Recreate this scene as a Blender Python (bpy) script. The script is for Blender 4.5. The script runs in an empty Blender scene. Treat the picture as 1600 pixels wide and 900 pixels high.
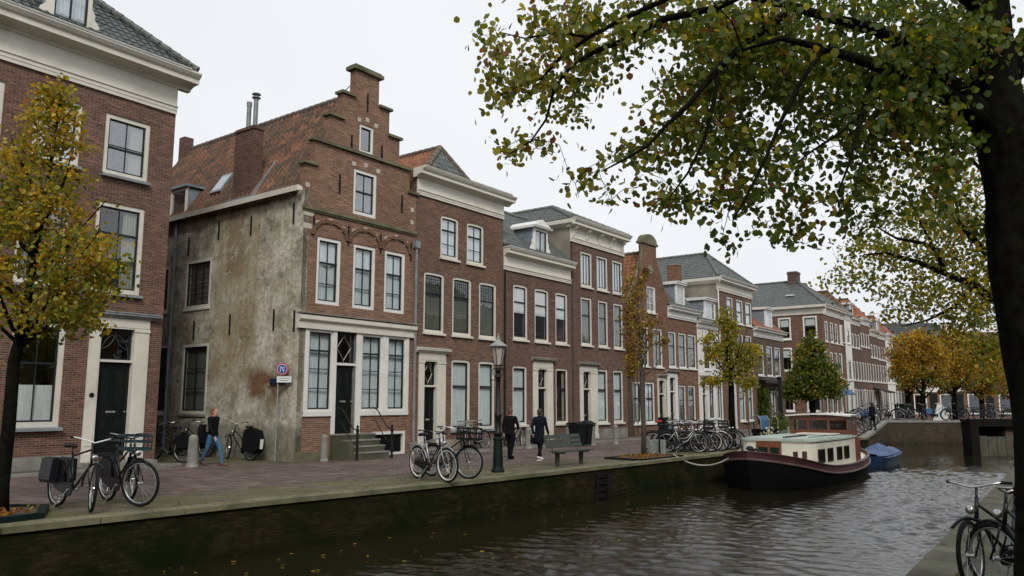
import bpy, bmesh, math, random
import numpy as np
from mathutils import Vector, Matrix
from mathutils.geometry import tessellate_polygon
R = math.radians
S = bpy.context.scene
COL = S.collection
rnd = random.Random(11)
# ---------------------------------------------------------------- camera
CH, PITCH, FPX = 1.9, R(8.2), 1244.0
cs, sn = math.cos(PITCH), math.sin(PITCH)
cam = bpy.data.cameras.new('camera'); camo = bpy.data.objects.new('camera', cam); COL.objects.link(camo)
cam.sensor_width = 36; cam.lens = 36 * FPX / 1600; cam.clip_end = 3000; cam.clip_start = 0.1
camo.location = (0, 0, CH); camo.rotation_euler = (R(90) + PITCH, 0, 0)
S.camera = camo

def at_depth(px, py, Y):
    """surveying helper: real point seen at photo position px,py that lies Y metres north"""
    rx, ry, rz = (px - 800) / FPX, cs - sn * (450 - py) / FPX, sn + cs * (450 - py) / FPX
    k = Y / ry
    return Vector((rx * k, Y, CH + rz * k))
def ground(px, py, z=0.0):
    rx, ry, rz = (px - 800) / FPX, cs - sn * (450 - py) / FPX, sn + cs * (450 - py) / FPX
    k = (z - CH) / rz
    return Vector((rx * k, ry * k, z))
def vdir(vp):
    k = (vp - 800) / (FPX / cs)
    return Vector((k, 1, 0)).normalized()

class Fac:
    """a building line: origin, direction along the facade"""
    def __init__(s, A, d):
        s.A = Vector((A[0], A[1], 0)); s.d = d; s.n = Vector((-d.y, d.x, 0)); s.rot = math.atan2(d.y, d.x)
    def u(s, px, z=0):
        q = (px - 800) / FPX
        return (q * (s.A.y * cs + (z - CH) * sn) - s.A.x) / (s.d.x - q * s.d.y * cs)
    def z(s, u, py):
        Y = s.A.y + u * s.d.y; q = 450 - py
        return CH + Y * (q * cs + FPX * sn) / (FPX * cs - q * sn)
    def uz(s, px, py):
        z = 3.0
        for _ in range(6):
            u = s.u(px, z); z = s.z(u, py)
        return u, z
    def pt(s, u, v=0, z=0):
        return s.A + s.d * u + s.n * v + Vector((0, 0, z))
ROW = Fac((-7.04, 26.29), vdir(1745))
NEAR = Fac((-11.12, 25.25), vdir(1700))

# ---------------------------------------------------------------- objects
def tag(o, label=None, cat=None, group=None, kind=None):
    if label: o['label'] = label
    if cat: o['category'] = cat
    if group: o['group'] = group
    if kind: o['kind'] = kind
    return o
def empty(name, loc=(0, 0, 0), rz=0.0, label=None, cat=None, group=None, parent=None):
    o = bpy.data.objects.new(name, None); COL.objects.link(o)
    o.location = loc; o.rotation_euler = (0, 0, rz); o.empty_display_size = .1
    if parent: o.parent = parent
    return tag(o, label, cat, group)
def copy_tree(o, parent=None):
    c = o.copy(); COL.objects.link(c)
    if parent is not None: c.parent = parent
    for ch in list(o.children): copy_tree(ch, c)
    return c

class MB:
    def __init__(s, M=None):
        s.v = []; s.f = []; s.M = M; s.pieces = []
    def add(s, vs, fs):
        n = len(s.v)
        if s.M is not None: vs = [s.M @ Vector(p) for p in vs]
        s.pieces.append(([tuple(p) for p in vs], [list(f) for f in fs]))
        s.v.extend([tuple(p) for p in vs]); s.f.extend([[i + n for i in f] for f in fs]); return s
    def box(s, x0, x1, y0, y1, z0, z1):
        return s.add([(x0, y0, z0), (x1, y0, z0), (x1, y1, z0), (x0, y1, z0), (x0, y0, z1), (x1, y0, z1), (x1, y1, z1), (x0, y1, z1)],
                     [(0, 3, 2, 1), (4, 5, 6, 7), (0, 1, 5, 4), (1, 2, 6, 5), (2, 3, 7, 6), (3, 0, 4, 7)])
    def quad(s, *p):
        return s.add(list(p), [tuple(range(len(p)))])
    def prism(s, prof, x0, x1):
        """profile of (y,z), extruded along x"""
        n = len(prof)
        vs = [(x0, y, z) for y, z in prof] + [(x1, y, z) for y, z in prof]
        fs = [(i, (i + 1) % n, n + (i + 1) % n, n + i) for i in range(n)]
        tri = tessellate_polygon([[Vector((0, y, z)) for y, z in prof]])
        fs += [tuple(t) for t in tri] + [tuple(n + i for i in reversed(t)) for t in tri]
        return s.add(vs, fs)
    def plate(s, poly, y0, y1):
        """polygon of (x,z) with thickness in y"""
        n = len(poly)
        vs = [(x, y0, z) for x, z in poly] + [(x, y1, z) for x, z in poly]
        fs = [(i, (i + 1) % n, n + (i + 1) % n, n + i) for i in range(n)]
        tri = tessellate_polygon([[Vector((x, 0, z)) for x, z in poly]])
        fs += [tuple(t) for t in tri] + [tuple(n + i for i in reversed(t)) for t in tri]
        return s.add(vs, fs)
    def slab(s, poly, z0, z1):
        n = len(poly)
        vs = [(x, y, z0) for x, y in poly] + [(x, y, z1) for x, y in poly]
        fs = [(i, (i + 1) % n, n + (i + 1) % n, n + i) for i in range(n)]
        tri = tessellate_polygon([[Vector((x, y, 0)) for x, y in poly]])
        fs += [tuple(t) for t in tri] + [tuple(n + i for i in reversed(t)) for t in tri]
        return s.add(vs, fs)
    def ring(s, outer, inner, y0, y1):
        n = len(outer)
        vs = [(x, y0, z) for x, z in outer] + [(x, y0, z) for x, z in inner] + [(x, y1, z) for x, z in outer] + [(x, y1, z) for x, z in inner]
        fs = []
        for i in range(n):
            j = (i + 1) % n
            fs += [(i, j, n + j, n + i), (2 * n + i, 3 * n + i, 3 * n + j, 2 * n + j), (n + i, n + j, 3 * n + j, 3 * n + i), (i, 2 * n + i, 2 * n + j, j)]
        return s.add(vs, fs)
    def wall(s, outer, holes, th=.3, rev=.14, y=0.0):
        """upright wall slab, z-monotone outline, with openings (boxes or arched)"""
        bx = [(min(p[0] for p in h), max(p[0] for p in h), min(p[1] for p in h), max(p[1] for p in h)) for h in holes]
        zs = sorted({round(p[1], 4) for p in outer} | {round(v, 4) for b in bx for v in b[2:]})
        zs = [z for z in zs if z >= min(p[1] for p in outer) - 1e-6 and z <= max(p[1] for p in outer) + 1e-6]
        n = len(outer)
        def xr(z):
            xs = []
            for i in range(n):
                (xa, za), (xb, zb) = outer[i], outer[(i + 1) % n]
                if (za > z) != (zb > z): xs.append(xa + (xb - xa) * (z - za) / (zb - za))
            return (min(xs), max(xs)) if len(xs) >= 2 else None
        for za, zb in zip(zs[:-1], zs[1:]):
            if zb - za < 1e-4: continue
            e = (zb - za) * 1e-4; A, B = xr(za + e), xr(zb - e)
            if not A or not B: continue
            zm = (za + zb) / 2; hs = sorted((b[0], b[1]) for b in bx if b[2] < zm < b[3])
            L = (A[0], B[0])
            segs = []
            for a, b in hs: segs.append((L, (a, a))); L = (b, b)
            segs.append((L, (A[1], B[1])))
            for l, r in segs:
                if r[0] - l[0] < 1e-5 and r[1] - l[1] < 1e-5: continue
                for yy in (y, y + th): s.add([(l[0], yy, za), (r[0], yy, za), (r[1], yy, zb), (l[1], yy, zb)], [(0, 1, 2, 3)])
        s.add([(x, y, z) for x, z in outer] + [(x, y + th, z) for x, z in outer], [(i, (i + 1) % n, n + (i + 1) % n, n + i) for i in range(n)])
        for h, b in zip(holes, bx):
            m = len(h)
            s.add([(x, y, z) for x, z in h] + [(x, y + th, z) for x, z in h], [(i, (i + 1) % m, m + (i + 1) % m, m + i) for i in range(m)])
            if m > 4:      # brick spandrels over an arched head
                top = h[2:]; xm = (b[0] + b[1]) / 2
                for (x1, z1), (x2, z2) in zip(top[:-1], top[1:]):
                    for yy in (y, y + th): s.add([(x1, yy, z1), (x2, yy, z2), (x2, yy, b[3]), (x1, yy, b[3])], [(0, 1, 2, 3)])
        return s
    def each(s, name, mat, parent):
        """link every box/prism added so far as a part of its own"""
        out = []
        for v, f in s.pieces:
            m = MB(); m.v = v; m.f = f; out.append(m.build(name, mat, parent))
        return out
    def tube(s, pts, rad, n=6, cap=True):
        pts = [Vector(p) for p in pts]; m = len(pts)
        if not hasattr(rad, '__len__'): rad = [rad] * m
        vs = []; fs = []; up = None
        for i, p in enumerate(pts):
            t = (pts[min(i + 1, m - 1)] - pts[max(i - 1, 0)])
            if t.length < 1e-9: t = Vector((0, 0, 1))
            t.normalize()
            if up is None: up = Vector((0, 0, 1)) if abs(t.z) < .9 else Vector((1, 0, 0))
            a = t.cross(up)
            if a.length < 1e-4: a = t.orthogonal()
            a.normalize(); b = a.cross(t).normalized(); up = b
            for k in range(n):
                an = 2 * math.pi * k / n
                vs.append(p + (a * math.cos(an) + b * math.sin(an)) * rad[i])
        for i in range(m - 1):
            for k in range(n):
                k2 = (k + 1) % n
                fs.append((i * n + k, i * n + k2, (i + 1) * n + k2, (i + 1) * n + k))
        if cap: fs += [tuple(range(n - 1, -1, -1)), tuple(range((m - 1) * n, m * n))]
        return s.add(vs, fs)
    def lathe(s, prof, c=(0, 0, 0), n=12, axis='z', rot=0.0):
        """profile of (radius, height)"""
        vs = []; fs = []; m = len(prof)
        for r, h in prof:
            for k in range(n):
                an = 2 * math.pi * k / n + rot
                a, b = r * math.cos(an), r * math.sin(an)
                p = (a, b, h) if axis == 'z' else ((h, a, b) if axis == 'x' else (a, h, b))
                vs.append((c[0] + p[0], c[1] + p[1], c[2] + p[2]))
        for i in range(m - 1):
            for k in range(n):
                k2 = (k + 1) % n
                fs.append((i * n + k, i * n + k2, (i + 1) * n + k2, (i + 1) * n + k))
        fs += [tuple(range(n - 1, -1, -1)), tuple(range((m - 1) * n, m * n))]
        return s.add(vs, fs)
    def torus(s, c, Rr, r, n=32, m=6, axis='y', a0=0, a1=2 * math.pi):
        closed = abs(a1 - a0 - 2 * math.pi) < 1e-6
        vs = []; fs = []; N = n if closed else n + 1
        for i in range(N):
            a = a0 + (a1 - a0) * i / n
            for k in range(m):
                b = 2 * math.pi * k / m
                q = Rr + r * math.cos(b); w = r * math.sin(b)
                x, z = q * math.cos(a), q * math.sin(a)
                p = (x, w, z) if axis == 'y' else (x, z, w)
                vs.append((c[0] + p[0], c[1] + p[1], c[2] + p[2]))
        for i in range(n):
            j = (i + 1) % N
            for k in range(m):
                k2 = (k + 1) % m
                fs.append((i * m + k, i * m + k2, j * m + k2, j * m + k))
        return s.add(vs, fs)
    def mesh(s, name, mat=None, smooth=False):
        me = bpy.data.meshes.new(name); me.from_pydata(s.v, [], s.f)
        if mat: me.materials.append(mat)
        uvs(me)
        if smooth: me.polygons.foreach_set('use_smooth', [True] * len(me.polygons))
        me.update(); return me
    def build(s, name, mat, parent=None, smooth=False, loc=None, rz=0.0):
        o = bpy.data.objects.new(name, s.mesh(name, mat, smooth)); COL.objects.link(o)
        if parent: o.parent = parent
        if loc is not None: o.location = loc
        if rz: o.rotation_euler = (0, 0, rz)
        return o

def uvs(me):
    """box-projected uv in metres"""
    nl = len(me.loops)
    if nl == 0: return
    uv = me.uv_layers.new(name='UVMap')
    co = np.empty(len(me.vertices) * 3, 'f'); me.vertices.foreach_get('co', co); co = co.reshape(-1, 3)
    vi = np.empty(nl, 'i'); me.loops.foreach_get('vertex_index', vi)
    tot = np.empty(len(me.polygons), 'i'); me.polygons.foreach_get('loop_total', tot)
    no = np.empty(len(me.polygons) * 3, 'f'); me.polygons.foreach_get('normal', no); no = no.reshape(-1, 3)
    n = np.repeat(no, tot, axis=0); p = co[vi]
    flip = (n[:, 2] < -1e-4) | ((np.abs(n[:, 2]) <= 1e-4) & (n[:, 1] > 0)); n = np.where(flip[:, None], -n, n)
    t = np.stack([-n[:, 1], n[:, 0], np.zeros(nl)], 1); L = np.linalg.norm(t, axis=1)
    flat = L < .05
    t[flat] = (1, 0, 0); L[flat] = 1; t /= L[:, None]
    b = np.cross(n, t); b[flat] = (0, 1, 0)
    out = np.stack([(p * t).sum(1), (p * b).sum(1)], 1).astype('f')
    uv.data.foreach_set('uv', out.ravel())

def inset(poly, d):
    """inset a convex-ish closed polygon (x,z)"""
    n = len(poly); out = []
    ar = sum(poly[i][0] * poly[(i + 1) % n][1] - poly[(i + 1) % n][0] * poly[i][1] for i in range(n))
    sg = 1 if ar > 0 else -1
    for i in range(n):
        a, b, c = Vector(poly[i - 1]), Vector(poly[i]), Vector(poly[(i + 1) % n])
        e1 = (b - a).normalized(); e2 = (c - b).normalized()
        n1 = Vector((-e1.y, e1.x)) * sg; n2 = Vector((-e2.y, e2.x)) * sg
        m = (n1 + n2); m = m / max(m.length_squared, 1e-6) * 2
        p = b + m * d; out.append((p.x, p.y))
    return out
def opening(x0, x1, z0, z1, rise=0.0, seg=6):
    if rise <= 0: return [(x0, z0), (x1, z0), (x1, z1), (x0, z1)]
    out = [(x0, z0), (x1, z0)]; w = (x1 - x0) / 2; xc = (x0 + x1) / 2
    # rounded corners + shallow arch
    for i in range(seg + 1):
        a = math.pi * i / seg
        c = math.cos(a); s_ = math.sin(a) ** .55 if math.sin(a) > 0 else 0
        out.append((xc + w * (abs(c) ** .75) * (1 if c > 0 else -1), z1 - rise + rise * s_))
    return out
# ---------------------------------------------------------------- materials
class NT:
    def __init__(s, name):
        s.m = bpy.data.materials.new(name); s.m.use_nodes = True; s.t = s.m.node_tree; s.t.nodes.clear()
        s.out = s.n('ShaderNodeOutputMaterial')
    def n(s, t, **kw):
        nd = s.t.nodes.new(t)
        for k, v in kw.items():
            if k in nd.inputs: nd.inputs[k].default_value = v
            else: setattr(nd, k, v)
        return nd
    def l(s, a, b): s.t.links.new(a, b)
    def coord(s, kind='UV', scale=(1, 1, 1)):
        c = s.n('ShaderNodeTexCoord'); m = s.n('ShaderNodeMapping'); m.inputs['Scale'].default_value = scale
        s.l(c.outputs[kind], m.inputs['Vector']); return m.outputs[0]
    def noise(s, vec, scale, detail=4, rough=.55, dist=0.0):
        n = s.n('ShaderNodeTexNoise'); n.inputs['Scale'].default_value = scale; n.inputs['Detail'].default_value = detail
        n.inputs['Roughness'].default_value = rough; n.inputs['Distortion'].default_value = dist
        if vec is not None: s.l(vec, n.inputs['Vector'])
        return n.outputs['Fac']
    def ramp(s, fac, stops):
        r = s.n('ShaderNodeValToRGB'); e = r.color_ramp.elements
        while len(e) < len(stops): e.new(.5)
        for i, (p, c) in enumerate(stops):
            e[i].position = p; e[i].color = (*c, 1) if hasattr(c, '__len__') else (c, c, c, 1)
        s.l(fac, r.inputs[0]); return r.outputs[0]
    def mix(s, fac, a, b, mode='MIX'):
        m = s.n('ShaderNodeMix'); m.data_type = 'RGBA'; m.blend_type = mode
        for i, v in ((0, fac), (6, a), (7, b)):
            if hasattr(v, 'is_output'): s.l(v, m.inputs[i])
            elif hasattr(v, '__len__'): m.inputs[i].default_value = (*v, 1) if len(v) == 3 else v
            else: m.inputs[i].default_value = v
        return m.outputs[2]
    def math(s, op, a, b=None):
        m = s.n('ShaderNodeMath'); m.operation = op
        for i, v in enumerate((a, b)):
            if v is None: continue
            if hasattr(v, 'is_output'): s.l(v, m.inputs[i])
            else: m.inputs[i].default_value = v
        return m.outputs[0]
    def pr(s, color, rough=.7, bump=None, bstr=.3, bdist=.02, metal=0, spec=.5, normal=None):
        p = s.n('ShaderNodeBsdfPrincipled')
        for key, v in (('Base Color', color), ('Roughness', rough), ('Metallic', metal), ('Specular IOR Level', spec)):
            if hasattr(v, 'is_output'): s.l(v, p.inputs[key])
            elif hasattr(v, '__len__'): p.inputs[key].default_value = (*v, 1)
            else: p.inputs[key].default_value = v
        if bump is not None:
            b = s.n('ShaderNodeBump'); b.inputs['Strength'].default_value = bstr; b.inputs['Distance'].default_value = bdist
            s.l(bump, b.inputs['Height']); s.l(b.outputs[0], p.inputs['Normal'])
        s.l(p.outputs[0], s.out.inputs[0]); return p

def simple(name, col, rough=.6, metal=0, var=.25, scale=3.0, bstr=.15, spec=.5, dirt=None, kind='Object'):
    t = NT(name); v = t.coord(kind)
    n1 = t.noise(v, scale, 5, .6); n2 = t.noise(v, scale * 9, 3)
    lo = tuple(c * (1 - var) for c in col); hi = tuple(min(1, c * (1 + var)) for c in col)
    c = t.ramp(n1, [(.3, lo), (.7, hi)])
    if dirt:
        c = t.mix(t.ramp(t.noise(v, scale * .6, 6, .7, .5), [(.5, 0.0), (.68, dirt[1])]), c, dirt[0])
    t.pr(c, rough, n2, bstr, .01, metal, spec); return t.m

def brick(name, c1, c2, mortar, tint=(.30, .26, .22), soot=.35, bw=.215, bh=.062, ms=.008, bstr=.5, moss=None, low=None, spec=.2):
    t = NT(name); v = t.coord('UV')
    b = t.n('ShaderNodeTexBrick'); t.l(v, b.inputs['Vector'])
    b.inputs['Scale'].default_value = 1; b.inputs['Brick Width'].default_value = bw; b.inputs['Row Height'].default_value = bh
    b.inputs['Mortar Size'].default_value = ms; b.inputs['Mortar Smooth'].default_value = .2; b.inputs['Bias'].default_value = 0
    b.inputs['Color1'].default_value = (*c1, 1); b.inputs['Color2'].default_value = (*c2, 1); b.inputs['Mortar'].default_value = (*mortar, 1)
    # each brick its own fired tone
    sx = t.n('ShaderNodeSeparateXYZ'); t.l(v, sx.inputs[0])
    row = t.math('FLOOR', t.math('DIVIDE', sx.outputs[1], bh)); colm = t.math('FLOOR', t.math('ADD', t.math('DIVIDE', sx.outputs[0], bw), t.math('MULTIPLY', row, .5)))
    cb = t.n('ShaderNodeCombineXYZ'); t.l(row, cb.inputs[0]); t.l(colm, cb.inputs[1])
    w = t.n('ShaderNodeTexWhiteNoise'); w.noise_dimensions = '2D'; t.l(cb.outputs[0], w.inputs['Vector'])
    tone = t.ramp(w.outputs['Value'], [(0, .45), (.25, .8), (.75, 1.1), (1, 1.5)])
    tm = t.mix(b.outputs['Fac'], tone, (1, 1, 1)); c = t.mix(1, b.outputs['Color'], tm, 'MULTIPLY')
    n1 = t.noise(v, .35, 6, .65, .3)
    c = t.mix(t.ramp(n1, [(.35, 0.0), (.7, soot)]), c, tuple(x * .45 for x in c1))
    n2 = t.noise(v, 1.3, 5, .7)
    c = t.mix(t.ramp(n2, [(.5, 0.0), (.75, .35)]), c, tint)
    vs = t.coord('UV', (3.0, .22, 1)); n3 = t.noise(vs, 1.0, 5, .6)
    c = t.mix(t.ramp(n3, [(.56, 0.0), (.8, .45)]), c, tuple(x * .4 for x in c1))
    if moss:
        c = t.mix(t.ramp(t.noise(v, .9, 6, .7, .6), [(.42, 0.0), (.62, moss[1])]), c, moss[0])
    if low:   # damp green-black foot of the wall, in wall height
        h = t.n('ShaderNodeMapRange'); h.inputs['From Min'].default_value = low[0]; h.inputs['From Max'].default_value = low[1]
        h.inputs['To Min'].default_value = 1; h.inputs['To Max'].default_value = 0
        t.l(t.math('ADD', sx.outputs[1], t.math('MULTIPLY', n2, .5)), h.inputs['Value'])
        c = t.mix(h.outputs[0], c, low[2])
    hgt = t.math('ADD', t.math('MULTIPLY', b.outputs['Fac'], -.8), t.math('MULTIPLY', t.noise(v, 30, 3), .35))
    t.pr(c, .9, hgt, bstr, .012, 0, spec); return t.m

def tiles(name, cols, moss=((.05, .055, .035), .6), tw=.22, th=.30, rough=.75, n=1.0):
    t = NT(name); v = t.coord('UV')
    sx = t.n('ShaderNodeSeparateXYZ'); t.l(v, sx.inputs[0])
    a = t.math('FLOOR', t.math('DIVIDE', sx.outputs[0], tw)); b = t.math('FLOOR', t.math('DIVIDE', sx.outputs[1], th))
    cb = t.n('ShaderNodeCombineXYZ'); t.l(a, cb.inputs[0]); t.l(b, cb.inputs[1])
    w = t.n('ShaderNodeTexWhiteNoise'); w.noise_dimensions = '2D'; t.l(cb.outputs[0], w.inputs['Vector'])
    k = len(cols); c = t.ramp(w.outputs['Value'], [(i / (k - 1), cc) for i, cc in enumerate(cols)])
    c = t.mix(t.ramp(t.noise(v, .7, 6, .7, .5), [(.42, 0.0), (.66, moss[1])]), c, moss[0])
    c = t.mix(t.ramp(t.noise(v, 14, 3, .6), [(.5, 0.0), (.8, .4)]), c, tuple(x * 1.6 for x in cols[0]))
    t.pr(c, rough, t.noise(v, 40, 2), .15, .01, 0, .4); return t.m

M = {}
M['brick_a'] = brick('brick_house_near', (.165, .075, .048), (.105, .046, .032), (.20, .17, .14), (.20, .12, .09), .35)
M['brick_b'] = brick('brick_stepped', (.235, .112, .068), (.150, .066, .042), (.30, .25, .19), (.26, .17, .10), .45)
M['brick_c'] = brick('brick_red', (.172, .084, .053), (.108, .052, .036), (.21, .17, .135), (.20, .125, .09), .42)
M['brick_d'] = brick('brick_plum', (.150, .072, .053), (.098, .047, .037), (.18, .15, .125), (.165, .105, .085), .4)
M['brick_e'] = brick('brick_warm', (.200, .088, .050), (.128, .054, .034), (.21, .17, .13), (.2, .12, .08), .42)
M['brick_f'] = brick('brick_dark', (.120, .070, .052), (.080, .045, .036), (.15, .13, .11), (.12, .08, .07), .3)
M['abut'] = brick('abutment_brick', (.085, .062, .042), (.055, .042, .030), (.07, .06, .045), (.09, .075, .05), .5, moss=((.035, .036, .018), .6), low=(-1.1, -.4, (.012, .014, .008)), spec=.1)
M['brick_chim'] = brick('brick_chimney', (.14, .062, .045), (.09, .042, .032), (.16, .13, .11), (.10, .09, .06), .5)
M['quay_brick'] = brick('quay_brick', (.040, .030, .014), (.011, .011, .006), (.012, .012, .006), (.050, .040, .018), .75, moss=((.007, .011, .003), .95), low=(-1.15, -.45, (.003, .005, .002)), spec=.05)
M['stone'] = simple('weathered_stone', (.20, .195, .17), .85, scale=2, var=.3, bstr=.4, dirt=((.09, .09, .06), .6))
M['darkstone'] = simple('damp_mossy_stone', (.075, .072, .05), .9, scale=1.8, var=.4, bstr=.5, dirt=((.030, .042, .012), .8))
M['coping'] = simple('mossy_coping_stone', (.125, .115, .066), .9, scale=1.2, var=.4, bstr=.5, dirt=((.045, .058, .012), .9))
M['blockstone'] = simple('pale_sandstone', (.42, .39, .32), .85, scale=3, var=.2, bstr=.3)
M['cream'] = simple('cream_paint', (.60, .57, .49), .45, var=.07, scale=1.2, bstr=.05, dirt=((.40, .38, .31), .5))
M['white'] = simple('white_paint', (.66, .65, .61), .45, var=.06, scale=1.2, bstr=.05, dirt=((.45, .44, .40), .45))
M['sill'] = simple('bluestone_sill', (.20, .215, .225), .7, scale=4, var=.2)
M['sash'] = simple('dark_green_sash_paint', (.010, .017, .018), .5, var=.2, spec=.3)
M['door'] = simple('dark_green_door_paint', (.0035, .007, .0055), .5, var=.25, spec=.25)
M['black'] = simple('black_painted_iron', (.008, .008, .008), .5, var=.3, scale=8, spec=.25)
M['lead'] = simple('lead_sheet', (.17, .20, .235), .6, var=.25, scale=2.5, dirt=((.30, .32, .34), .4))
M['gutter'] = simple('zinc_gutter', (.50, .49, .44), .6, var=.15, scale=2, dirt=((.22, .21, .17), .6))
M['zinc'] = simple('zinc_pipe', (.20, .21, .21), .5, .2, var=.25, scale=3)
M['whitewall'] = simple('whitewashed_render', (.62, .615, .58), .8, var=.06, scale=.8, bstr=.2, dirt=((.42, .42, .38), .5))
M['grey_render'] = simple('grey_brown_render', (.20, .175, .14), .9, var=.3, scale=.8, bstr=.4, dirt=((.10, .09, .07), .6))
M['tile_red'] = tiles('old_red_pantiles', [(.080, .034, .018), (.16, .062, .028), (.040, .028, .020), (.23, .10, .045), (.10, .044, .022), (.026, .020, .016)], ((.042, .038, .022), .85), tw=.26, th=.36)
M['tile_orange'] = tiles('orange_pantiles', [(.20, .072, .034), (.29, .105, .046), (.12, .048, .028), (.24, .10, .055)], ((.11, .07, .035), .45))
M['tile_grey'] = tiles('grey_glazed_pantiles', [(.060, .068, .066), (.10, .11, .105), (.045, .052, .052), (.13, .14, .135)], ((.07, .075, .05), .4), rough=.5)
M['tile_green'] = tiles('dark_green_glazed_pantiles', [(.028, .038, .034), (.045, .060, .053), (.020, .028, .026), (.058, .074, .066)], ((.03, .04, .028), .4), rough=.35)
M['ridge_tile'] = simple('weathered_ridge_tile', (.13, .10, .075), .85, scale=5, var=.45, dirt=((.06, .065, .035), .6))
M['ridge_grey'] = simple('grey_ridge_tile', (.12, .125, .115), .8, scale=5, var=.4)
M['interior'] = simple('dark_room', (.05, .045, .04), .9)
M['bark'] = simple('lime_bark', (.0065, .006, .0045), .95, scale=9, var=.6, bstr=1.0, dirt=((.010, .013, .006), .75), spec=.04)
M['bark2'] = simple('young_bark', (.060, .050, .036), .95, scale=12, var=.4, bstr=.6, dirt=((.05, .055, .025), .6))
M['chrome'] = simple('dulled_chrome', (.45, .45, .44), .3, .9, var=.15)
M['bikesilver'] = simple('silver_frame_paint', (.38, .38, .38), .35, .5, var=.15)
M['rubber'] = simple('black_rubber', (.010, .010, .010), .85, spec=.15)
M['tyre_pale'] = simple('pale_tyre_wall', (.45, .44, .40), .8)
M['alloy'] = simple('alloy_rim', (.32, .33, .33), .35, .7)
M['bikeblack'] = simple('black_frame_paint', (.008, .009, .010), .4, spec=.3)
M['bikegreen'] = simple('teal_crate_paint', (.012, .040, .045), .45)
M['lamp_green'] = simple('dark_green_lamp_paint', (.0025, .011, .008), .55, var=.3, scale=6, spec=.2)
M['bench'] = simple('grey_green_bench_paint', (.036, .046, .038), .7, var=.3, scale=8)
M['skin'] = simple('skin', (.45, .25, .18), .55, var=.08)
M['hair_red'] = simple('auburn_hair', (.14, .045, .020), .6)
M['hair_dark'] = simple('dark_hair', (.018, .012, .010), .5)
M['hair_brown'] = simple('brown_hair', (.09, .035, .02), .55)
M['coat_black'] = simple('black_cloth', (.006, .006, .007), .95, var=.3, scale=8, spec=.1)
M['coat_navy'] = simple('navy_cloth', (.007, .009, .015), .95, var=.3, scale=8, spec=.1)
M['jeans'] = simple('blue_jeans', (.035, .105, .20), .9, var=.3, scale=10)
M['scarf'] = simple('dusty_red_scarf', (.30, .10, .09), .9)
M['whiteshoe'] = simple('white_shoe', (.65, .65, .62), .6)
M['binplastic'] = simple('dark_green_bin_plastic', (.004, .008, .007), .6, spec=.2)
M['hull'] = simple('black_hull_paint', (.0035, .0035, .0035), .7, var=.3, scale=1.5, bstr=.1, spec=.12)
M['bulwark'] = simple('oxblood_paint', (.065, .022, .026), .45, var=.3, scale=2, dirt=((.10, .05, .05), .5))
M['strake'] = simple('brown_rubbing_strake', (.085, .055, .042), .6, var=.3, scale=2)
M['boatcream'] = simple('cream_boat_paint', (.62, .59, .49), .45, var=.07, scale=2, dirt=((.42, .39, .30), .55))
M['deckgreen'] = simple('pale_green_deck_paint', (.32, .37, .335), .55, var=.2, scale=2, dirt=((.46, .48, .44), .6))
M['mahogany'] = simple('varnished_mahogany', (.13, .040, .016), .35, var=.3, scale=4)
M['darkwood'] = simple('dark_wet_timber', (.010, .009, .007), .85, var=.3, scale=4, spec=.1)
M['greywood'] = simple('weathered_piling', (.075, .07, .05), .9, var=.35, scale=3, dirt=((.05, .055, .03), .6))
M['tarp'] = simple('blue_tarpaulin', (.038, .070, .165), .55, var=.35, scale=3, bstr=.3)
M['bluehull'] = simple('blue_hull_paint', (.010, .025, .065), .4)
M['rope'] = simple('pale_rope', (.30, .27, .24), .9)
M['flower'] = simple('white_blossom', (.75, .74, .68), .9)
M['plantgreen'] = simple('plant_leaf', (.05, .10, .03), .8, var=.4, scale=10)
M['ivy'] = simple('dark_ivy_leaf', (.018, .040, .014), .7, var=.4, scale=8)
M['blue'] = simple('faded_blue_cloth', (.03, .085, .17), .7)
M['red'] = simple('red_cloth', (.42, .03, .025), .7)
M['signblue'] = simple('sign_blue', (.018, .055, .24), .4, var=.05)
M['signred'] = simple('sign_red', (.45, .02, .03), .4, var=.08)
M['signwhite'] = simple('sign_white', (.62, .62, .60), .4, var=.05)
M['plate_dark'] = simple('dark_blue_enamel', (.012, .022, .05), .35)
M['galv'] = simple('galvanised_steel', (.28, .29, .28), .55, .4, var=.3, scale=6)
M['slate'] = simple('dark_slate', (.025, .030, .036), .6, var=.3, scale=1)
M['brown_awning'] = simple('dark_awning_cloth', (.03, .026, .024), .8)

def glass_mat(name, tint=(.95, .97, .97), base=.10, rough=.015):
    t = NT(name); tr = t.n('ShaderNodeBsdfTransparent'); tr.inputs[0].default_value = (*[c for c in tint], 1)
    g = t.n('ShaderNodeBsdfGlossy'); g.inputs['Roughness'].default_value = rough; g.inputs['Color'].default_value = (.95, .97, 1, 1)
    ge = t.n('ShaderNodeNewGeometry'); dt = t.n('ShaderNodeVectorMath'); dt.operation = 'DOT_PRODUCT'; t.l(ge.outputs['Normal'], dt.inputs[0]); t.l(ge.outputs['Incoming'], dt.inputs[1])
    sch = t.math('ADD', .04, t.math('MULTIPLY', t.math('POWER', t.math('SUBTRACT', 1.0, t.math('ABSOLUTE', dt.outputs['Value'])), 5), .96))
    bp = t.n('ShaderNodeBump'); bp.inputs['Strength'].default_value = .05; bp.inputs['Distance'].default_value = .03
    t.l(t.noise(t.coord('Object'), 2.2, 2), bp.inputs['Height']); t.l(bp.outputs[0], g.inputs['Normal'])
    f = t.math('MINIMUM', t.math('ADD', sch, base), 1.0)
    m = t.n('ShaderNodeMixShader'); t.l(f, m.inputs[0]); t.l(tr.outputs[0], m.inputs[1]); t.l(g.outputs[0], m.inputs[2])
    t.l(m.outputs[0], t.out.inputs[0]); return t.m
M['glass'] = glass_mat('window_glass', base=.03)
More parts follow.
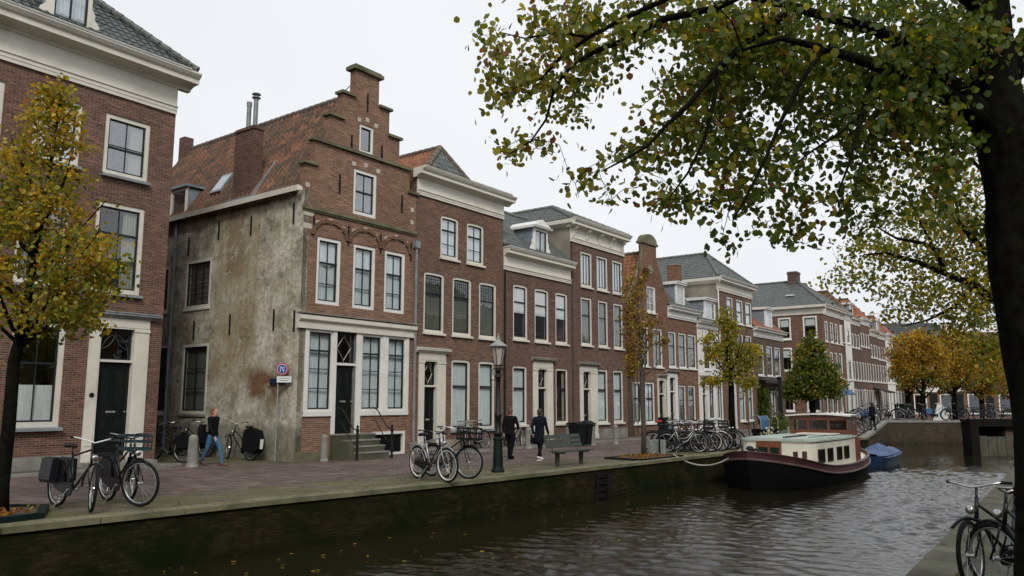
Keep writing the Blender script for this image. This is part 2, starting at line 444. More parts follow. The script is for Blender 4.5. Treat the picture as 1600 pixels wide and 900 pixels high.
M['glass2'] = glass_mat('old_window_glass', base=.14, rough=.03)
M['lampglass'] = simple('milky_lamp_glass', (.42, .36, .31), .35, var=.1)

def curtain_mat(name, col, tr=.3):
    t = NT(name); v = t.coord('UV')
    c = t.ramp(t.noise(t.coord('UV', (9, .6, 1)), 1.5, 4, .6), [(.3, tuple(x * .7 for x in col)), (.7, col)])
    d = t.n('ShaderNodeBsdfDiffuse'); e = t.n('ShaderNodeBsdfTransparent'); t.l(c, d.inputs[0])
    m = t.n('ShaderNodeMixShader'); m.inputs[0].default_value = tr
    t.l(d.outputs[0], m.inputs[1]); t.l(e.outputs[0], m.inputs[2]); t.l(m.outputs[0], t.out.inputs[0]); return t.m
M['lace'] = curtain_mat('lace_net', (.80, .86, .86), .12)
M['blind'] = curtain_mat('roller_blind', (.80, .80, .76), .0)
M['drape'] = curtain_mat('side_drape', (.34, .32, .26), .0)
M['darkcurt'] = curtain_mat('dim_curtain', (.16, .16, .13), .1)

def leaf_mat(name):
    t = NT(name); a = t.n('ShaderNodeAttribute'); a.attribute_name = 'Col'
    d = t.n('ShaderNodeBsdfPrincipled'); d.inputs['Roughness'].default_value = .5; d.inputs['Specular IOR Level'].default_value = .3
    tl = t.n('ShaderNodeBsdfTranslucent'); t.l(a.outputs['Color'], d.inputs['Base Color'])
    c2 = t.mix(1, a.outputs['Color'], (1.5, 1.35, .7), 'MULTIPLY'); t.l(c2, tl.inputs[0])
    m = t.n('ShaderNodeMixShader'); m.inputs[0].default_value = .5
    t.l(d.outputs[0], m.inputs[1]); t.l(tl.outputs[0], m.inputs[2]); t.l(m.outputs[0], t.out.inputs[0]); return t.m
M['leaf'] = leaf_mat('autumn_leaf')

def plaster_mat():
    t = NT('stained_old_plaster'); v = t.coord('UV'); sx = t.n('ShaderNodeSeparateXYZ'); t.l(v, sx.inputs[0])
    X, Z = sx.outputs[0], sx.outputs[1]
    base = t.ramp(t.noise(v, .8, 8, .72, .15), [(.34, (.19, .165, .115)), (.44, (.38, .345, .255)), (.53, (.56, .52, .41)), (.63, (.72, .68, .58))])
    base = t.mix(t.ramp(t.noise(v, 6, 5, .7), [(.35, .55), (.65, 0.0)]), base, (.10, .095, .07))
    wob = t.math('MULTIPLY', t.math('SUBTRACT', t.noise(v, 1.2, 5, .7), .5), .9)
    xx = t.math('ADD', t.math('ABSOLUTE', X), wob)
    def band(a, b, s_=.15):
        m1 = t.n('ShaderNodeMapRange'); m1.inputs['From Min'].default_value = a - s_; m1.inputs['From Max'].default_value = a + s_; t.l(xx, m1.inputs['Value'])
        m2 = t.n('ShaderNodeMapRange'); m2.inputs['From Min'].default_value = b + s_; m2.inputs['From Max'].default_value = b - s_; t.l(xx, m2.inputs['Value'])
        return t.math('MULTIPLY', m1.outputs[0], m2.outputs[0])
    def hband(a, b, s_=.25):
        zz = t.math('ADD', Z, wob)
        m1 = t.n('ShaderNodeMapRange'); m1.inputs['From Min'].default_value = a - s_; m1.inputs['From Max'].default_value = a + s_; t.l(zz, m1.inputs['Value'])
        m2 = t.n('ShaderNodeMapRange'); m2.inputs['From Min'].default_value = b + s_; m2.inputs['From Max'].default_value = b - s_; t.l(zz, m2.inputs['Value'])
        return t.math('MULTIPLY', m1.outputs[0], m2.outputs[0])
    c = base
    c = t.mix(t.math('MULTIPLY', t.math('MULTIPLY', band(2.4, 4.9), hband(2.6, 9)), .55), c, (.27, .205, .10))     # brown water stain
    streak = t.ramp(t.noise(t.coord('UV', (2.6, .12, 1)), 1.6, 5, .65), [(.5, 0.0), (.72, .55)])
    c = t.mix(streak, c, (.13, .115, .075))
    c = t.mix(t.math('MULTIPLY', t.math('MULTIPLY', band(3.2, 4.3, .1), hband(6.5, 9.6, .2)), .6), c, (.20, .13, .08))
    c = t.mix(t.math('MULTIPLY', t.ramp(t.noise(v, 1.7, 7, .75, .1), [(.55, 0.0), (.60, 1.0)]), .6), c, (.44, .43, .38))   # lime blooms
    c = t.mix(t.math('MULTIPLY', t.ramp(t.noise(v, 2.3, 6, .7, .1), [(.60, 0.0), (.66, 1.0)]), .65), c, (.06, .06, .045))
    c = t.mix(t.math('MULTIPLY', hband(-1, 1.1, .1), .6), c, (.10, .10, .07))
    pz = t.math('MULTIPLY', t.math('MULTIPLY', band(.9, 2.7, .3), hband(2.0, 2.95, .2)), t.ramp(t.noise(v, 1.6, 7, .75), [(.40, 0.0), (.44, 1.0)]))
    bk = t.n('ShaderNodeTexBrick'); t.l(v, bk.inputs['Vector']); bk.inputs['Scale'].default_value = 1; bk.inputs['Brick Width'].default_value = .21; bk.inputs['Row Height'].default_value = .065; bk.inputs['Mortar Size'].default_value = .009
    bk.inputs['Color1'].default_value = (.22, .095, .045, 1); bk.inputs['Color2'].default_value = (.13, .06, .035, 1); bk.inputs['Mortar'].default_value = (.12, .10, .07, 1)
    c = t.mix(pz, c, bk.outputs['Color'])
    t.pr(c, .92, t.math('ADD', t.noise(v, 2, 8, .75), t.math('MULTIPLY', t.noise(v, 30, 3), .3)), .8, .05, 0, .2); return t.m
M['plaster'] = plaster_mat()

def paving(name, c1, c2, grout, moss, bw=.2, bh=.1, big=None):
    t = NT(name); c0 = t.n('ShaderNodeTexCoord'); mp = t.n('ShaderNodeMapping'); mp.inputs['Rotation'].default_value = (0, 0, -ROW.rot + R(45)); t.l(c0.outputs['Object'], mp.inputs[0]); v = mp.outputs[0]
    b = t.n('ShaderNodeTexBrick'); t.l(v, b.inputs['Vector'])
    b.inputs['Scale'].default_value = 1; b.inputs['Brick Width'].default_value = bw; b.inputs['Row Height'].default_value = bh; b.inputs['Mortar Size'].default_value = .014
    b.inputs['Color1'].default_value = (*c1, 1); b.inputs['Color2'].default_value = (*c2, 1); b.inputs['Mortar'].default_value = (*grout, 1)
    wn = t.n('ShaderNodeTexWhiteNoise'); wn.noise_dimensions = '2D'; sv = t.n('ShaderNodeVectorMath'); sv.operation = 'SNAP'; sv.inputs[1].default_value = (bw, bh, 1); t.l(v, sv.inputs[0]); t.l(sv.outputs[0], wn.inputs['Vector'])
    c = t.mix(1, b.outputs['Color'], t.ramp(wn.outputs['Value'], [(0, .5), (.5, 1.0), (1, 1.6)]), 'MULTIPLY'); o = t.coord('Object')
    c = t.mix(t.ramp(t.noise(o, .45, 7, .7, .4), [(.35, .0), (.7, .6)]), c, tuple(x * .55 for x in c1))
    c = t.mix(t.ramp(t.noise(o, 3.5, 5, .7), [(.5, 0.0), (.75, .5)]), c, tuple(x * 1.5 for x in c2))
    c = t.mix(t.ramp(t.noise(o, .9, 8, .75, .5), [(moss[2], 0.0), (moss[2] + .14, moss[1])]), c, moss[0])
    c = t.mix(t.ramp(t.noise(t.coord('Object', (.5, .5, .5)), 1.0, 4, .6, 1.2), [(.46, 0.0), (.60, .55)]), c, tuple(x * .62 for x in c2))
    rg = t.ramp(t.noise(o, .6, 5), [(.35, .45), (.65, .85)])
    t.pr(c, rg, t.math('ADD', t.math('MULTIPLY', b.outputs['Fac'], -1), t.math('MULTIPLY', t.noise(o, 9, 4), .6)), .5, .015, 0, .4); return t.m
M['street'] = paving('clinker_paving', (.185, .122, .104), (.092, .068, .060), (.035, .033, .028), ((.145, .135, .105), .5, .54), .27, .135)
M['verge'] = paving('mossy_quay_paving', (.150, .120, .085), (.100, .086, .062), (.05, .048, .028), ((.088, .088, .026), .85, .43), .22, .11)
M['nearverge'] = paving('dark_mossy_paving', (.050, .046, .032), (.034, .034, .022), (.02, .02, .01), ((.030, .038, .010), .9, .40))
M['pavement'] = paving('pavement_brick', (.13, .10, .085), (.10, .078, .068), (.07, .065, .05), ((.07, .075, .04), .5, .48), .3, .3)
M['soil'] = simple('tree_pit_soil', (.05, .038, .022), .95, var=.5, scale=8)

def water_mat():
    t = NT('canal_water'); o = t.coord('Object')
    c = t.n('ShaderNodeTexCoord'); mp = t.n('ShaderNodeMapping'); mp.inputs['Rotation'].default_value = (0, 0, R(-20)); mp.inputs['Scale'].default_value = (1, 1.7, 1); t.l(c.outputs['Object'], mp.inputs[0])
    v = mp.outputs[0]
    w1 = t.noise(v, 2.2, 4, .55, .6); w2 = t.noise(v, 13, 3, .6, .5); w3 = t.noise(o, .35, 2, .5)
    h = t.math('ADD', t.math('MULTIPLY', w1, .35), t.math('MULTIPLY', w2, .38))
    sp = t.n('ShaderNodeSeparateXYZ'); t.l(o, sp.inputs[0])
    dq = t.math('ADD', t.math('ADD', t.math('MULTIPLY', sp.outputs[0], .76), t.math('MULTIPLY', sp.outputs[1], -.65)), 13.8)   # metres from the sheltering left quay
    mr = t.n('ShaderNodeMapRange'); mr.interpolation_type = 'SMOOTHSTEP'; mr.inputs['From Min'].default_value = .3; mr.inputs['From Max'].default_value = 7.0; mr.inputs['To Min'].default_value = .12; mr.inputs['To Max'].default_value = 1.0; t.l(dq, mr.inputs['Value'])
    amp = t.math('MULTIPLY', t.ramp(w3, [(.35, .6), (.6, 1.0)]), mr.outputs[0])
    h = t.math('MULTIPLY', h, amp)
    p = t.pr((.012, .011, .005), .02, h, .8, .022, 0, .5); p.inputs['IOR'].default_value = 1.33; return t.m
M['water'] = water_mat()
# ---------------------------------------------------------------- house kit
class House:
    def __init__(s, name, label, cat, fac, u0, u1, D=9.0, group=None):
        s.fac = fac; s.u0 = u0; s.w = u1 - u0; s.D = D; s.holes = []; s.sholes = []
        s.r = empty(name, fac.pt(u0), fac.rot, label, cat, group)
        s.SM = Matrix(((0, 1, 0, 0), (1, 0, 0, 0), (0, 0, 1, 0), (0, 0, 0, 1)))   # side wall frame: x = depth, y = inward
    def x(s, px, z): return s.fac.u(px, z) - s.u0
    def z(s, px, py):
        u, z = s.fac.uz(px, py); return z

def tile_plane(mb, poly, tw=.22, th=.30, amp=.022, cap=3):
    """fill a planar roof polygon (first edge = eave) with overlapping pantiles"""
    P = [Vector(p) for p in poly]; e = (P[1] - P[0]).normalized()
    n = None
    for q in P[2:]:
        n = e.cross(q - P[0])
        if n.length > 1e-6: break
    n.normalize()
    if n.z < 0: n = -n
    s_ = n.cross(e).normalized()
    if s_.z < 0: s_ = -s_
    Q = [((p - P[0]).dot(e), (p - P[0]).dot(s_)) for p in P]
    def ins(x, y):
        c = False; k = len(Q) - 1
        for i in range(len(Q)):
            (xi, yi), (xk, yk) = Q[i], Q[k]
            if (yi > y) != (yk > y) and x < (xk - xi) * (y - yi) / (yk - yi) + xi: c = not c
            k = i
        return c
    x0, x1 = min(q[0] for q in Q), max(q[0] for q in Q); y1 = max(q[1] for q in Q)
    mb.add(P, [tuple(range(len(P)))])
    prof = [(0, .2), (.3, -.6), (.62, .1), (.82, 1.0), (1.0, .2)] if amp > .015 else [(0, 0), (.45, -.4), (.8, 1.0), (1, 0)]
    j = 0
    while j * th < y1:
        nx = int((x1 - x0) / tw) + 1
        for i in range(nx):
            cx, cy = x0 + (i + .5) * tw, (j + .5) * th
            if not ins(cx, cy): continue
            vs = []; jit = rnd.uniform(-.006, .006)
            for (yy, hh) in ((j * th - .03, .034), ((j + 1) * th, .014)):
                for (px, ph) in prof:
                    vs.append(P[0] + e * (x0 + (i + px) * tw) + s_ * (yy + jit) + n * (hh + ph * amp + jit * .5))
            k = len(prof)
            # front lip
            for (px, ph) in prof: vs.append(P[0] + e * (x0 + (i + px) * tw) + s_ * (j * th - .03 + jit) + n * (.018 + ph * amp))
            fs = [(a, a + 1, k + a + 1, k + a) for a in range(k - 1)] + [(2 * k + a, 2 * k + a + 1, a + 1, a) for a in range(k - 1)]
            mb.add(vs, fs)
        j += 1
    return mb
def ridge(mb, a, b, r=.11, step=.36):
    a, b = Vector(a), Vector(b); L = (b - a).length; n = max(1, int(L / step))
    for i in range(n):
        p, q = a.lerp(b, i / n), a.lerp(b, (i + 1.08) / n)
        mb.tube([p, q], [r * 1.12, r * .92], 8)
    return mb

def roof(h, planes, mat, ridges=(), rmat=None, tw=.22, th=.30, amp=.022, name='roof', r=.11):
    mb = MB()
    for p in planes: tile_plane(mb, p, tw, th, amp)
    o = mb.build(name, mat, h.r)
    if ridges:
        rb = MB()
        for a, b in ridges: ridge(rb, a, b, r)
        rb.build('ridge_tiles', rmat or M['ridge_tile'], o)
    return o

def curtain_sheet(mb, x0, x1, z0, z1, y, fold=.09, amp=.018):
    n = max(4, int((x1 - x0) / fold * 4)); vs = []
    ph = rnd.random() * 6
    for i in range(n + 1):
        x = x0 + (x1 - x0) * i / n; d = amp * math.sin(2 * math.pi * (x - x0) / fold + ph) + .01 * math.sin(7 * x)
        vs += [(x, y + d, z0), (x, y + d * .6, z1)]
    mb.add(vs, [(2 * i, 2 * i + 2, 2 * i + 3, 2 * i + 1) for i in range(n)])

def window(h, x0, x1, z0, z1, side=False, rise=0, cols=2, rows=3, rail=None, fw=.11, frame='cream', sash='sash', curt='lace', sill='cream',
           silld=.09, glass='glass', fy=.03, bar=.028, par=None, hole=True, sashw=.05, lbl=None, cheap=False, cp=None, bars=True):
    Mx = h.SM if side else None
    if x1 < x0: x0, x1 = x1, x0
    if z1 < z0: z0, z1 = z1, z0
    par = par or h.r
    op = opening(x0, x1, z0, z1, rise)
    if hole: (h.sholes if side else h.holes).append(op)
    inn = inset(op, fw); o = MB(Mx).ring(op, inn, fy, .20).build('window', M[frame], par)
    if lbl: o['label'] = lbl
    # moulded inner bead
    i2 = inset(op, fw + sashw)
    sb = MB(Mx).ring(inn, i2, fy + .045, fy + .10)
    xa, xb = x0 + fw + sashw, x1 - fw - sashw; za, zb = z0 + fw + sashw, z1 - fw - sashw
    if rail is not None:
        zr = z0 + (z1 - z0) * rail; sb.box(x0 + fw, x1 - fw, fy + .03, fy + .10, zr - .03, zr + .03)
    if bars:
        for i in range(1, cols):
            xx = xa + (xb - xa) * i / cols
            sb.box(xx - bar / 2, xx + bar / 2, fy + .052, fy + .088, za - .02, zb + .02)
        if isinstance(rows, int): zs = [za + (zb - za) * i / rows for i in range(1, rows)]
        else: zs = [z0 + (z1 - z0) * q for q in rows]
        for zz in zs: sb.box(xa - .02, xb + .02, fy + .055, fy + .085, zz - bar / 2, zz + bar / 2)
    sb.build('sash', M[sash], o)
    MB(Mx).plate(inset(op, fw + .02), fy + .068, fy + .070).build('pane', M[glass], o)
    if sill:
        sl = MB(Mx)
        sl.prism([(-silld, z0 - .10), (-silld, z0 - .02), (fy, z0 + .005), (.12, z0 + .005), (.12, z0 - .10)], x0 - .05, x1 + .05)
        sl.build('sill', M[sill], o)
    if curt and not cheap:
        cb = MB(Mx); cm = 'lace'; yc = .165
        W_, H_ = xb - xa, zb - za
        if curt == 'lace': curtain_sheet(cb, xa - .05, xb + .05, za - .1, zb + .1, yc)
        elif curt == 'blind': cb.box(xa - .05, xb + .05, yc - .06, yc - .05, zb - H_ * (cp or .55), zb + .1); cm = 'blind'
        elif curt == 'sides':
            curtain_sheet(cb, xa - .05, xa + W_ * .22, za - .1, zb + .1, yc); curtain_sheet(cb, xb - W_ * .24, xb + .05, za - .1, zb + .1, yc); cm = 'drape'
        elif curt == 'right': curtain_sheet(cb, xb - W_ * .35, xb + .05, za - .1, zb + .1, yc); cm = 'drape'
        elif curt == 'half': cb.box(xa - .05, xb + .05, .17, .175, za - .1, za + H_ * (cp or .4)); cm = 'blind'
        elif curt == 'dim': curtain_sheet(cb, xa - .05, xb + .05, za - .1, zb + .1, yc); cm = 'darkcurt'
        cb.build('curtain', M[cm], o)
    return o

def fanlight(h, x0, x1, z0, z1, par, style='diamond', frame='cream', y=.1):
    f = MB().ring([(x0, z0), (x1, z0), (x1, z1), (x0, z1)], inset([(x0, z0), (x1, z0), (x1, z1), (x0, z1)], .045), y, y + .07)
    xm, zm = (x0 + x1) / 2, (z0 + z1) / 2
    o = f.build('fanlight', M['sash'], par)
    l = MB(); r_ = .014
    if style == 'diamond':
        a, b = (x1 - x0) * .36, (z1 - z0) * .40
        for p, q in (((xm - a, zm), (xm, zm + b)), ((xm, zm + b), (xm + a, zm)), ((xm + a, zm), (xm, zm - b)), ((xm, zm - b), (xm - a, zm)), ((xm, z1), (xm, zm + b)), ((xm, z0), (xm, zm - b))):
            l.tube([(p[0], y + .03, p[1]), (q[0], y + .03, q[1])], r_, 4)
    else:
        for k in (-1, 1):
            l.tube([(xm + k * (x1 - x0) * .45 * math.cos(t), y + .03, z0 + .05 + (z1 - z0) * .75 * math.sin(t)) for t in [i * math.pi / 16 for i in range(0, 9)]], r_, 4)
            l.tube([(xm + k * (x1 - x0) * .45 * (1 - math.cos(t)), y + .03, z1 - .05 - (z1 - z0) * .6 * math.sin(t)) for t in [i * math.pi / 16 for i in range(0, 9)]], r_, 4)
    l.build('lattice', M['galv' if style == 'diamond' else 'bench'], o)
    MB().box(x0 + .03, x1 - .03, y + .045, y + .05, z0 + .03, z1 - .03).build('pane', M['glass'], o)
    return o

def door_leaf(h, x0, x1, z0, z1, par, mat='door', y=.14, handle=True, lbl=None):
    d = MB().box(x0, x1, y, y + .05, z0, z1); w = x1 - x0; H_ = z1 - z0
    for za, zb in ((.06, .20), (.24, .44), (.50, .94)):
        for xa, xb in ((.10, .90),) if H_ < 1.5 or za < .2 else ((.10, .47), (.53, .90)):
            a = [(x0 + w * xa, z0 + H_ * za), (x0 + w * xb, z0 + H_ * za), (x0 + w * xb, z0 + H_ * zb), (x0 + w * xa, z0 + H_ * zb)]
            d.ring(a, inset(a, .03), y - .018, y + .01); d.plate(inset(a, .07), y - .012, y + .01)
    o = d.build('door', M[mat], par)
    if lbl: o['label'] = lbl
    if handle:
        hb = MB(); zc = z0 + H_ * .47
        hb.box(x0 + w * .36, x0 + w * .64, y - .03, y - .012, zc - .03, zc + .03); hb.build('letterbox', M['galv'], o)
        MB().lathe([(.001, -.09), (.028, -.085), (.03, -.06), (.012, -.045), (.012, 0)], (x0 + w * .90, y, zc), 8, 'y').build('door_knob', M['galv'], o)
    return o

def doorcase(h, x0, x1, zb, zt, oa, ob, ztr, zlt, zd0, frame='cream', hood=.14, fan='diamond', leafmat='door', hoodmat='stone', lbl=None):
    """x0..x1 outer pilasters, zb..: zt top of hood; opening oa..ob; transom bar top ztr, light top zlt; leaf bottom zd0"""
    h.holes.append([(oa - .02, zd0), (ob + .02, zd0), (ob + .02, zlt + .03), (oa - .02, zlt + .03)])
    s = MB(); ht = .18
    for a, b in ((x0, oa), (ob, x1)):
        s.box(a, b, -.045, .20, zb + .22, zlt); m = (b - a) * .16
        s.box(a + m, b - m, -.060, -.040, zb + .45, zlt - .12)                # raised pilaster field
        s.box(a - .02, b + .015, -.085, .20, zb, zb + .22)
        s.box(a - .012, b + .012, -.070, -.03, zlt - .07, zlt + .004)
    s.box(x0, x1, -.045, .20, zlt + .001, zt - ht)
    s.box(x0 + .03, x1 - .03, -.058, -.040, zlt + .05, zt - ht - .05)
    s.box(oa - .001, ob + .001, .0, .19, ztr - .07, ztr)
    o = s.build('door_surround', M[frame], h.r)
    if lbl: o['label'] = lbl
    hd = MB().prism([(.0, zt - ht), (-.08, zt - ht), (-.11, zt - ht + .05), (-.20, zt - ht + .09), (-.20, zt - .04), (-.22, zt - .03), (-.22, zt - .01), (0, zt + .03)], x0 - hood, x1 + hood)
    hd.build('hood', M[hoodmat], o)
    fanlight(h, oa + .03, ob - .03, ztr, zlt, h.r, fan)
    door_leaf(h, oa, ob, zd0, ztr - .07, h.r, leafmat)
    return o

def cornice(h, zb, zt, over=.45, frame='cream', x0=None, x1=None, ends=.3, left_return=True, consoles=0, gut=True):
    x0 = 0 if x0 is None else x0; x1 = h.w if x1 is None else x1
    H_ = zt - zb
    f = MB()
    f.prism([(.02, zb), (-.07, zb), (-.07, zb + .07 * H_), (-.085, zb + .08 * H_), (-.085, zb + .15 * H_), (-.12, zb + .17 * H_), (-.12, zb + .20 * H_), (-.05, zb + .21 * H_), (-.05, zb + .66 * H_), (.02, zb + .66 * H_)], x0 + .004, x1 - .004)
    o = f.build('cornice', M[frame], h.r)
    c = MB()
    prof = [(.1, zb + .64 * H_), (-.09, zb + .64 * H_), (-.12, zb + .70 * H_), (-over * .42, zb + .74 * H_), (-over * .80, zb + .75 * H_), (-over * .80, zb + .86 * H_), (-over * .90, zb + .89 * H_), (-over, zb + .96 * H_), (-over, zt), (.1, zt)]
    c.prism(prof, x0 - ends, x1 + ends)
    c.build('crown_moulding', M[frame], o)
    if gut:
        MB().prism([(-over - .02, zt - .005), (-over - .03, zt + .05), (-over + .06, zt + .06), (.1, zt + .04), (.1, zt - .003)], x0 - ends - .03, x1 + ends + .03).build('gutter', M['gutter'], o)
    if consoles:
        k = MB()
        for i in range(consoles):
            xx = x0 + .25 + (x1 - x0 - .5) * i / (consoles - 1)
            k.prism([(-.05, zb + .22 * H_), (-.10, zb + .3 * H_), (-.13, zb + .5 * H_), (-over * .6, zb + .62 * H_), (-over * .6, zb + .74 * H_), (0, zb + .74 * H_)], xx - .08, xx + .08)
        k.each('console', M[frame], o)
    return o

def chimney(h, x, y, z0, z1, w=.8, d=.6, mat='brick_chim', cap=True, pots=0):
    c = MB().box(x - w / 2, x + w / 2, y - d / 2, y + d / 2, z0, z1)
    if cap:
        c.box(x - w / 2 - .06, x + w / 2 + .06, y - d / 2 - .06, y + d / 2 + .06, z1 - .18, z1 - .06)
    o = c.build('chimney', M[mat], h.r)
    MB().box(x - w / 2 - .04, x + w / 2 + .04, y - d / 2 - .04, y + d / 2 + .04, z1 - .001, z1 + .07).build('chimney_cap', M['stone'], o)
    for i in range(pots):
        MB().lathe([(.11, 0), (.12, .04), (.09, .08), (.09, .45), (.11, .47), (.11, .5)], (x - .2 + .4 * i, y, z1 + .06), 10).build('chimney_pot', M['ridge_tile'], o)
    return o

def dormer(h, x0, x1, z0, z1, depth, y0=.15, frame='white', top='flat', cols=2, rows=2, curt='lace', scroll=False, sash='sash', cheek='lead', **kw):
    d = empty('dormer', (0, 0, 0), 0, parent=h.r)
    ck = MB()
    for xa in (x0 + .02, x1 - .10):
        ck.add([(xa, y0 + .06, z0 - .1), (xa, y0 + .06, z1), (xa, y0 + depth, z1), (xa + .08, y0 + .06, z0 - .1), (xa + .08, y0 + .06, z1), (xa + .08, y0 + depth, z1)], [(0, 1, 2), (3, 5, 4), (0, 3, 4, 1), (0, 2, 5, 3), (1, 4, 5, 2)])
    ck.build('dormer_cheeks', M[cheek], d)
    fr = MB().ring([(x0, z0), (x1, z0), (x1, z1), (x0, z1)], inset([(x0, z0), (x1, z0), (x1, z1), (x0, z1)], .12), y0, y0 + .1)
    if scroll:
        for k, xe in ((-1, x0), (1, x1)):
            pts = [(xe, z0 + .02), (xe + k * .26, z0 + .02), (xe + k * .30, z0 + .12), (xe + k * .22, z0 + .3), (xe + k * .10, z0 + .42), (xe + k * .12, z0 + .55), (xe + k * .03, z0 + .72), (xe, z0 + .9)]
            fr.plate(pts, y0 + .02, y0 + .09)
    fr.build('dormer_front', M[frame], d)
    tp = MB()
    if top == 'flat':
        tp.prism([(y0 - .12, z1), (y0 - .12, z1 + .08), (y0 - .18, z1 + .12), (y0 - .18, z1 + .18), (y0 + depth + .5, z1 + .22), (y0 + depth + .5, z1)], x0 - .12, x1 + .12)
    else:
        xm = (x0 + x1) / 2
        tp.plate([(x0 - .15, z1), (x1 + .15, z1), (x1 + .15, z1 + .12), (xm, z1 + .45), (x0 - .15, z1 + .12)], y0 - .12, y0 + depth + .4)
        tp.prism([(y0 - .16, z1 + .001), (y0 - .20, z1 + .10), (y0 - .1, z1 + .1), (y0 - .1, z1 + .001)], x0 - .2, x1 + .2)
    tp.build('dormer_roof', M[frame], d)
    op = inset([(x0, z0), (x1, z0), (x1, z1), (x0, z1)], .12)
    sb = MB().ring(op, inset(op, .05), y0 + .02, y0 + .08); xa, xb, za, zb = x0 + .17, x1 - .17, z0 + .17, z1 - .17
    for i in range(1, cols): xx = xa + (xb - xa) * i / cols; sb.box(xx - .025, xx + .025, y0 + .03, y0 + .07, za, zb)
    for i in range(1, rows): zz = za + (zb - za) * i / rows; sb.box(xa, xb, y0 + .032, y0 + .068, zz - .018, zz + .018)
    sb.build('sash', M[sash], d)
    MB().box(x0 + .12, x1 - .12, y0 + .048, y0 + .053, z0 + .12, z1 - .12).build('pane', M['glass2'], d)
    if curt:
        c = MB(); curtain_sheet(c, xa - .05, xb + .05, za - .1, zb + .1, y0 + .22); c.build('curtain', M[curt], d)
    return d

def body(h, ztop, mat, outline=None, side_left=None, side_l_mat=None, D=None, gable=None):
    """front wall with its openings, side and back walls, floors"""
    D = D or h.D
    out = outline or [(0, -.3), (h.w, -.3), (h.w, ztop), (0, ztop)]
    w = MB().wall(out, h.holes, .3)
    smb = w if side_l_mat is None else MB()
    zt = side_left or ztop
    SM = h.SM
    smb2 = MB(SM)
    smb2.wall([(.301 if side_l_mat is None else .0, -.3), (D, -.3), (D, zt), (.301 if side_l_mat is None else .0, zt)], h.sholes, .25, y=0 if side_l_mat is None else -.012)
    o = None
    rest = MB(); rest.box(h.w - .25, h.w, .301, D, -.3, zt); rest.box(.25, h.w - .25, D - .2, D, -.3, zt)
    w.v  # front
    n = len(w.v); w.v += rest.v; w.f += [[i + n for i in f] for f in rest.f]
    if side_l_mat is None:
        n = len(w.v); w.v += smb2.v; w.f += [[i + n for i in f] for f in smb2.f]
    wo = w.build('wall', M[mat], h.r)
    if side_l_mat is not None:
        so = smb2.build('side_wall', M[side_l_mat], h.r)
    fl = MB()
    for z in (.3,) + tuple(z for z in (4.0, 7.3, 10.2) if z < zt - 1): fl.box(.27, h.w - .27, .6, D - .25, z, z + .12)
    fl.box(.27, h.w - .27, 3.4, 3.5, 0, zt - .1)
    fl.build('floors', M['interior'], h.r)
    return wo

def downpipe(h, x, y, z0, z1, mat='zinc', hopper=True, r=.055, side=False):
    m = MB(h.SM if side else None); m.tube([(x, y, z0), (x, y, z1)], r, 8)
    z = z0 + .6
    while z < z1: m.tube([(x, y, z), (x, y, z + .05)], r + .018, 8); z += 1.9
    if hopper: m.box(x - .12, x + .12, y - .10, y + .10, z1 - .12, z1 + .16)
    return m.build('drainpipe', M[mat], h.r)

def rows_of(h, ytop, ybot, spans, **kw):
    """one storey of windows: z measured at the first window, x from each span"""
    x0, x1 = spans[0]; zt = h.z(x0, ytop); zb = h.z(x0, ybot); zm = (zt + zb) / 2; out = []
    for i, (a, b) in enumerate(spans):
        k = {q: (v[i] if isinstance(v, list) and q == 'curt' else v) for q, v in kw.items()}
        out.append(window(h, h.x(a, zm), h.x(b, zm), zb, zt, **k))
    return out, zb, zt
def arches(h, spans, zt, zb, mat='brick_b', deep=.30, rise=.0, frame=.03):
    """soldier-course lintels over a row"""
    m = MB()
    for x0, x1 in spans: m.plate([(x0 - .02, zt + .002), (x1 + .02, zt + .002), (x1 + .10, zt + deep), (x0 - .10, zt + deep)], -.006, .02)
    return m
# ================================================================ HOUSE 1: tall brick house at the left
h = House('brick_house', 'tall brown brick house with white cornice and dark green tiled roof nearest the camera', 'house', NEAR, -9.0, 0.0, 16)
W = h.w
zt2, zb2 = 10.72, 8.82
Hh = lambda px, z: h.x(px, z)
for a, b, c in ((163, 233, 'right'), (52, 126, 'lace'), (-75, 4, 'dim')):
    window(h, Hh(a, 9.8), Hh(b, 9.8), zb2, zt2, cols=2, rows=2, rail=.46, fw=.13, curt=c, sill='sill', silld=.14, frame='cream', glass='glass2')
for a, b, c in ((146, 222, 'right'), (25, 105, 'sides'), (-110, -25, 'dim')):
    window(h, Hh(a, 6.5), Hh(b, 6.5), 5.20, 7.95, cols=2, rows=[.36], rail=.66, fw=.13, curt=c, sill='sill', silld=.14)
for a, b, c in ((14, 98, 'half'), (-130, -45, 'half')):
    window(h, Hh(a, 2.7), Hh(b, 2.7), 1.22, 4.18, cols=2, rows=[], rail=.60, fw=.15, curt=c, cp=.38, sill='sill', silld=.16)
xa, xb = Hh(132, 2), Hh(226, 2); oa, ob = Hh(150, 2), Hh(203, 2)
doorcase(h, xa, xb, .20, 4.62, oa, ob, 3.18, 4.12, .32, hood=.30, fan='arc', hoodmat='sill')
MB().box(xa - .1, xb + .1, -.75, .05, -.05, .20).build('doorstep', M['stone'], h.r)
body(h, 12.7, 'brick_a')
MB().box(0, xa - .03, -.05, .02, -.05, .42).build('plinth', M['stone'], h.r)
MB().box(xb + .03, W + .04, -.05, .02, -.05, .12).build('plinth', M['stone'], h.r)
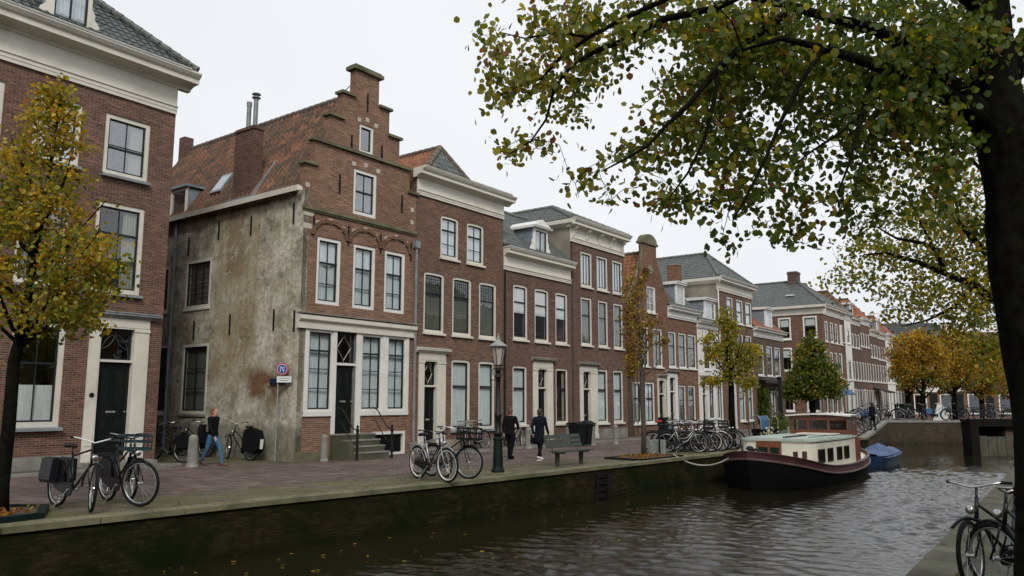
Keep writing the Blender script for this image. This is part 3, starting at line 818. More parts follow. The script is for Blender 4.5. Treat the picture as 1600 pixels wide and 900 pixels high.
for (a, b, z, zz) in ((163, 233, 9.8, 10.72), (52, 126, 9.8, 10.72), (146, 222, 6.5, 7.95), (25, 105, 6.5, 7.95), (14, 98, 2.7, 4.18)):
    x0, x1 = Hh(a, z), Hh(b, z)
    ar = MB(); n = int((x1 - x0 + .2) / .075)
    for i in range(n): xx = x0 - .1 + i * .075; ar.box(xx, xx + .062, -.008, .02, zz + .004, zz + .30)
    ar.build('lintel', M['brick_a'], h.r)
cornice(h, 11.32, 12.72, .72, ends=0, x1=W)
cr = [c for c in h.r.children if c.name.startswith('cornice')][-1]
MB().prism([(.1, 12.22), (-.09, 12.22), (-.12, 12.3), (-.30, 12.36), (-.58, 12.37), (-.58, 12.52), (-.65, 12.57), (-.72, 12.66), (-.72, 12.72), (.1, 12.72)], W - .001, W + .42).build('crown_moulding', M['cream'], cr)
ov = .55
roof(h, [[(-.0, -ov, 12.76), (W + .35, -ov, 12.76), (W - 3.15, 2.95, 16.05), (0, 2.95, 16.05)], [(W + .35, -ov, 12.76), (W + .35, 8.6, 12.76), (W - 3.15, 5.1, 16.05), (W - 3.15, 2.95, 16.05)]], M['tile_green'],
     [((W + .35, -ov, 12.86), (W - 3.15, 2.95, 16.15))], M['ridge_grey'], tw=.25, th=.33)
x0, x1 = Hh(73, 13.5), Hh(137, 13.5)
dormer(h, x0, x1, 12.95, 14.95, 2.2, y0=-.25, frame='cream', top='flat', scroll=True, cols=2, rows=2)
num = MB(); num.lathe([(.001, -.055), (.07, -.055), (.075, -.045), (.075, -.03)], ((xa + oa) / 2, -.02, 2.12), 14, 'y').build('house_bell', M['black'], h.r)

# ================================================================ HOUSE 2: step gable
h = House('step_gable_house', 'old step-gabled brick house with stained plaster side wall and red pantile roof', 'house', ROW, 0, 5.42, 12)
W = h.w
_, _, ZW1 = rows_of(h, 368, 474, [(494.5, 532), (551.5, 586), (600.5, 632.5)], cols=2, rows=[.31], rail=.62, fw=.12, sill=None, frame='white')
window(h, 2.17, 3.30, 8.66, 10.35, cols=2, rows=[], rail=.52, fw=.12, sill=None, frame='white', curt='dim', glass='glass2')
window(h, 2.38, 3.08, 11.03, 12.10, cols=1, rows=1, fw=.10, sill=None, frame='white', curt=None, glass='glass2')
# timber shop front
zs0, zs1 = 1.55, 4.34
for x0, x1 in ((.36, 1.44), (2.74, 3.76), (4.02, 4.99)):
    window(h, x0, x1, zs0 + .06, zs1, cols=2, rows=[.28, .52], rail=.745, fw=.075, sill=None, frame='white', curt='lace', fy=-.01)
zsill = .84
h.holes.append([(1.60, zsill), (2.50, zsill), (2.50, 4.34), (1.60, 4.34)])
tf = MB()
tf.box(.25, .36, -.04, .2, zs0 - .02, zs1); tf.box(1.44, 1.60, -.04, .2, zsill, zs1); tf.box(2.50, 2.74, -.04, .2, zsill, zs1); tf.box(3.76, 4.02, -.04, .2, zs0 - .02, zs1); tf.box(4.99, 5.14, -.04, .2, zs0 - .02, zs1)
tf.box(.25, 1.439, -.055, .2, zs0 - .10, zs0 + .06); tf.box(2.741, 5.14, -.055, .2, zs0 - .10, zs0 + .06); tf.box(.25, 5.14, -.05, .2, zs1 + .001, zs1 + .10)
tf.box(1.60, 2.50, .02, .18, 3.19, 3.27)
tf.build('shopfront_frame', M['white'], h.r)
fanlight(h, 1.62, 2.48, 3.27, 4.33, h.r, 'diamond'); door_leaf(h, 1.62, 2.48, zsill, 3.19, h.r)
bc = MB().prism([(.02, 4.36), (-.10, 4.36), (-.10, 4.58), (-.16, 4.62), (-.20, 4.66), (-.20, 4.80), (.02, 4.84)], -.12, 5.42)
o = bc.build('shopfront_cornice', M['cream'], h.r)
MB().box(-.14, 5.42, -.24, .02, 4.845, 4.885).build('lead_flashing', M['stone'], o)
# basement light
h.holes.append([(3.40, .02), (5.02, .02), (5.02, .86), (3.40, .86)])
o = MB().ring([(3.40, .02), (5.02, .02), (5.02, .86), (3.40, .86)], [(3.50, .10), (4.92, .10), (4.92, .76), (3.50, .76)], -.02, .2).build('basement_window', M['white'], h.r)
lv = MB().box(3.50, 4.92, .10, .13, .10, .76)
for i in range(9): lv.box(3.52, 4.90, .07, .11, .13 + i * .07, .15 + i * .07)
lv.build('shutter', M['door'], o)
zg = [(-.004, 9.98), (.0, -.3), (W, -.3), (W, 9.98)]
L = [(0, 10.0), (.38, 10.0), (.38, 10.95), (.98, 10.95), (.98, 12.0), (1.55, 12.0), (1.55, 13.0), (2.12, 13.0), (2.12, 14.1)]
out = [(0, -.3), (W, -.3)] + [(5.42 - x, z) for x, z in L] + [(x, z) for x, z in reversed(L)]
# plastered side wall with its own openings
window(h, 5.28, 7.0, 5.46, 7.30, side=True, cols=3, rows=4, fw=.10, frame='cream', sill='cream', curt='dim', silld=.05, fy=-.02)
window(h, 5.18, 6.90, 1.50, 4.08, side=True, cols=2, rows=3, fw=.10, frame='cream', sill='stone', curt='dim', silld=.07, fy=-.02)
window(h, 8.15, 9.3, 5.46, 7.25, side=True, cols=2, rows=3, fw=.10, frame='cream', sill='cream', curt='dim', silld=.05, fy=-.02)
window(h, 7.85, 9.2, 1.50, 4.12, side=True, cols=2, rows=3, fw=.10, frame='cream', sill='cream', curt='dim', silld=.05, fy=-.02)
body(h, 9.1, 'brick_b', outline=out, side_l_mat='plaster', side_left=9.1, D=12)
cp = MB()
for x0, x1, z in ((0, .50, 10.0), (.98, 1.62, 12.0), (1.55, 2.12, 13.0)):
    for a, b in ((x0 - .10, x1), (W - x1, W - x0 + .10)): cp.box(a, b, -.10, .34, z + .002, z + .10)
cp.box(.28, W - .28, -.10, -.001, 10.90, 11.02); cp.box(.28, .98, 0.001, .34, 10.952, 11.02); cp.box(W - .98, W - .28, 0.001, .34, 10.952, 11.02)
cp.box(1.98, 3.44, -.12, .40, 14.102, 14.24); cp.box(2.06, 3.36, -.06, .36, 14.24, 14.31)
cp.box(-.06, W, -.09, .02, 8.42, 8.54); cp.box(-.03, W, -.05, .02, 8.36, 8.42)
cp.each('coping_stone', M['coping'], h.r)
# relieving arches, pale blocks and wall anchors
ra = MB(); bs = MB()
zt = ZW1
for xc, hw in ((1.15, .72), (2.78, .70), (4.36, .68)):
    n = 15
    for i in range(n):
        a0, a1 = math.pi * i / n + .01, math.pi * (i + 1) / n - .01
        pts = [(xc + r_ * math.cos(a), zt + .02 + r_ * .72 * math.sin(a)) for r_, a in ((hw - .02, a0), (hw + .13, a0), (hw + .13, a1), (hw - .02, a1))]
        ra.plate(pts, -.06, .01)
    ra.build('relieving_arch', M['brick_e'], h.r); ra = MB()
    for a in (.25, .5, .75):
        cx, cz = xc + (hw + .06) * math.cos(math.pi * a), zt + .02 + (hw + .06) * .72 * math.sin(math.pi * a)
        bs.box(cx - .08, cx + .08, -.026, .01, cz - .09, cz + .11)
for zc in (7.75, 8.2):
    for x in (0.0,): bs.box(x, x + .42, -.012, .01, zc, zc + .18)
for x in (.0, .38): pass
for (x, z) in ((.03, 9.18), (5.06, 7.60), (2.06, 10.42), (3.26, 10.42), (2.64, 10.5), (2.26, 12.15), (3.10, 12.15), (2.66, 12.25), (5.12, 9.3), (5.12, 8.8)):
    bs.box(x, x + .17, -.012, .01, z, z + .16)
bs.each('pale_stone_block', M['blockstone'], h.r)
an = MB()
for x, z in ((.42, 7.9), (1.98, 7.8), (3.55, 7.75), (5.16, 7.7), (1.5, 9.6), (4.62, 9.5), (2.0, 11.2), (3.5, 11.2), (2.72, 13.0)):
    MB().box(x - .02, x + .02, -.05, -.001, z - .35, z + .35).box(x - .05, x + .05, -.045, -.005, z - .03, z + .03).build('wall_anchor', M['black'], h.r)
an = MB(h.SM)
for x, z in ((.5, 8.3), (2.9, 8.2), (1.35, 4.7), (3.9, 4.7), (6.9, 7.9), (4.9, 8.3), (6.2, 4.6), (.25, 4.6), (8.6, 4.6), (8.5, 8.2)):
    an.box(x - .022, x + .022, -.06, -.015, z - .36, z + .36)
an.each('wall_anchor', M['black'], h.r)
# roof: steep saddle
wy = 2.71; zr = 13.45
roof(h, [[(-.22, 12.2, 8.92), (-.22, .28, 8.92), (wy, .28, zr), (wy, 12.2, zr)], [(W + .1, .28, 9.0), (W + .1, 12.2, 9.0), (wy, 12.2, zr), (wy, .28, zr)]], M['tile_red'],
     [((wy, .30, zr + .05), (wy, 12.2, zr + .05))], M['ridge_tile'], tw=.26, th=.36, amp=.062)
MB(h.SM).prism([(-.14, 9.02), (-.34, 8.98), (-.36, 9.16), (-.30, 9.17), (-.14, 9.12)], -.06, 12.2).build('gutter', M['cream'], h.r)
# stack on the slope with lead apron and steel flues
def zroof(x): return 8.92 + (x + .22) / (wy + .22) * (zr - 8.92)
c = MB().box(.10, .52, 3.2, 4.35, zroof(.10) - .3, 12.1).box(.06, .56, 3.16, 4.39, 11.96, 12.05).build('chimney', M['brick_chim'], h.r)
lb = MB(); 
lb.add([(-.05, 2.75, zroof(-.05) + .10), (-.05, 3.09, zroof(-.05) + .10), (1.0, 3.09, zroof(1.0) + .10), (1.0, 2.95, zroof(1.0) + .10)], [(0, 1, 2, 3)])
lb.box(-.10, .09, 2.8, 4.45, zroof(-.05) + .03, zroof(-.05) + .14); lb.build('lead_flashing', M['lead'], c)
for k, (x, hh) in enumerate(((.31, 1.12), (.31, .9))):
    y = 3.45 + k * .42
    f = MB().lathe([(.085, 0), (.085, hh), (.10, hh + .01)] + ([(.16, hh + .02), (.16, hh + .05), (.08, hh + .08), (.08, hh + .14), (.17, hh + .16), (.15, hh + .20), (.02, hh + .24)] if k == 0 else [(.10, hh + .18), (.02, hh + .2)]), (x, y, 12.09), 12)
    f.build('flue', M['zinc'], c, smooth=False)
# skylight and side dormer
def on_roof(mb, x0, x1, y0, y1, t0, t1):
    n = Vector((-(zr - 8.92), 0, wy + .22)).normalized()
    vs = []
    for t in (t0, t1):
        for x, y in ((x0, y0), (x1, y0), (x1, y1), (x0, y1)): vs.append(Vector((x, y, zroof(x))) + n * t)
    return mb.add(vs, [(0, 3, 2, 1), (4, 5, 6, 7), (0, 1, 5, 4), (1, 2, 6, 5), (2, 3, 7, 6), (3, 0, 4, 7)])
sk = on_roof(MB(), .42, .98, 5.5, 6.2, .02, .16).build('skylight', M['zinc'], h.r)
on_roof(MB(), .48, .92, 5.56, 6.14, .161, .166).build('pane', M['glass2'], sk)
dm = empty('dormer', (0, 0, 0), parent=h.r)
MB().add([(.05, 7.3, 9.2), (.05, 8.5, 9.2), (.05, 8.5, 10.35), (.05, 7.3, 10.35), (.9, 7.3, 10.35), (.9, 8.5, 10.35)], [(0, 3, 4), (1, 5, 2)]).build('dormer_cheeks', M['lead'], dm)
MB(h.SM).ring([(7.3, 9.15), (8.5, 9.15), (8.5, 10.4), (7.3, 10.4)], [(7.42, 9.27), (8.38, 9.27), (8.38, 10.28), (7.42, 10.28)], .0, .1).build('dormer_front', M['cream'], dm)
MB(h.SM).box(7.42, 8.38, .04, .05, 9.27, 10.28).build('pane', M['glass2'], dm)
MB().box(-.1, 1.2, 7.2, 8.6, 10.4, 10.5).build('dormer_roof', M['lead'], dm)
MB().box(2.3, 2.75, 11.7, 12.15, 12.6, 14.0).build('chimney', M['brick_chim'], h.r)
# iron stay from the ridge to the pinnacle
MB().tube([(2.7, 1.9, 13.5), (2.6, .2, 14.1)], .018, 5).build('iron_stay', M['zinc'], h.r)
downpipe(h, 7.75, -.10, .1, 8.95, side=True, hopper=False, mat='lead')
downpipe(h, 5.40, -.09, .1, 8.0)
# stoop: landing, steps, cheek, rails
st = MB()
st.box(1.42, 3.20, -.34, -.058, -.05, .80)
for i, z in enumerate((.60, .40, .20)): st.box(1.70, 3.20, -.34 - .24 * (i + 1), -.34 - .24 * i, -.05, z)
st.box(1.42, 1.699, -.90, -.341, -.05, .62)
so = st.build('stoop', M['darkstone'], h.r)
nz = MB()
for i, z in enumerate((.80, .60, .40, .20)): nz.box(1.705 if i else 1.40, 3.23, -.36 - .24 * i, (-.34 - .24 * (i - 1)) if i else -.057, z + .002, z + .045)
nz.build('treads', M['stone'], so)
rl = MB()
for x in (1.66, 3.26):
    rl = MB()
    rl.lathe([(.06, 0), (.045, .08), (.04, .9), (.055, .93), (.06, 1.0), (.03, 1.06), (.05, 1.12), (.001, 1.17)], (x, -1.12, 0), 8)
    rl.tube([(x, -1.12, 1.0), (x, -.9, 1.04), (x, -.65, 1.3), (x, -.4, 1.62), (x, -.2, 1.72), (x, -.06, 1.73)], .022, 6)
    rl.tube([(x, -1.12, .55), (x, -.85, .6), (x, -.55, .95), (x, -.3, 1.25), (x, -.06, 1.3)], .015, 6)
    rl.build('handrail', M['black'], h.r)
MB().box(-.02, 1.28, -.03, .02, -.05, .3).build('plinth', M['coping'], h.r)
STEP = h

# ================================================================ HOUSE 3
h = House('cornice_house', 'three-storey red brick house with broad white cornice beside the step gable', 'house', ROW, 5.44, 11.05, 9)
W = h.w
rows_of(h, 335, 401, [(688.5, 716.5), (729.5, 756)], rise=.12, cols=2, rows=[.33], rail=.66, fw=.10, curt='lace', sill='cream', glass='glass2')
sp = [(662, 694), (707, 736.5), (748.5, 775.5)]
_, zb, zt = rows_of(h, 423, 518, sp, rise=.12, cols=1, rows=[], rail=.66, fw=.10, curt=['dim', 'dim', 'dim'], sill='cream', bars=True)
for a, b in sp:
    bl = MB()
    x0, x1 = h.x(a, 6) + .16, h.x(b, 6) - .16
    zr0 = zb + (zt - zb) * .67
    for i in range(1, 7): xx = x0 + (x1 - x0) * i / 7; bl.box(xx - .008, xx + .008, .085, .09, zr0, zt - .2)
    for i in range(1, 6): zz = zr0 + (zt - .18 - zr0) * i / 6; bl.box(x0, x1, .086, .091, zz - .008, zz + .008)
    bl.build('leaded_light', M['black'], h.r)
rows_of(h, 561, 672, [(705, 734.5), (747.5, 773)], rise=.10, cols=1, rows=[], rail=.62, fw=.11, curt='lace', sill='sill')
xa, xb = h.x(653, 2), h.x(695, 2); doorcase(h, xa, xb, .12, 4.02, h.x(661.5, 2), h.x(681.5, 2), 2.58, 3.5, .14, hood=.18, hoodmat='cream')
body(h, 11.1, 'brick_c')
cornice(h, 10.07, 11.12, .5, ends=.0, x1=W)
cr = [c for c in h.r.children if c.name.startswith('cornice')][-1]
for a, b in ((-.12, .001), (W - .001, W + .42)):
    MB().prism([(.1, 10.75), (-.09, 10.75), (-.12, 10.8), (-.21, 10.85), (-.40, 10.86), (-.40, 10.98), (-.45, 11.01), (-.50, 11.08), (-.50, 11.12), (.1, 11.12)], a, b).build('crown_moulding', M['cream'], cr)
xm = 3.1; zr3 = 13.05; z3 = 10.3
roof(h, [[(.05, .3, z3), (W - .05, .3, z3), (xm, 1.6, zr3)]], M['tile_grey'], tw=.22, th=.3, amp=.03)
roof(h, [[(.05, 9, z3), (.05, .3, z3), (xm, 1.6, zr3), (xm, 9, zr3)], [(W - .05, .3, z3), (W - .05, 9, z3), (xm, 9, zr3), (xm, 1.6, zr3)]], M['tile_orange'],
     [((.05, .3, z3 + .05), (xm, 1.6, zr3 + .06)), ((W - .05, .3, z3 + .05), (xm, 1.6, zr3 + .06)), ((xm, 1.6, zr3 + .06), (xm, 9, zr3 + .06))], M['ridge_tile'], amp=.03)
MB().box(.0, W, -.3, .35, 11.10, 11.13).build('gutter_board', M['lead'], h.r)
MB().box(-.0, W, -.04, .02, -.05, .45).build('plinth', M['grey_render'], h.r)
# ================================================================ HOUSE 4
h = House('dormer_house', 'two-storey red brick house with pedimented white dormer on grey roof', 'house', ROW, 11.07, 16.58, 9)
W = h.w
rows_of(h, 443, 529, [(801.7, 824.5), (835.5, 857.5), (868, 887)], rise=.12, cols=1, rows=[], rail=.68, fw=.10, curt='blind', cp=.52, sill='cream')
rows_of(h, 571, 664, [(801, 823.5), (868.5, 887.5)], rise=.10, cols=1, rows=[], rail=.62, fw=.10, curt=['lace', 'sides'], sill='cream')
doorcase(h, h.x(832.5, 2), h.x(863.5, 2), .1, 3.98, h.x(840, 2), h.x(854, 2), 2.62, 3.45, .14, hood=.15)
body(h, 8.8, 'brick_d')
cornice(h, 7.80, 8.80, .42, ends=.0)
roof(h, [[(0, -.15, 8.86), (W, -.15, 8.86), (W, 2.75, 11.45), (0, 2.75, 11.45)], [(W, 5.65, 8.86), (0, 5.65, 8.86), (0, 2.75, 11.45), (W, 2.75, 11.45)]], M['tile_grey'],
     [((0, 2.75, 11.5), (W, 2.75, 11.5)), ((.08, -.15, 8.92), (.08, 2.75, 11.5))], M['ridge_grey'])
dormer(h, h.x(837, 9.5), h.x(858, 9.5), 8.95, 10.2, 1.5, y0=.08, top='ped', scroll=True, cols=2, rows=1, frame='white')
MB().box(0, W, -.04, .02, -.05, .4).build('plinth', M['grey_render'], h.r)
downpipe(h, .03, -.08, .1, 7.8, hopper=False, mat='black', r=.04)
# ================================================================ HOUSE 5
h = House('console_cornice_house', 'tall plum brick house whose white cornice has small brackets and grey rendered side', 'house', ROW, 16.60, 22.12, 9)
W = h.w
rows_of(h, 392, 446, [(907.3, 925), (932.5, 949.5), (957, 972.5)], cols=3, rows=[], fw=.10, curt='lace', sill='cream', glass='glass2')
rows_of(h, 463.5, 538, [(908, 925), (935, 950), (959, 973.5)], cols=1, rows=[], rail=.62, fw=.10, curt='dim', sill='cream')
rows_of(h, 577, 661, [(933.5, 950), (959, 974)], cols=1, rows=[], rail=.62, fw=.10, curt='lace', sill='cream')
doorcase(h, h.x(906, 2), h.x(933, 2), .1, 3.92, h.x(911, 2), h.x(922.5, 2), 2.62, 3.45, .14, hood=.12)
body(h, 11.1, 'brick_d', side_l_mat='grey_render', side_left=11.1)
cornice(h, 10.0, 11.12, .5, ends=.15, consoles=5)
MB(h.SM).prism([(-.3, 10.9), (-.32, 11.1), (-.02, 11.12), (-.02, 10.75)], -.3, 9).build('gutter', M['cream'], h.r)
xm = 2.76
roof(h, [[(-.2, -.25, 11.15), (W + .2, -.25, 11.15), (xm, 2.9, 12.7)], [(-.2, 9, 11.15), (-.2, -.25, 11.15), (xm, 2.9, 12.7), (xm, 9, 12.7)], [(W + .2, -.25, 11.15), (W + .2, 9, 11.15), (xm, 9, 12.7), (xm, 2.9, 12.7)]], M['tile_grey'],
     [((-.2, -.25, 11.2), (xm, 2.9, 12.75)), ((W + .2, -.25, 11.2), (xm, 2.9, 12.75)), ((xm, 2.9, 12.75), (xm, 9, 12.75))], M['ridge_grey'], amp=.014)
MB().box(0, W, -.04, .02, -.05, .55).build('plinth', M['stone'], h.r)
# ================================================================ HOUSE 6 bell gable
h = House('bell_gable_house', 'narrow red brick house with curved neck gable and dry creeper on its left', 'house', ROW, 22.15, 27.45, 9)
W = h.w
window(h, h.x(1010.5, 8), h.x(1024.5, 8), 7.15, 8.70, cols=2, rows=3, fw=.09, frame='white', sash='white', curt='dim', sill='white')
rows_of(h, 509, 571, [(1000, 1013.5), (1021, 1035)], cols=2, rows=[], rail=.6, fw=.10, curt='dim', sill='white', frame='white')
rows_of(h, 596, 662, [(988.6, 1003), (1008.5, 1023)], cols=2, rows=[], rail=.6, fw=.10, curt='lace', sill='white', frame='white')
xd, xe = h.x(1027.5, 2), h.x(1040, 2)
doorcase(h, xd, xe, .1, 3.55, xd + .13, xe - .13, 2.45, 3.2, .14, hood=.03)
zl = 6.5
xc = 3.2
R_ = [(2.55, 7.9), (2.35, 8.25), (1.85, 8.75), (1.5, 9.3), (1.15, 9.85), (.90, 10.4), (.83, 10.6), (.83, 11.2)]
out = [(0, -.3), (W, -.3), (W, 7.9)] + [(xc + a, z) for a, z in R_] + [(xc - a, z) for a, z in reversed(R_)] + [(.40, 7.4), (0, 7.0)]
body(h, zl, 'brick_e', outline=out)
cp = MB(); n = len(out)
for i in list(range(3, 10)) + list(range(11, 19)):
    a, b = out[i], out[(i + 1) % n]; cp.tube([(a[0], .14, a[1]), (b[0], .14, b[1])], .10, 6)
cp.box(xc - .97, xc + .97, -.08, .4, 11.202, 11.34)
k = 9; cp.plate([(xc - .88 * math.cos(math.pi * i / k), 11.34 + .5 * math.sin(math.pi * i / k)) for i in range(k + 1)], -.05, .36)
cp.build('coping_stones', M['coping'], h.r)
MB().lathe([(.001, -.02), (.28, -.02), (.28, .02)], (xc, 0, 9.7), 14, 'y').build('blind_roundel', M['stone'], h.r)
roof(h, [[(-.05, 9, 6.5), (-.05, .3, 6.5), (xc, .3, 10.75), (xc, 9, 10.75)], [(W + .05, .3, 7.4), (W + .05, 9, 7.4), (xc, 9, 10.75), (xc, .3, 10.75)]], M['tile_orange'], [((xc, .3, 10.8), (xc, 9, 10.8))], amp=.03)
BELL = h
# ================================================================ HOUSE 7
h = House('small_cornice_house', 'two-storey red brick house with tall chimney and one dormer right of the bell gable', 'house', ROW, 27.47, 31.7, 9)
W = h.w
rows_of(h, 517.5, 573, [(1045, 1056.5), (1060.5, 1072.5), (1075.5, 1088)], cols=1, rows=[], rail=.6, fw=.09, curt='dim', sill='white', frame='white')
rows_of(h, 602, 660, [(1061.5, 1072), (1076, 1087)], cols=1, rows=[], rail=.6, fw=.09, curt='dim', sill='white', frame='white')
doorcase(h, h.x(1042, 2), h.x(1059, 2), .1, 3.85, h.x(1046.5, 2), h.x(1055, 2), 2.6, 3.4, .14, hood=.12, frame='white')
body(h, 7.7, 'brick_e'); cornice(h, 7.05, 7.72, .4, ends=.0, frame='white')
roof(h, [[(0, -.15, 7.78), (W, -.15, 7.78), (W, 3.0, 10.9), (0, 3.0, 10.9)], [(W, 6, 7.78), (0, 6, 7.78), (0, 3.0, 10.9), (W, 3.0, 10.9)]], M['tile_grey'], [((0, 3.0, 10.95), (W, 3.0, 10.95))], M['ridge_grey'], amp=.014)
dormer(h, h.x(1059, 8.6), h.x(1072, 8.6), 7.95, 9.3, 1.5, y0=.1, cols=3, rows=2, sash='white')
chimney(h, 30.6 - 27.47, .95, 8.5, 10.75, .6, .75, mat='brick_e', cap=False)
# ================================================================ HOUSE 8 white
h = House('white_plastered_house', 'narrow white plastered house with lead-cheeked dormer behind the yellow young tree', 'house', ROW, 31.73, 35.2, 9)
W = h.w
rows_of(h, 529, 577, [(1100, 1110), (1117.5, 1126)], cols=1, rows=[], rail=.6, fw=.09, curt='dim', sill='white', frame='white')
rows_of(h, 594, 655, [(1108.5, 1117), (1121, 1130)], cols=2, rows=[], rail=.7, fw=.09, curt='sides', sill=None, frame='white')
xd, xe = h.x(1096, 2), h.x(1105.5, 2); doorcase(h, xd, xe, .1, 3.6, xd + .13, xe - .13, 2.5, 3.3, .14, hood=.03, frame='white')
MB().box(.1, W - .1, -.12, .02, 3.65, 3.85).build('shopfront_cornice', M['white'], h.r)
body(h, 7.2, 'whitewall'); cornice(h, 6.75, 7.2, .35, ends=.0, frame='white')
roof(h, [[(0, -.15, 7.25), (W, -.15, 7.25), (W, 3.0, 10.0), (0, 3.0, 10.0)], [(W, 6, 7.25), (0, 6, 7.25), (0, 3.0, 10.0), (W, 3.0, 10.0)]], M['tile_grey'], [((0, 3.0, 10.05), (W, 3.0, 10.05))], M['ridge_grey'], amp=.014)
dormer(h, h.x(1104, 8), h.x(1120, 8), 7.4, 8.75, 1.4, y0=.1, cols=2, rows=2, sash='white', scroll=True)
# ================================================================ HOUSE 9 tall
h = House('tall_cornice_house', 'tall three-storey brick house with grey hipped roof right of the white house', 'house', ROW, 35.22, 41.9, 10)
W = h.w
rows_of(h, 463.5, 502, [(1136, 1145.5), (1151, 1161), (1165, 1174.5)], cols=1, rows=[], rail=.5, fw=.10, curt='lace', sill='white', frame='white')
rows_of(h, 519, 575, [(1138, 1147), (1153, 1162), (1166, 1175)], cols=1, rows=[], rail=.6, fw=.10, curt='dim', sill='white', frame='white')
rows_of(h, 599, 658, [(1156, 1165), (1170, 1177)], cols=1, rows=[], rail=.6, fw=.12, curt='lace', sill='white', frame='white')
xd, xe = h.x(1141, 2), h.x(1150, 2); doorcase(h, xd, xe, .1, 3.7, xd + .13, xe - .13, 2.6, 3.4, .14, hood=.05, frame='white')
body(h, 10.5, 'brick_c', side_l_mat='grey_render', side_left=10.5); cornice(h, 9.62, 10.52, .5, ends=.1, frame='cream')
MB(h.SM).prism([(-.3, 10.3), (-.32, 10.5), (-.02, 10.52), (-.02, 10.1)], -.3, 10).build('gutter', M['cream'], h.r)
xm = W / 2 - .3
roof(h, [[(-.2, -.25, 10.55), (W + .2, -.25, 10.55), (xm, 2.0, 12.8)], [(-.2, 12, 10.55), (-.2, -.25, 10.55), (xm, 2.0, 12.8), (xm, 12, 12.8)], [(W + .2, -.25, 10.55), (W + .2, 12, 10.55), (xm, 12, 12.8), (xm, 2.0, 12.8)]], M['tile_grey'],
     [((-.2, -.25, 10.6), (xm, 2, 12.85)), ((W + .2, -.25, 10.6), (xm, 2, 12.85)), ((xm, 2, 12.85), (xm, 12, 12.85))], M['ridge_grey'], amp=.014)
downpipe(h, .06, -.08, .1, 9.6, hopper=False, mat='white', r=.05)
# ================================================================ HOUSE 10 orange roof, cafe
h = House('low_orange_roof_house', 'low dark brick house with orange roof, dormer and pale stone ground floor', 'house', ROW, 41.95, 48.6, 9)
W = h.w
rows_of(h, 538, 586, [(1184, 1193.5), (1198, 1207.5), (1210.5, 1219.5)], cols=1, rows=[], rail=.6, fw=.10, curt='dim', sill='white', frame='white')
rows_of(h, 611, 652, [(1205, 1212), (1214.5, 1221)], cols=1, rows=[], fw=.10, curt=None, sill=None, frame='cream')
body(h, 7.5, 'brick_f'); cornice(h, 6.85, 7.52, .45, ends=.1, frame='white')
MB().box(.1, W - .1, -.03, .01, -.05, 3.2).build('stone_facing', M['blockstone'], h.r) if False else None
MB().box(.0, W, -.05, -.001, 3.0, 3.75).build('fascia', M['grey_render'], h.r)
MB().prism([(0, 3.75), (-.8, 3.6), (-.8, 3.35), (-.75, 3.35), (-.7, 3.55), (0, 3.6)], .1, W - .1).build('awning', M['brown_awning'], h.r)
roof(h, [[(-.1, -.2, 7.58), (W + .1, -.2, 7.58), (W - 1.2, 2.9, 10.0), (0, 2.9, 10.0)], [(W + .1, -.2, 7.58), (W + .1, 6, 7.58), (W - 1.2, 2.9, 10.0)], [(W, 6, 7.58), (0, 6, 7.58), (0, 2.9, 10.0), (W - 1.2, 2.9, 10.0)]], M['tile_orange'],
     [((0, 2.9, 10.05), (W - 1.2, 2.9, 10.05))], amp=.014)
dormer(h, h.x(1198, 8.4), h.x(1208.5, 8.4), 7.75, 9.2, 1.8, y0=.1, cols=1, rows=2, sash='white')
# ================================================================ HOUSE 11 big corner block
h = House('corner_block', 'broad brick corner building with big grey hipped roof and block chimney', 'building', ROW, 60.0, 67.8, 11)
W = h.w
sp = [(1289, 1294), (1297.5, 1302.5), (1305, 1309.5), (1312, 1316.5)]
rows_of(h, 501, 533, sp, cols=1, rows=[], rail=.5, fw=.14, curt='lace', sill='white', frame='white', cheap=True)
rows_of(h, 548, 588, sp, cols=1, rows=[], rail=.5, fw=.14, curt='lace', sill='white', frame='white', cheap=True)
rows_of(h, 606, 646, sp, cols=1, rows=[], rail=.6, fw=.14, curt='lace', sill='white', frame='white', cheap=True)
def sidez(x0, x1, z0, z1): window(h, x0, x1, z0, z1, side=True, cols=1, rows=[], rail=.55, fw=.14, curt='blind', cp=.4, sill='white', frame='white', fy=-.02)
for z0, z1 in ((7.9, 10.0), (4.9, 7.1), (1.1, 3.5)):
    sidez(.45, 1.75, z0, z1); sidez(2.9, 4.1, z0, z1); sidez(5.4, 6.6, z0, z1)
body(h, 11.0, 'brick_c', side_left=11.0); cornice(h, 10.15, 11.02, .5, ends=.1, frame='cream')
MB(h.SM).prism([(-.01, 10.2), (-.08, 10.2), (-.08, 10.7), (-.45, 10.8), (-.47, 11.05), (-.01, 11.05)], -.45, 11).build('side_cornice', M['cream'], h.r)
xm = W / 2
roof(h, [[(-.4, -.4, 11.08), (W + .3, -.4, 11.08), (xm, 3.3, 14.0)], [(-.4, 11, 11.08), (-.4, -.4, 11.08), (xm, 3.3, 14.0), (xm, 11, 14.0)], [(W + .3, -.4, 11.08), (W + .3, 11, 11.08), (xm, 11, 14.0), (xm, 3.3, 14.0)]], M['tile_grey'],
     [((-.4, -.4, 11.15), (xm, 3.3, 14.05)), ((W + .3, -.4, 11.15), (xm, 3.3, 14.05)), ((xm, 3.3, 14.05), (xm, 11, 14.05))], M['ridge_grey'], tw=.3, th=.42, amp=.02)
chimney(h, xm, 3.6, 13.2, 14.9, 1.2, .9, mat='brick_f')
sk = MB().box(1.0, 1.7, 2.8, 3.6, 12.22, 12.34).build('skylight', M['signwhite'], h.r)
CORNER = h
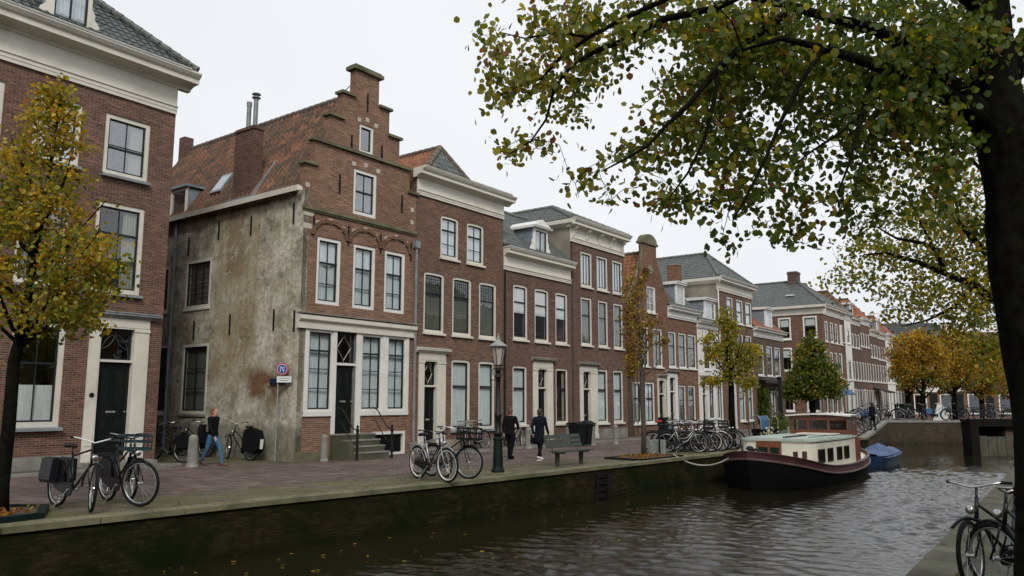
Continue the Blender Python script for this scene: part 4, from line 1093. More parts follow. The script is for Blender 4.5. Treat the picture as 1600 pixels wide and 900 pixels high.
# ================================================================ FAR ROW
far = [  # px0, px1, wall, label, eave z, roof kind, roof mat, windows/floor
    (1321, 1338, 'whitewall', 'white narrow three-storey house just beyond the brick corner block', 10.3, 'tile_red', 2),
    (1338, 1352, 'brick_f', 'brown brick house with white cornice second beyond the corner block', 10.0, 'tile_red', 3),
    (1352, 1367, 'brick_d', 'brown brick house under an orange roof third beyond the corner block', 10.3, 'tile_orange', 4),
    (1367, 1379, 'brick_f', 'brick house with dark shop awning far down the row', 9.3, 'tile_orange', 3),
    (1379, 1391, 'brick_d', 'reddish brick house between the awning house and the far white house', 9.2, 'tile_red', 3),
    (1391, 1403, 'whitewall', 'far white three-storey house just left of the orange trees', 9.4, 'tile_orange', 2),
    (1403, 1417, 'brick_f', 'last brick house partly covered by the orange trees', 8.8, 'tile_red', 3),
    (1417, 1430, 'brick_d', 'cream-trimmed brick house behind the first orange tree', 8.3, 'tile_orange', 3),
    (1430, 1446, 'whitewall', 'pale house at the far end behind the orange trees', 8.0, 'tile_red', 3),
]
for (a, b, wm, lab, ze, rm, nw) in far:
    u0, u1 = ROW.u(a, 0), ROW.u(b, 0)
    h = House('far_row_house', lab, 'house', ROW, u0 + .02, u1, 9, group='houses down the far end of the row'); W = h.w
    fl = [(1.0, 3.3), (4.2, 6.2), (ze - 2.4, ze - .9)] if ze > 8.5 else [(1.0, 3.2), (4.2, 6.6)]
    for k, (z0, z1) in enumerate(fl):
        for i in range(nw):
            xc = W * (i + .5) / nw; hw = min(.62, W / nw * .33)
            if k == 0 and i == 0:
                h.holes.append([(xc - .5, .1), (xc + .5, .1), (xc + .5, 3.3), (xc - .5, 3.3)])
                MB().ring([(xc - .5, .1), (xc + .5, .1), (xc + .5, 3.3), (xc - .5, 3.3)], inset([(xc - .5, .1), (xc + .5, .1), (xc + .5, 3.3), (xc - .5, 3.3)], .13), -.03, .15).build('door_surround', M['white'], h.r)
                MB().box(xc - .38, xc + .38, .08, .12, .1, 3.18).build('door', M['door'], h.r)
            else: window(h, xc - hw, xc + hw, z0, z1, cols=1, rows=[], rail=.5, fw=.14, curt='lace', sill='white', frame='white', cheap=(i % 2 == 0), glass='glass2')
    body(h, ze + .7, wm); cornice(h, ze, ze + .72, .45, ends=.0, frame='white' if wm != 'brick_f' else 'cream', gut=False)
    if a in (1321, 1352, 1391):
        roof(h, [[(-.1, 9, ze + .75), (-.1, -.2, ze + .75), (W / 2, 1.5, ze + 3.0), (W / 2, 9, ze + 3.0)], [(-.1, -.2, ze + .75), (W + .1, -.2, ze + .75), (W / 2, 1.5, ze + 3.0)], [(W + .1, -.2, ze + .75), (W + .1, 9, ze + .75), (W / 2, 9, ze + 3.0), (W / 2, 1.5, ze + 3.0)]], M[rm],
             [((W / 2, 1.5, ze + 3.05), (W / 2, 9, ze + 3.05))], tw=.4, th=.6, amp=.02)
        chimney(h, W / 2, 4, ze + 2.2, ze + 4.0, .8, .6, mat='brick_e')
    else:
        roof(h, [[(0, -.15, ze + .75), (W, -.15, ze + .75), (W, 3.0, ze + 3.0), (0, 3.0, ze + 3.0)], [(W, 6, ze + .75), (0, 6, ze + .75), (0, 3, ze + 3.0), (W, 3, ze + 3.0)]], M[rm], [((0, 3, ze + 3.05), (W, 3, ze + 3.05))], tw=.4, th=.6, amp=.02)
        if a in (1338, 1379): dormer(h, W * .3, W * .55, ze + .9, ze + 2.2, 1.6, y0=.2, cols=1, rows=1, curt=None)
    if a == 1367: MB().prism([(0, 3.6), (-1.6, 3.1), (-1.6, 2.95), (0, 3.45)], .2, W - .2).build('awning', M['brown_awning'], h.r)
# end-of-street block with dark roof, and the shops across the bridge road
XR = Fac((44.0, 122.0), Vector((1, -.12, 0)).normalized())
h = House('slate_roofed_hall', 'large dark slate roof rising behind the far orange trees', 'building', XR, 2.0, 24.0, 14)
for i in range(6): window(h, 1.5 + i * 3.4, 2.9 + i * 3.4, 5.0, 7.4, cols=2, rows=[], rail=.5, fw=.15, curt=None, sill=None, frame='white')
body(h, 9.5, 'brick_f')
roof(h, [[(-.2, -.3, 9.5), (22.2, -.3, 9.5), (20.0, 5.5, 14.2), (1.5, 5.5, 14.2)], [(-.2, 14, 9.5), (-.2, -.3, 9.5), (1.5, 5.5, 14.2), (1.5, 14, 14.2)], [(22.2, -.3, 9.5), (22.2, 14, 9.5), (20, 14, 14.2), (20, 5.5, 14.2)]], M['slate'], tw=.5, th=.7, amp=.01)
chimney(h, 4.5, 6, 13.5, 15.4, 1.0, .8, mat='brick_f')
XS = Fac((50.0, 100.0), Vector((1, -.10, 0)).normalized())
for k, (u0, u1, wm, lab, ze) in enumerate(((0, 6.2, 'brick_e', 'far shop house with white shopfront across the bridge road, leftmost of three', 7.6), (6.25, 13.5, 'brick_c', 'far shop house with pinkish fascia in the middle of three beyond the bridge', 8.2), (13.55, 22.0, 'whitewall', 'far pale shop house beside the big trunk, rightmost beyond the bridge', 7.8))):
    h = House('far_shop_house', lab, 'house', XS, u0, u1, 9, group='shops beyond the bridge'); W = h.w; n = 4
    for i in range(n):
        xc = W * (i + .5) / n
        window(h, xc - .55, xc + .55, 4.6, 6.6, cols=1, rows=[], rail=.5, fw=.14, curt='lace', sill='white', frame='white', glass='glass2')
        if i % 2 == 0: window(h, xc - .8, xc + .8, .5, 3.0, cols=1, rows=[], fw=.16, curt=None, sill=None, frame='white')
        else: door_leaf(h, xc - .45, xc + .45, .1, 3.0, h.r, y=-.06, handle=False)
    MB().box(.1, W - .1, -.2, -.002, 3.2, 3.85).build('fascia', M['white' if k != 1 else 'scarf'], h.r)
    body(h, ze, wm); cornice(h, ze - .5, ze, .35, ends=0, frame='white', gut=False)
    roof(h, [[(0, -.15, ze + .05), (W, -.15, ze + .05), (W, 3.0, ze + 2.6), (0, 3.0, ze + 2.6)]], M['tile_red'], tw=.5, th=.7, amp=.02)

# houses on the near bank, set back behind the lime trees; they stand to the right of the view
_q = Vector((4.43, 9.19, 0)) + Vector((vdir(1686).y, -vdir(1686).x, 0)) * 13 - vdir(1686) * 10
OB = Fac((_q.x, _q.y), vdir(1686))
OB.A = OB.A + OB.d * 84; OB.d = -OB.d; OB.n = Vector((-OB.d.y, OB.d.x, 0)); OB.rot = math.atan2(OB.d.y, OB.d.x)
for k, (u0, u1, wm, lab, ze) in enumerate(((0, 20, 'brick_c', 'red brick house block on the near bank nearest the bridge', 9.5), (20.05, 38, 'brick_f', 'dark brick house block on the near bank behind the second tree', 11), (38.05, 56, 'brick_d', 'plum brick house block on the near bank across from the boat', 10), (56.05, 74, 'brick_a', 'brown brick house block on the near bank across from the red houses', 11.5), (74.05, 95, 'brick_c', 'red brick house block on the near bank beside the camera', 10))):
    h = House('near_bank_house', lab, 'house', OB, u0, u1, 8, group='houses on the near bank'); W = h.w; n = 7
    for i in range(n):
        xc = W * (i + .5) / n
        for z0, z1 in ((1, 3.2), (4.4, 6.6), (7.4, 8.9)): window(h, xc - .6, xc + .6, z0, z1, cols=1, rows=[], rail=.5, fw=.13, curt=None, sill=None, frame='white')
    body(h, ze, wm); cornice(h, ze - .6, ze + .1, .4, ends=0, frame='white', gut=False)
    roof(h, [[(0, -.15, ze + .12), (W, -.15, ze + .12), (W, 3.5, ze + 3), (0, 3.5, ze + 3)], [(W, 8, ze), (0, 8, ze), (0, 3.5, ze + 3), (W, 3.5, ze + 3)]], M['tile_grey'], tw=.6, th=.8)
# ================================================================ GROUND, QUAY, WATER
WZ = -.97
QL = [(-60, -48), (-16.2, 2.6), (-7.77, 12.48), (-4.93, 15.80), (-1.22, 19.75), (4.14, 26.1), (8.29, 31.0), (19.5, 44.3), (26.8, 57.6)]
QL = [Vector((x, y, 0)) for x, y in QL]
RB0, RBD = Vector((4.43, 9.19, 0)), vdir(1686)
def offs(line, d):
    out = []
    for i, p in enumerate(line):
        a = (line[min(i + 1, len(line) - 1)] - line[max(i - 1, 0)]).normalized()
        out.append(p + Vector((-a.y, a.x, 0)) * d)
    return out
def strip(mb, l0, l1, z0, z1=None):
    z1 = z0 if z1 is None else z1; n = len(l0)
    mb.add([(p.x, p.y, z0) for p in l0] + [(p.x, p.y, z1) for p in l1], [(i, i + 1, n + i + 1, n + i) for i in range(n - 1)])
    return mb
# bed under everything, to the horizon
tag(MB().box(-900, 900, -300, 1500, -3.2, -3.0).build('ground', M['soil']), kind='structure')
# left bank street
far = [Vector((26.8, 57.6, 0)), Vector((75, 60, 0)), Vector((600, 70, 0)), Vector((600, 1200, 0)), Vector((-600, 1200, 0)), Vector((-600, -48, 0))]
poly = QL + far[1:]
me = MB(); tri = tessellate_polygon([[p for p in poly]]); me.add([(p.x, p.y, 0) for p in poly], [tuple(t) for t in tri])
tag(me.build('street', M['street']), kind='structure')
def quay_z(p):   # the quay rises towards the bridge
    s_ = (p.y - 44.3) / (57.6 - 44.3); return max(0, min(1, s_)) * .62
# mossy verge strip
l0, l1 = offs(QL[1:8], .42), offs(QL[1:8], 2.5)
tag(strip(MB(), l0, l1, .004).build('quay_verge', M['verge']), kind='structure')
k0, k1 = offs(QL[1:8], 2.5), offs(QL[1:8], 2.62)
tag(strip(MB(), k0, k1, .008).build('kerb_line', M['pavement']), kind='structure')
# quay wall + coping
qw = empty('quay_wall', (0, 0, 0), label='mossy dark brick quay wall along the left bank of the canal', cat='quay wall')
m = MB()
a, b = QL[:8], offs(QL[:8], .5)
for (p, q) in zip(a[:-1], a[1:]): m.quad((p.x, p.y, -3), (q.x, q.y, -3), (q.x, q.y, -.06), (p.x, p.y, -.06))
m.build('wall', M['quay_brick'], qw)
m = MB(); oo = offs(QL[:8], -.05); ii = offs(QL[:8], .42)
for i in range(len(oo) - 1):
    p, q, r_, s_ = oo[i], oo[i + 1], ii[i + 1], ii[i]
    L = (q - p).length; n = max(1, int(L / 1.15))
    for k in range(n):
        t0, t1 = (k + .006) / n, (k + .994) / n
        P = [p.lerp(q, t0), p.lerp(q, t1), s_.lerp(r_, t1), s_.lerp(r_, t0)]; dz = rnd.uniform(-.006, .006)
        m.add([(v.x, v.y, -.075) for v in P] + [(v.x, v.y, .022 + dz) for v in P], [(0, 3, 2, 1), (4, 5, 6, 7), (0, 1, 5, 4), (1, 2, 6, 5), (2, 3, 7, 6), (3, 0, 4, 7)])
m.build('coping', M['coping'], qw)
# ladder recess in the quay
p = ground(876, 765, -.3); d = (QL[6] - QL[5]).normalized(); P0 = QL[5] - (QL[5] - QL[4]) * .0
sx = (p - QL[4]).dot((QL[5] - QL[4]).normalized()); dq = (QL[5] - QL[4]).normalized(); pr = QL[4] + dq * (QL[5] - QL[4]).length * .72
rc = empty('quay_ladder', pr, math.atan2(dq.y, dq.x), 'dark timber fender with iron rungs let into the quay wall below the bench', 'ladder')
m = MB()
m.box(-.32, -.25, -.10, .02, -1.3, -.14); m.box(.25, .32, -.10, .02, -1.3, -.14)
m.build('uprights', M['darkwood'], rc)
m = MB()
for z in (-.3, -.5, -.7, -.9): m.box(-.25, .25, -.07, -.03, z, z + .03)
m.build('rungs', M['black'], rc); MB().box(-.25, .25, -.022, .01, -1.3, -.14).build('backing', M['darkwood'], rc)
# bridge approach, abutment, deck
ap = empty('bridge_abutment', (0, 0, 0), label='brick abutment wall carrying the ramp up to the canal bridge', cat='abutment')
A0, A1, A2 = Vector((19.2, 44.0, 0)), Vector((26.8, 57.6, 0)), Vector((32.2, 57.6, 0))
m = MB(); m.quad((A0.x, A0.y, -3), (A1.x, A1.y, -3), (A1.x, A1.y, .5), (A0.x, A0.y, -.05)); m.quad((A1.x, A1.y, -3), (A2.x, A2.y, -3), (A2.x, A2.y, .5), (A1.x, A1.y, .5))
m.quad((A2.x, A2.y, -3), (A2.x, 70, -3), (A2.x, 70, .5), (A2.x, A2.y, .5)); m.build('wall', M['abut'], ap)
m = MB()
def curb(p, q, zp, zq, w=.4):
    d = (q - p).normalized(); n = Vector((-d.y, d.x, 0)) * w; o_ = Vector((d.y, -d.x, 0)) * .05
    P = [p + o_, q + o_, q + n, p + n]; Z = [zp, zq, zq, zp]
    m.add([(v.x, v.y, z - .16) for v, z in zip(P, Z)] + [(v.x, v.y, z) for v, z in zip(P, Z)], [(0, 3, 2, 1), (4, 5, 6, 7), (0, 1, 5, 4), (1, 2, 6, 5), (2, 3, 7, 6), (3, 0, 4, 7)])
curb(A0, A1, .02, .65); curb(A1, A2, .66, .66); m.build('coping', M['stone'], ap)
m = MB(); m.add([(A0.x, A0.y, .0), (A1.x, A1.y, .60), (A1.x - 4, A1.y + 3, .60), (A0.x - 4, A0.y + 3, .0), (A1.x - 4, A1.y + 14, .60), (A2.x + .1, A2.y + .3, .60), (A2.x + .1, A2.y + 14, .60), (A1.x - 9, A1.y + 7, 0.0), (A1.x - 9, A1.y + 20, 0.0), (A2.x, A2.y + 24, 0.0)],
      [(0, 1, 2, 3), (1, 5, 6, 4, 2), (3, 2, 7), (2, 4, 8, 7), (4, 6, 9, 8)])
tag(m.build('ramp', M['street']), kind='structure')
br = empty('canal_bridge', (A2.x, A2.y, 0), label='low dark bridge deck crossing the canal beyond the boats', cat='bridge')
m = MB().box(-.3, 14, .1, 7.5, .28, .60); m.box(-.2, 14, -.06, .1, .22, .68); m.build('deck', M['darkwood'], br)
m = MB()
for x in (3.2, 7.8): m.box(x, x + .7, .4, 7, -3, .28)
m.build('pier', M['brick_f'], br)
m = MB()
for i in range(15): m.tube([(-.2 + i, .02, .68), (-.2 + i, .02, 1.55)], .025, 5)
for z in (1.0, 1.3, 1.55): m.tube([(-.2, .02, z), (13.8, .02, z)], .022, 5)
m.build('railing', M['black'], br)
# timber guide work in front of the bridge
g0 = at_depth(1512, 690, 44); fw = empty('timber_fender', (g0.x, 44, 0), R(8), 'dark post and grey plank guide wall standing in the water by the bridge', 'fender')
m = MB().box(.08, .58, -.2, .5, -3, 1.0).box(-.1, 4.2, .1, .35, .88, 1.02); m.build('post', M['darkwood'], fw)
m = MB()
for i in range(13): m.box(.66 + i * .27, .66 + i * .27 + .25, -.05 + .02 * (i % 2), .08, -3, .08 + rnd.uniform(-.03, .03))
m.build('planks', M['greywood'], fw)
# right bank
rb = [RB0 + RBD * t for t in (-30, -12, 0, 30, 66)]
poly = rb + [Vector((200, rb[-1].y, 0)), Vector((200, -60, 0)), Vector((rb[0].x, -60, 0))]
m = MB(); tri = tessellate_polygon([[p for p in poly]]); m.add([(p.x, p.y, -.02) for p in poly], [tuple(t) for t in tri])
tag(m.build('near_quay', M['nearverge']), kind='structure')
rq = empty('near_quay_wall', (0, 0, 0), label='mossy stone-edged quay wall at the lower right corner', cat='quay wall')
m = MB()
for p, q in zip(rb[:-1], rb[1:]): m.quad((p.x, p.y, -3), (q.x, q.y, -3), (q.x, q.y, -.06), (p.x, p.y, -.06))
m.build('wall', M['quay_brick'], rq)
m = MB(); oo = offs(rb, .05); ii = offs(rb, -.40)
for i in range(len(oo) - 1):
    L = (oo[i + 1] - oo[i]).length; n = max(1, int(L / 1.1))
    for k in range(n):
        t0, t1 = (k + .01) / n, (k + .99) / n
        P = [oo[i].lerp(oo[i + 1], t0), oo[i].lerp(oo[i + 1], t1), ii[i].lerp(ii[i + 1], t1), ii[i].lerp(ii[i + 1], t0)]
        m.add([(v.x, v.y, -.14) for v in P] + [(v.x, v.y, .012) for v in P], [(0, 3, 2, 1), (4, 5, 6, 7), (0, 1, 5, 4), (1, 2, 6, 5), (2, 3, 7, 6), (3, 0, 4, 7)])
m.build('coping', M['darkstone'], rq)
# water
def waves():
    g = np.random.default_rng(77); cd = np.array([.66, .75]); cn = np.array([cd[1], -cd[0]])     # along the canal, across it
    s = np.concatenate([np.arange(-6, 30, .055), 30 + np.cumsum(np.linspace(.055, .35, 170))]); w = np.arange(-3.0, 15.0, .07)
    Sg, Wg = np.meshgrid(s, w, indexing='ij'); o = np.array([-7.8, 12.5]); X = o[0] + Sg * cd[0] + Wg * cn[0]; Y = o[1] + Sg * cd[1] + Wg * cn[1]
    Z = np.zeros_like(X)
    for k in range(56):
        lam = .16 * (.72 / .16) ** g.random(); th = math.radians(215) + g.normal(0, .75); kx, ky = math.cos(th) * 2 * math.pi / lam, math.sin(th) * 2 * math.pi / lam
        Z += .0066 * lam ** .95 * np.sin(kx * X + ky * Y + g.random() * 6.28 + .6 * np.sin(.5 * X + .3 * Y + k))
    gust = .72 + .28 * np.sin(.31 * X + .17 * Y + 1) * np.sin(.23 * Y - .2 * X) + .2 * np.sin(.9 * X - .4 * Y)
    sh = np.clip((Wg - .2) / 6.5, 0, 1); sh = sh * sh * (3 - 2 * sh); Z = Z * (.14 + .86 * sh) * gust
    edge = np.minimum(np.minimum((Sg - s[0]) / 1.0, (s[-1] - Sg) / 5.0), np.minimum((Wg - w[0]) / .5, (w[-1] - Wg) / .5)); edge = np.clip(edge, 0, 1); Z = Z * edge + .012 * edge
    return s, w, X, Y, Z
s_, w_, X_, Y_, Z_ = waves(); ni, nj = X_.shape
V = np.stack([X_, Y_, Z_ + WZ], -1).reshape(-1, 3); idx = np.arange(ni * nj).reshape(ni, nj)
F = np.stack([idx[:-1, :-1], idx[1:, :-1], idx[1:, 1:], idx[:-1, 1:]], -1).reshape(-1, 4)
q4 = np.array([(-300, -150, WZ), (300, -150, WZ), (300, 300, WZ), (-300, 300, WZ)]) - np.array([0, 0, .008])
F = np.vstack([F, np.arange(4) + len(V)]); V = np.vstack([V, q4])
me = bpy.data.meshes.new('water'); me.vertices.add(len(V)); me.vertices.foreach_set('co', V.astype('f').ravel()); me.loops.add(F.size); me.loops.foreach_set('vertex_index', F.astype('i').ravel())
me.polygons.add(len(F)); me.polygons.foreach_set('loop_start', np.arange(len(F), dtype='i') * 4); me.polygons.foreach_set('loop_total', np.full(len(F), 4, 'i')); me.polygons.foreach_set('use_smooth', [True] * len(F)); me.update(calc_edges=True)
me.materials.append(M['water']); wo = bpy.data.objects.new('water', me); COL.objects.link(wo); tag(wo, kind='structure')
# pavement along the houses
m = MB()
for (fac, u0, u1, w_) in ((ROW, 5.3, 48.6, 1.25), (NEAR, -9, .1, 1.0)):
    P = [fac.pt(u0, -w_), fac.pt(u1, -w_), fac.pt(u1, -.0), fac.pt(u0, 0)]
    m.add([(v.x, v.y, -.05) for v in P] + [(v.x, v.y, .07) for v in P], [(4, 5, 6, 7), (0, 1, 5, 4), (3, 0, 4, 7), (1, 2, 6, 5)])
tag(m.build('pavement', M['pavement']), kind='structure')
m = MB()
for (fac, u0, u1, w_) in ((ROW, 5.2, 48.7, 1.25), (NEAR, -9, .2, 1.0)):
    n = int((u1 - u0) / 1.0)
    for i in range(n):
        a, b = u0 + (u1 - u0) * (i + .01) / n, u0 + (u1 - u0) * (i + .99) / n
        P = [fac.pt(a, -w_ - .16), fac.pt(b, -w_ - .16), fac.pt(b, -w_), fac.pt(a, -w_)]
        m.add([(v.x, v.y, -.05) for v in P] + [(v.x, v.y, .078) for v in P], [(4, 5, 6, 7), (0, 1, 5, 4), (1, 2, 6, 5), (2, 3, 7, 6), (3, 0, 4, 7)])
tag(m.build('kerb', M['stone']), kind='structure')
P = [NEAR.pt(-3.6, -2.4), NEAR.pt(3.2, -1.5), NEAR.pt(3.2, -1.42), NEAR.pt(-3.6, -2.32)]
tag(MB().add([(p.x, p.y, .005) for p in P], [(0, 1, 2, 3)]).build('drain_channel', M['sill']), kind='structure')
# alley ground with mossy strip
P = [NEAR.pt(.05, 0), ROW.pt(-.0, -.3), ROW.pt(-.0, 12), NEAR.pt(.05, 13.6)]
tag(MB().add([(p.x, p.y, .006) for p in P], [(0, 1, 2, 3)]).build('alley', M['verge']), kind='structure')
AW = Fac((NEAR.pt(.1, 13.5).x, NEAR.pt(.1, 13.5).y), (ROW.pt(0, 12) - NEAR.pt(.1, 13.5)).normalized())
h = House('alley_wall_house', 'dim rendered wall closing the alley behind the two nearest houses', 'wall', AW, 0, 6, .6)
MB().box(0, 7, 0, .4, -.1, 8.5).build('wall', M['grey_render'], h.r)

# ---------------------------------------------------------------- leaves
PAL = {
 'green': ((.075, .115, .018), (.050, .085, .014), (.105, .140, .022)),
 'olive': ((.165, .165, .020), (.20, .18, .022), (.125, .14, .018)),
 'lime': ((.30, .27, .025), (.24, .23, .022), (.36, .30, .03)),
 'yellow': ((.42, .29, .025), (.48, .34, .03), (.34, .25, .022)),
 'orange': ((.34, .16, .02), (.28, .12, .018), (.40, .22, .03)),
 'brown': ((.17, .075, .022), (.13, .06, .02), (.22, .09, .03)),
}
def leaf_mesh(name, pts, size, mix, seed=1, droop=.5, fold=.25, clump=None, jitter=.3, tips=None, mixtip=None):
    """many single leaves; mix: dict of palette weights"""
    g = np.random.default_rng(seed); pts = np.asarray(pts, float); n = len(pts)
    ax = g.normal(size=(n, 3)); ax[:, 2] -= droop; ax /= np.linalg.norm(ax, axis=1)[:, None]           # along the leaf
    sd = np.cross(ax, g.normal(size=(n, 3))); sd /= np.linalg.norm(sd, axis=1)[:, None]
    nn = np.cross(ax, sd)
    s = size * (1 + jitter * g.uniform(-1, 1, n))[:, None]
    prof = [(0, 0, 0), (.46, .28, fold), (.40, .68, fold), (0, 1.0, 0), (-.40, .68, fold), (-.46, .28, fold)]
    V = np.stack([pts + s * (a * sd + b * ax + c * .5 * nn * abs(a)) for a, b, c in prof], 1).reshape(-1, 3)
    idx = (np.arange(n) * 6)[:, None]
    F = np.concatenate([idx + np.array([[0, 1, 2, 3]]), idx + np.array([[0, 3, 4, 5]])], 1).reshape(-1, 4)
    me = bpy.data.meshes.new(name); me.vertices.add(len(V)); me.vertices.foreach_set('co', V.astype('f').ravel())
    me.loops.add(F.size); me.loops.foreach_set('vertex_index', F.ravel().astype('i'))
    me.polygons.add(len(F)); me.polygons.foreach_set('loop_start', np.arange(len(F), dtype='i') * 4); me.polygons.foreach_set('loop_total', np.full(len(F), 4, 'i'))
    me.update(calc_edges=True)
    def colr(mx):
        keys = list(mx); w = np.array([mx[k] for k in keys], float); w /= w.sum(); ch = g.choice(len(keys), n, p=w)
        tab = np.array([PAL[k] for k in keys]); return tab[ch, g.integers(0, 3, n)]
    c = colr(mix)
    if tips is not None: c = np.where((g.random(n) < np.asarray(tips))[:, None], colr(mixtip), c)
    c *= g.uniform(.8, 1.2, n)[:, None]
    A = me.attributes.new('Col', 'FLOAT_COLOR', 'POINT')
    A.data.foreach_set('color', np.concatenate([np.repeat(c, 6, 0), np.ones((n * 6, 1))], 1).astype('f').ravel())
    me.materials.append(M['leaf']); return me

class Tree:
    def __init__(s, name, label, base, bark='bark2', group=None, seed=1):
        s.o = empty(name, base, 0, label, 'tree', group); s.b = Vector(base); s.mb = MB(); s.nodes = []; s.rad = []; s.g = random.Random(seed); s.bark = bark
        s.lp = []; s.tip = []; s.seed = seed
    def limb(s, pts, r, n=8, step=.15):
        """pts in local space with radii"""
        s.mb.tube(pts, r, n)
        for i in range(len(pts) - 1):
            a, b = Vector(pts[i]), Vector(pts[i + 1]); k = max(1, int((b - a).length / step))
            for j in range(k): s.nodes.append(a.lerp(b, j / k)); s.rad.append(r[i] + (r[i + 1] - r[i]) * j / k)
        s.nodes.append(Vector(pts[-1])); s.rad.append(r[-1])
    def furrowed(s, pts, r, n=44, step=.07, depth=.055):
        from mathutils import noise as nz
        P = [Vector(p) for p in pts]; Q = []; rr = []
        for i in range(len(P) - 1):
            k = max(1, int((P[i + 1] - P[i]).length / step))
            p0, p1, p2, p3 = P[max(i - 1, 0)], P[i], P[i + 1], P[min(i + 2, len(P) - 1)]
            for j in range(k):
                t = j / k; Q.append(.5 * ((2 * p1) + (p2 - p0) * t + (2 * p0 - 5 * p1 + 4 * p2 - p3) * t * t + (3 * p1 - p0 - 3 * p2 + p3) * t ** 3)); rr.append(r[i] + (r[i + 1] - r[i]) * t)
        Q.append(P[-1]); rr.append(r[-1]); vs = []
        for i, (p, R_) in enumerate(zip(Q, rr)):
            for k in range(n):
                a = 2 * math.pi * k / n; c_, s_ = math.cos(a), math.sin(a); zz = p.z
                f = 1 + .10 * nz.noise(Vector((c_ * .9, s_ * .9, zz * .9))) + depth * (1 - 3.0 * abs(nz.noise(Vector((c_ * 4.2, s_ * 4.2, zz * 1.3 + 5))))) + .02 * nz.noise(Vector((c_ * 14, s_ * 14, zz * 9)))
                vs.append((p.x + R_ * f * c_, p.y + R_ * f * s_, p.z))
        s.mb.add(vs, [(i * n + k, i * n + (k + 1) % n, (i + 1) * n + (k + 1) % n, (i + 1) * n + k) for i in range(len(Q) - 1) for k in range(n)])
        for p, R_ in zip(Q, rr): s.nodes.append(p); s.rad.append(R_)
    def wig(s, a, b, k, amp, sag=0.0):
        a, b = Vector(a), Vector(b); L = (b - a).length; out = []
        for i in range(k + 1):
            t = i / k; p = a.lerp(b, t) + Vector((s.g.uniform(-1, 1), s.g.uniform(-1, 1), s.g.uniform(-1, 1))) * amp * L * math.sin(math.pi * t)
            p.z += sag * L * math.sin(math.pi * t); out.append(p)
        return out
    def clusters(s, cl, nleaf, spread, rmax=.03, amp=.07, sag=.12, tipf=None, up_bias=.0, minr=.0035):
        arr = np.array([tuple(n) for n in s.nodes]); order = []
        cl = [Vector(c) for c in cl]
        dd = [np.min(np.linalg.norm(arr - np.array(tuple(c)), axis=1)) for c in cl]
        for i in np.argsort(dd):
            c = cl[i]; arr = np.array([tuple(n) for n in s.nodes]) if len(s.nodes) != len(arr) else arr
            d = np.linalg.norm(arr - np.array(tuple(c)), axis=1) + np.maximum(0, arr[:, 2] - c.z) * up_bias
            j = int(np.argmin(d)); L = (s.nodes[j] - c).length
            if L < .02: continue
            k = max(2, min(7, int(L / .18))); pts = s.wig(s.nodes[j], c, k, amp, sag)
            r0 = min(s.rad[j] * .7, rmax, .006 + .012 * L); r0 = max(r0, minr)
            rr = [r0 + (minr * .7 - r0) * q / k for q in range(k + 1)]
            s.mb.tube(pts, rr, 4, cap=False)
            for q in range(1, k + 1): s.nodes.append(pts[q]); s.rad.append(rr[q])
            nl = int(nleaf * s.g.uniform(.6, 1.4)); tf = tipf(c) if tipf else 0; tf = .88 if s.g.random() < tf else .06
            for _ in range(nl):
                t = 1 - abs(s.g.gauss(0, .35)); t = max(.1, min(1, t)); q = t * k; a = int(min(q, k - 1)); p = pts[a].lerp(pts[a + 1], q - a)
                s.lp.append(p + Vector((s.g.gauss(0, 1), s.g.gauss(0, 1), s.g.gauss(0, .8))) * spread); s.tip.append(tf)
    def finish(s, size, mix, mixtip=None, droop=.6, jitter=.3):
        s.mb.build('trunk', M[s.bark], s.o, smooth=True)
        if s.lp:
            me = leaf_mesh('crown', [tuple(p) for p in s.lp], size, mix, s.seed, droop, tips=s.tip if mixtip else None, mixtip=mixtip, jitter=jitter)
            c = bpy.data.objects.new('crown', me); COL.objects.link(c); c.parent = s.o
        return s.o

def ell(g, c, r, n, hollow=.35, low=None):
    out = []
    while len(out) < n:
        v = Vector((g.gauss(0, 1), g.gauss(0, 1), g.gauss(0, 1))).normalized() * (hollow + (1 - hollow) * g.random() ** .6)
        p = Vector((c[0] + v.x * r[0], c[1] + v.y * r[1], c[2] + v.z * r[2]))
        out.append(p)
    return out
# ================================================================ TREES
def loc(base, v): return Vector(v) - Vector(base)
# T1 young maple at the left
b = Vector((-8.75, 14.0, 0)); g = random.Random(5)
T = Tree('autumn_maple', 'yellow-green autumn maple in front of the nearest brick house', b, 'bark', seed=5)
T.limb([(0, 0, -.1), (.0, 0, .5), (.03, 0, 1.5), (.02, 0, 2.6), (.1, .05, 3.3), (.18, .05, 4.3), (.3, 0, 5.4), (.4, 0, 6.6), (.45, 0, 7.5)], [.16, .12, .11, .10, .085, .06, .045, .025, .012], 9)
for a, z0, dx, dy, dz in ((0, 2.7, -1.0, .2, 1.4), (0, 2.9, 1.0, .1, 1.2), (0, 3.1, .2, 1.0, 1.6), (0, 3.2, 1.4, -.3, 1.7), (0, 3.6, -1.2, -.5, 1.6), (0, 4.0, 1.1, .4, 1.6), (0, 4.5, -.8, .3, 1.5), (0, 4.9, .8, -.3, 1.4), (0, 5.5, -.5, 0, 1.2), (0, 3.0, 0, -1.2, 1.3)):
    T.limb(T.wig((.06 + z0 * .03, 0, z0), (dx + .1, dy, z0 + dz), 4, .05, -.08), [.045, .035, .026, .017, .01], 6)
cl = ell(g, (.0, 0, 4.3), (1.7, 1.4, 1.55), 140, .3) + ell(g, (.2, 0, 5.9), (1.1, 1.0, 1.4), 70, .2) + ell(g, (.35, 0, 7.1), (.5, .45, .85), 34, .0) + ell(g, (1.15, 0, 4.1), (.9, .8, 1.0), 36, .2) + ell(g, (.9, -.1, 3.35), (.7, .6, .35), 16, .1)
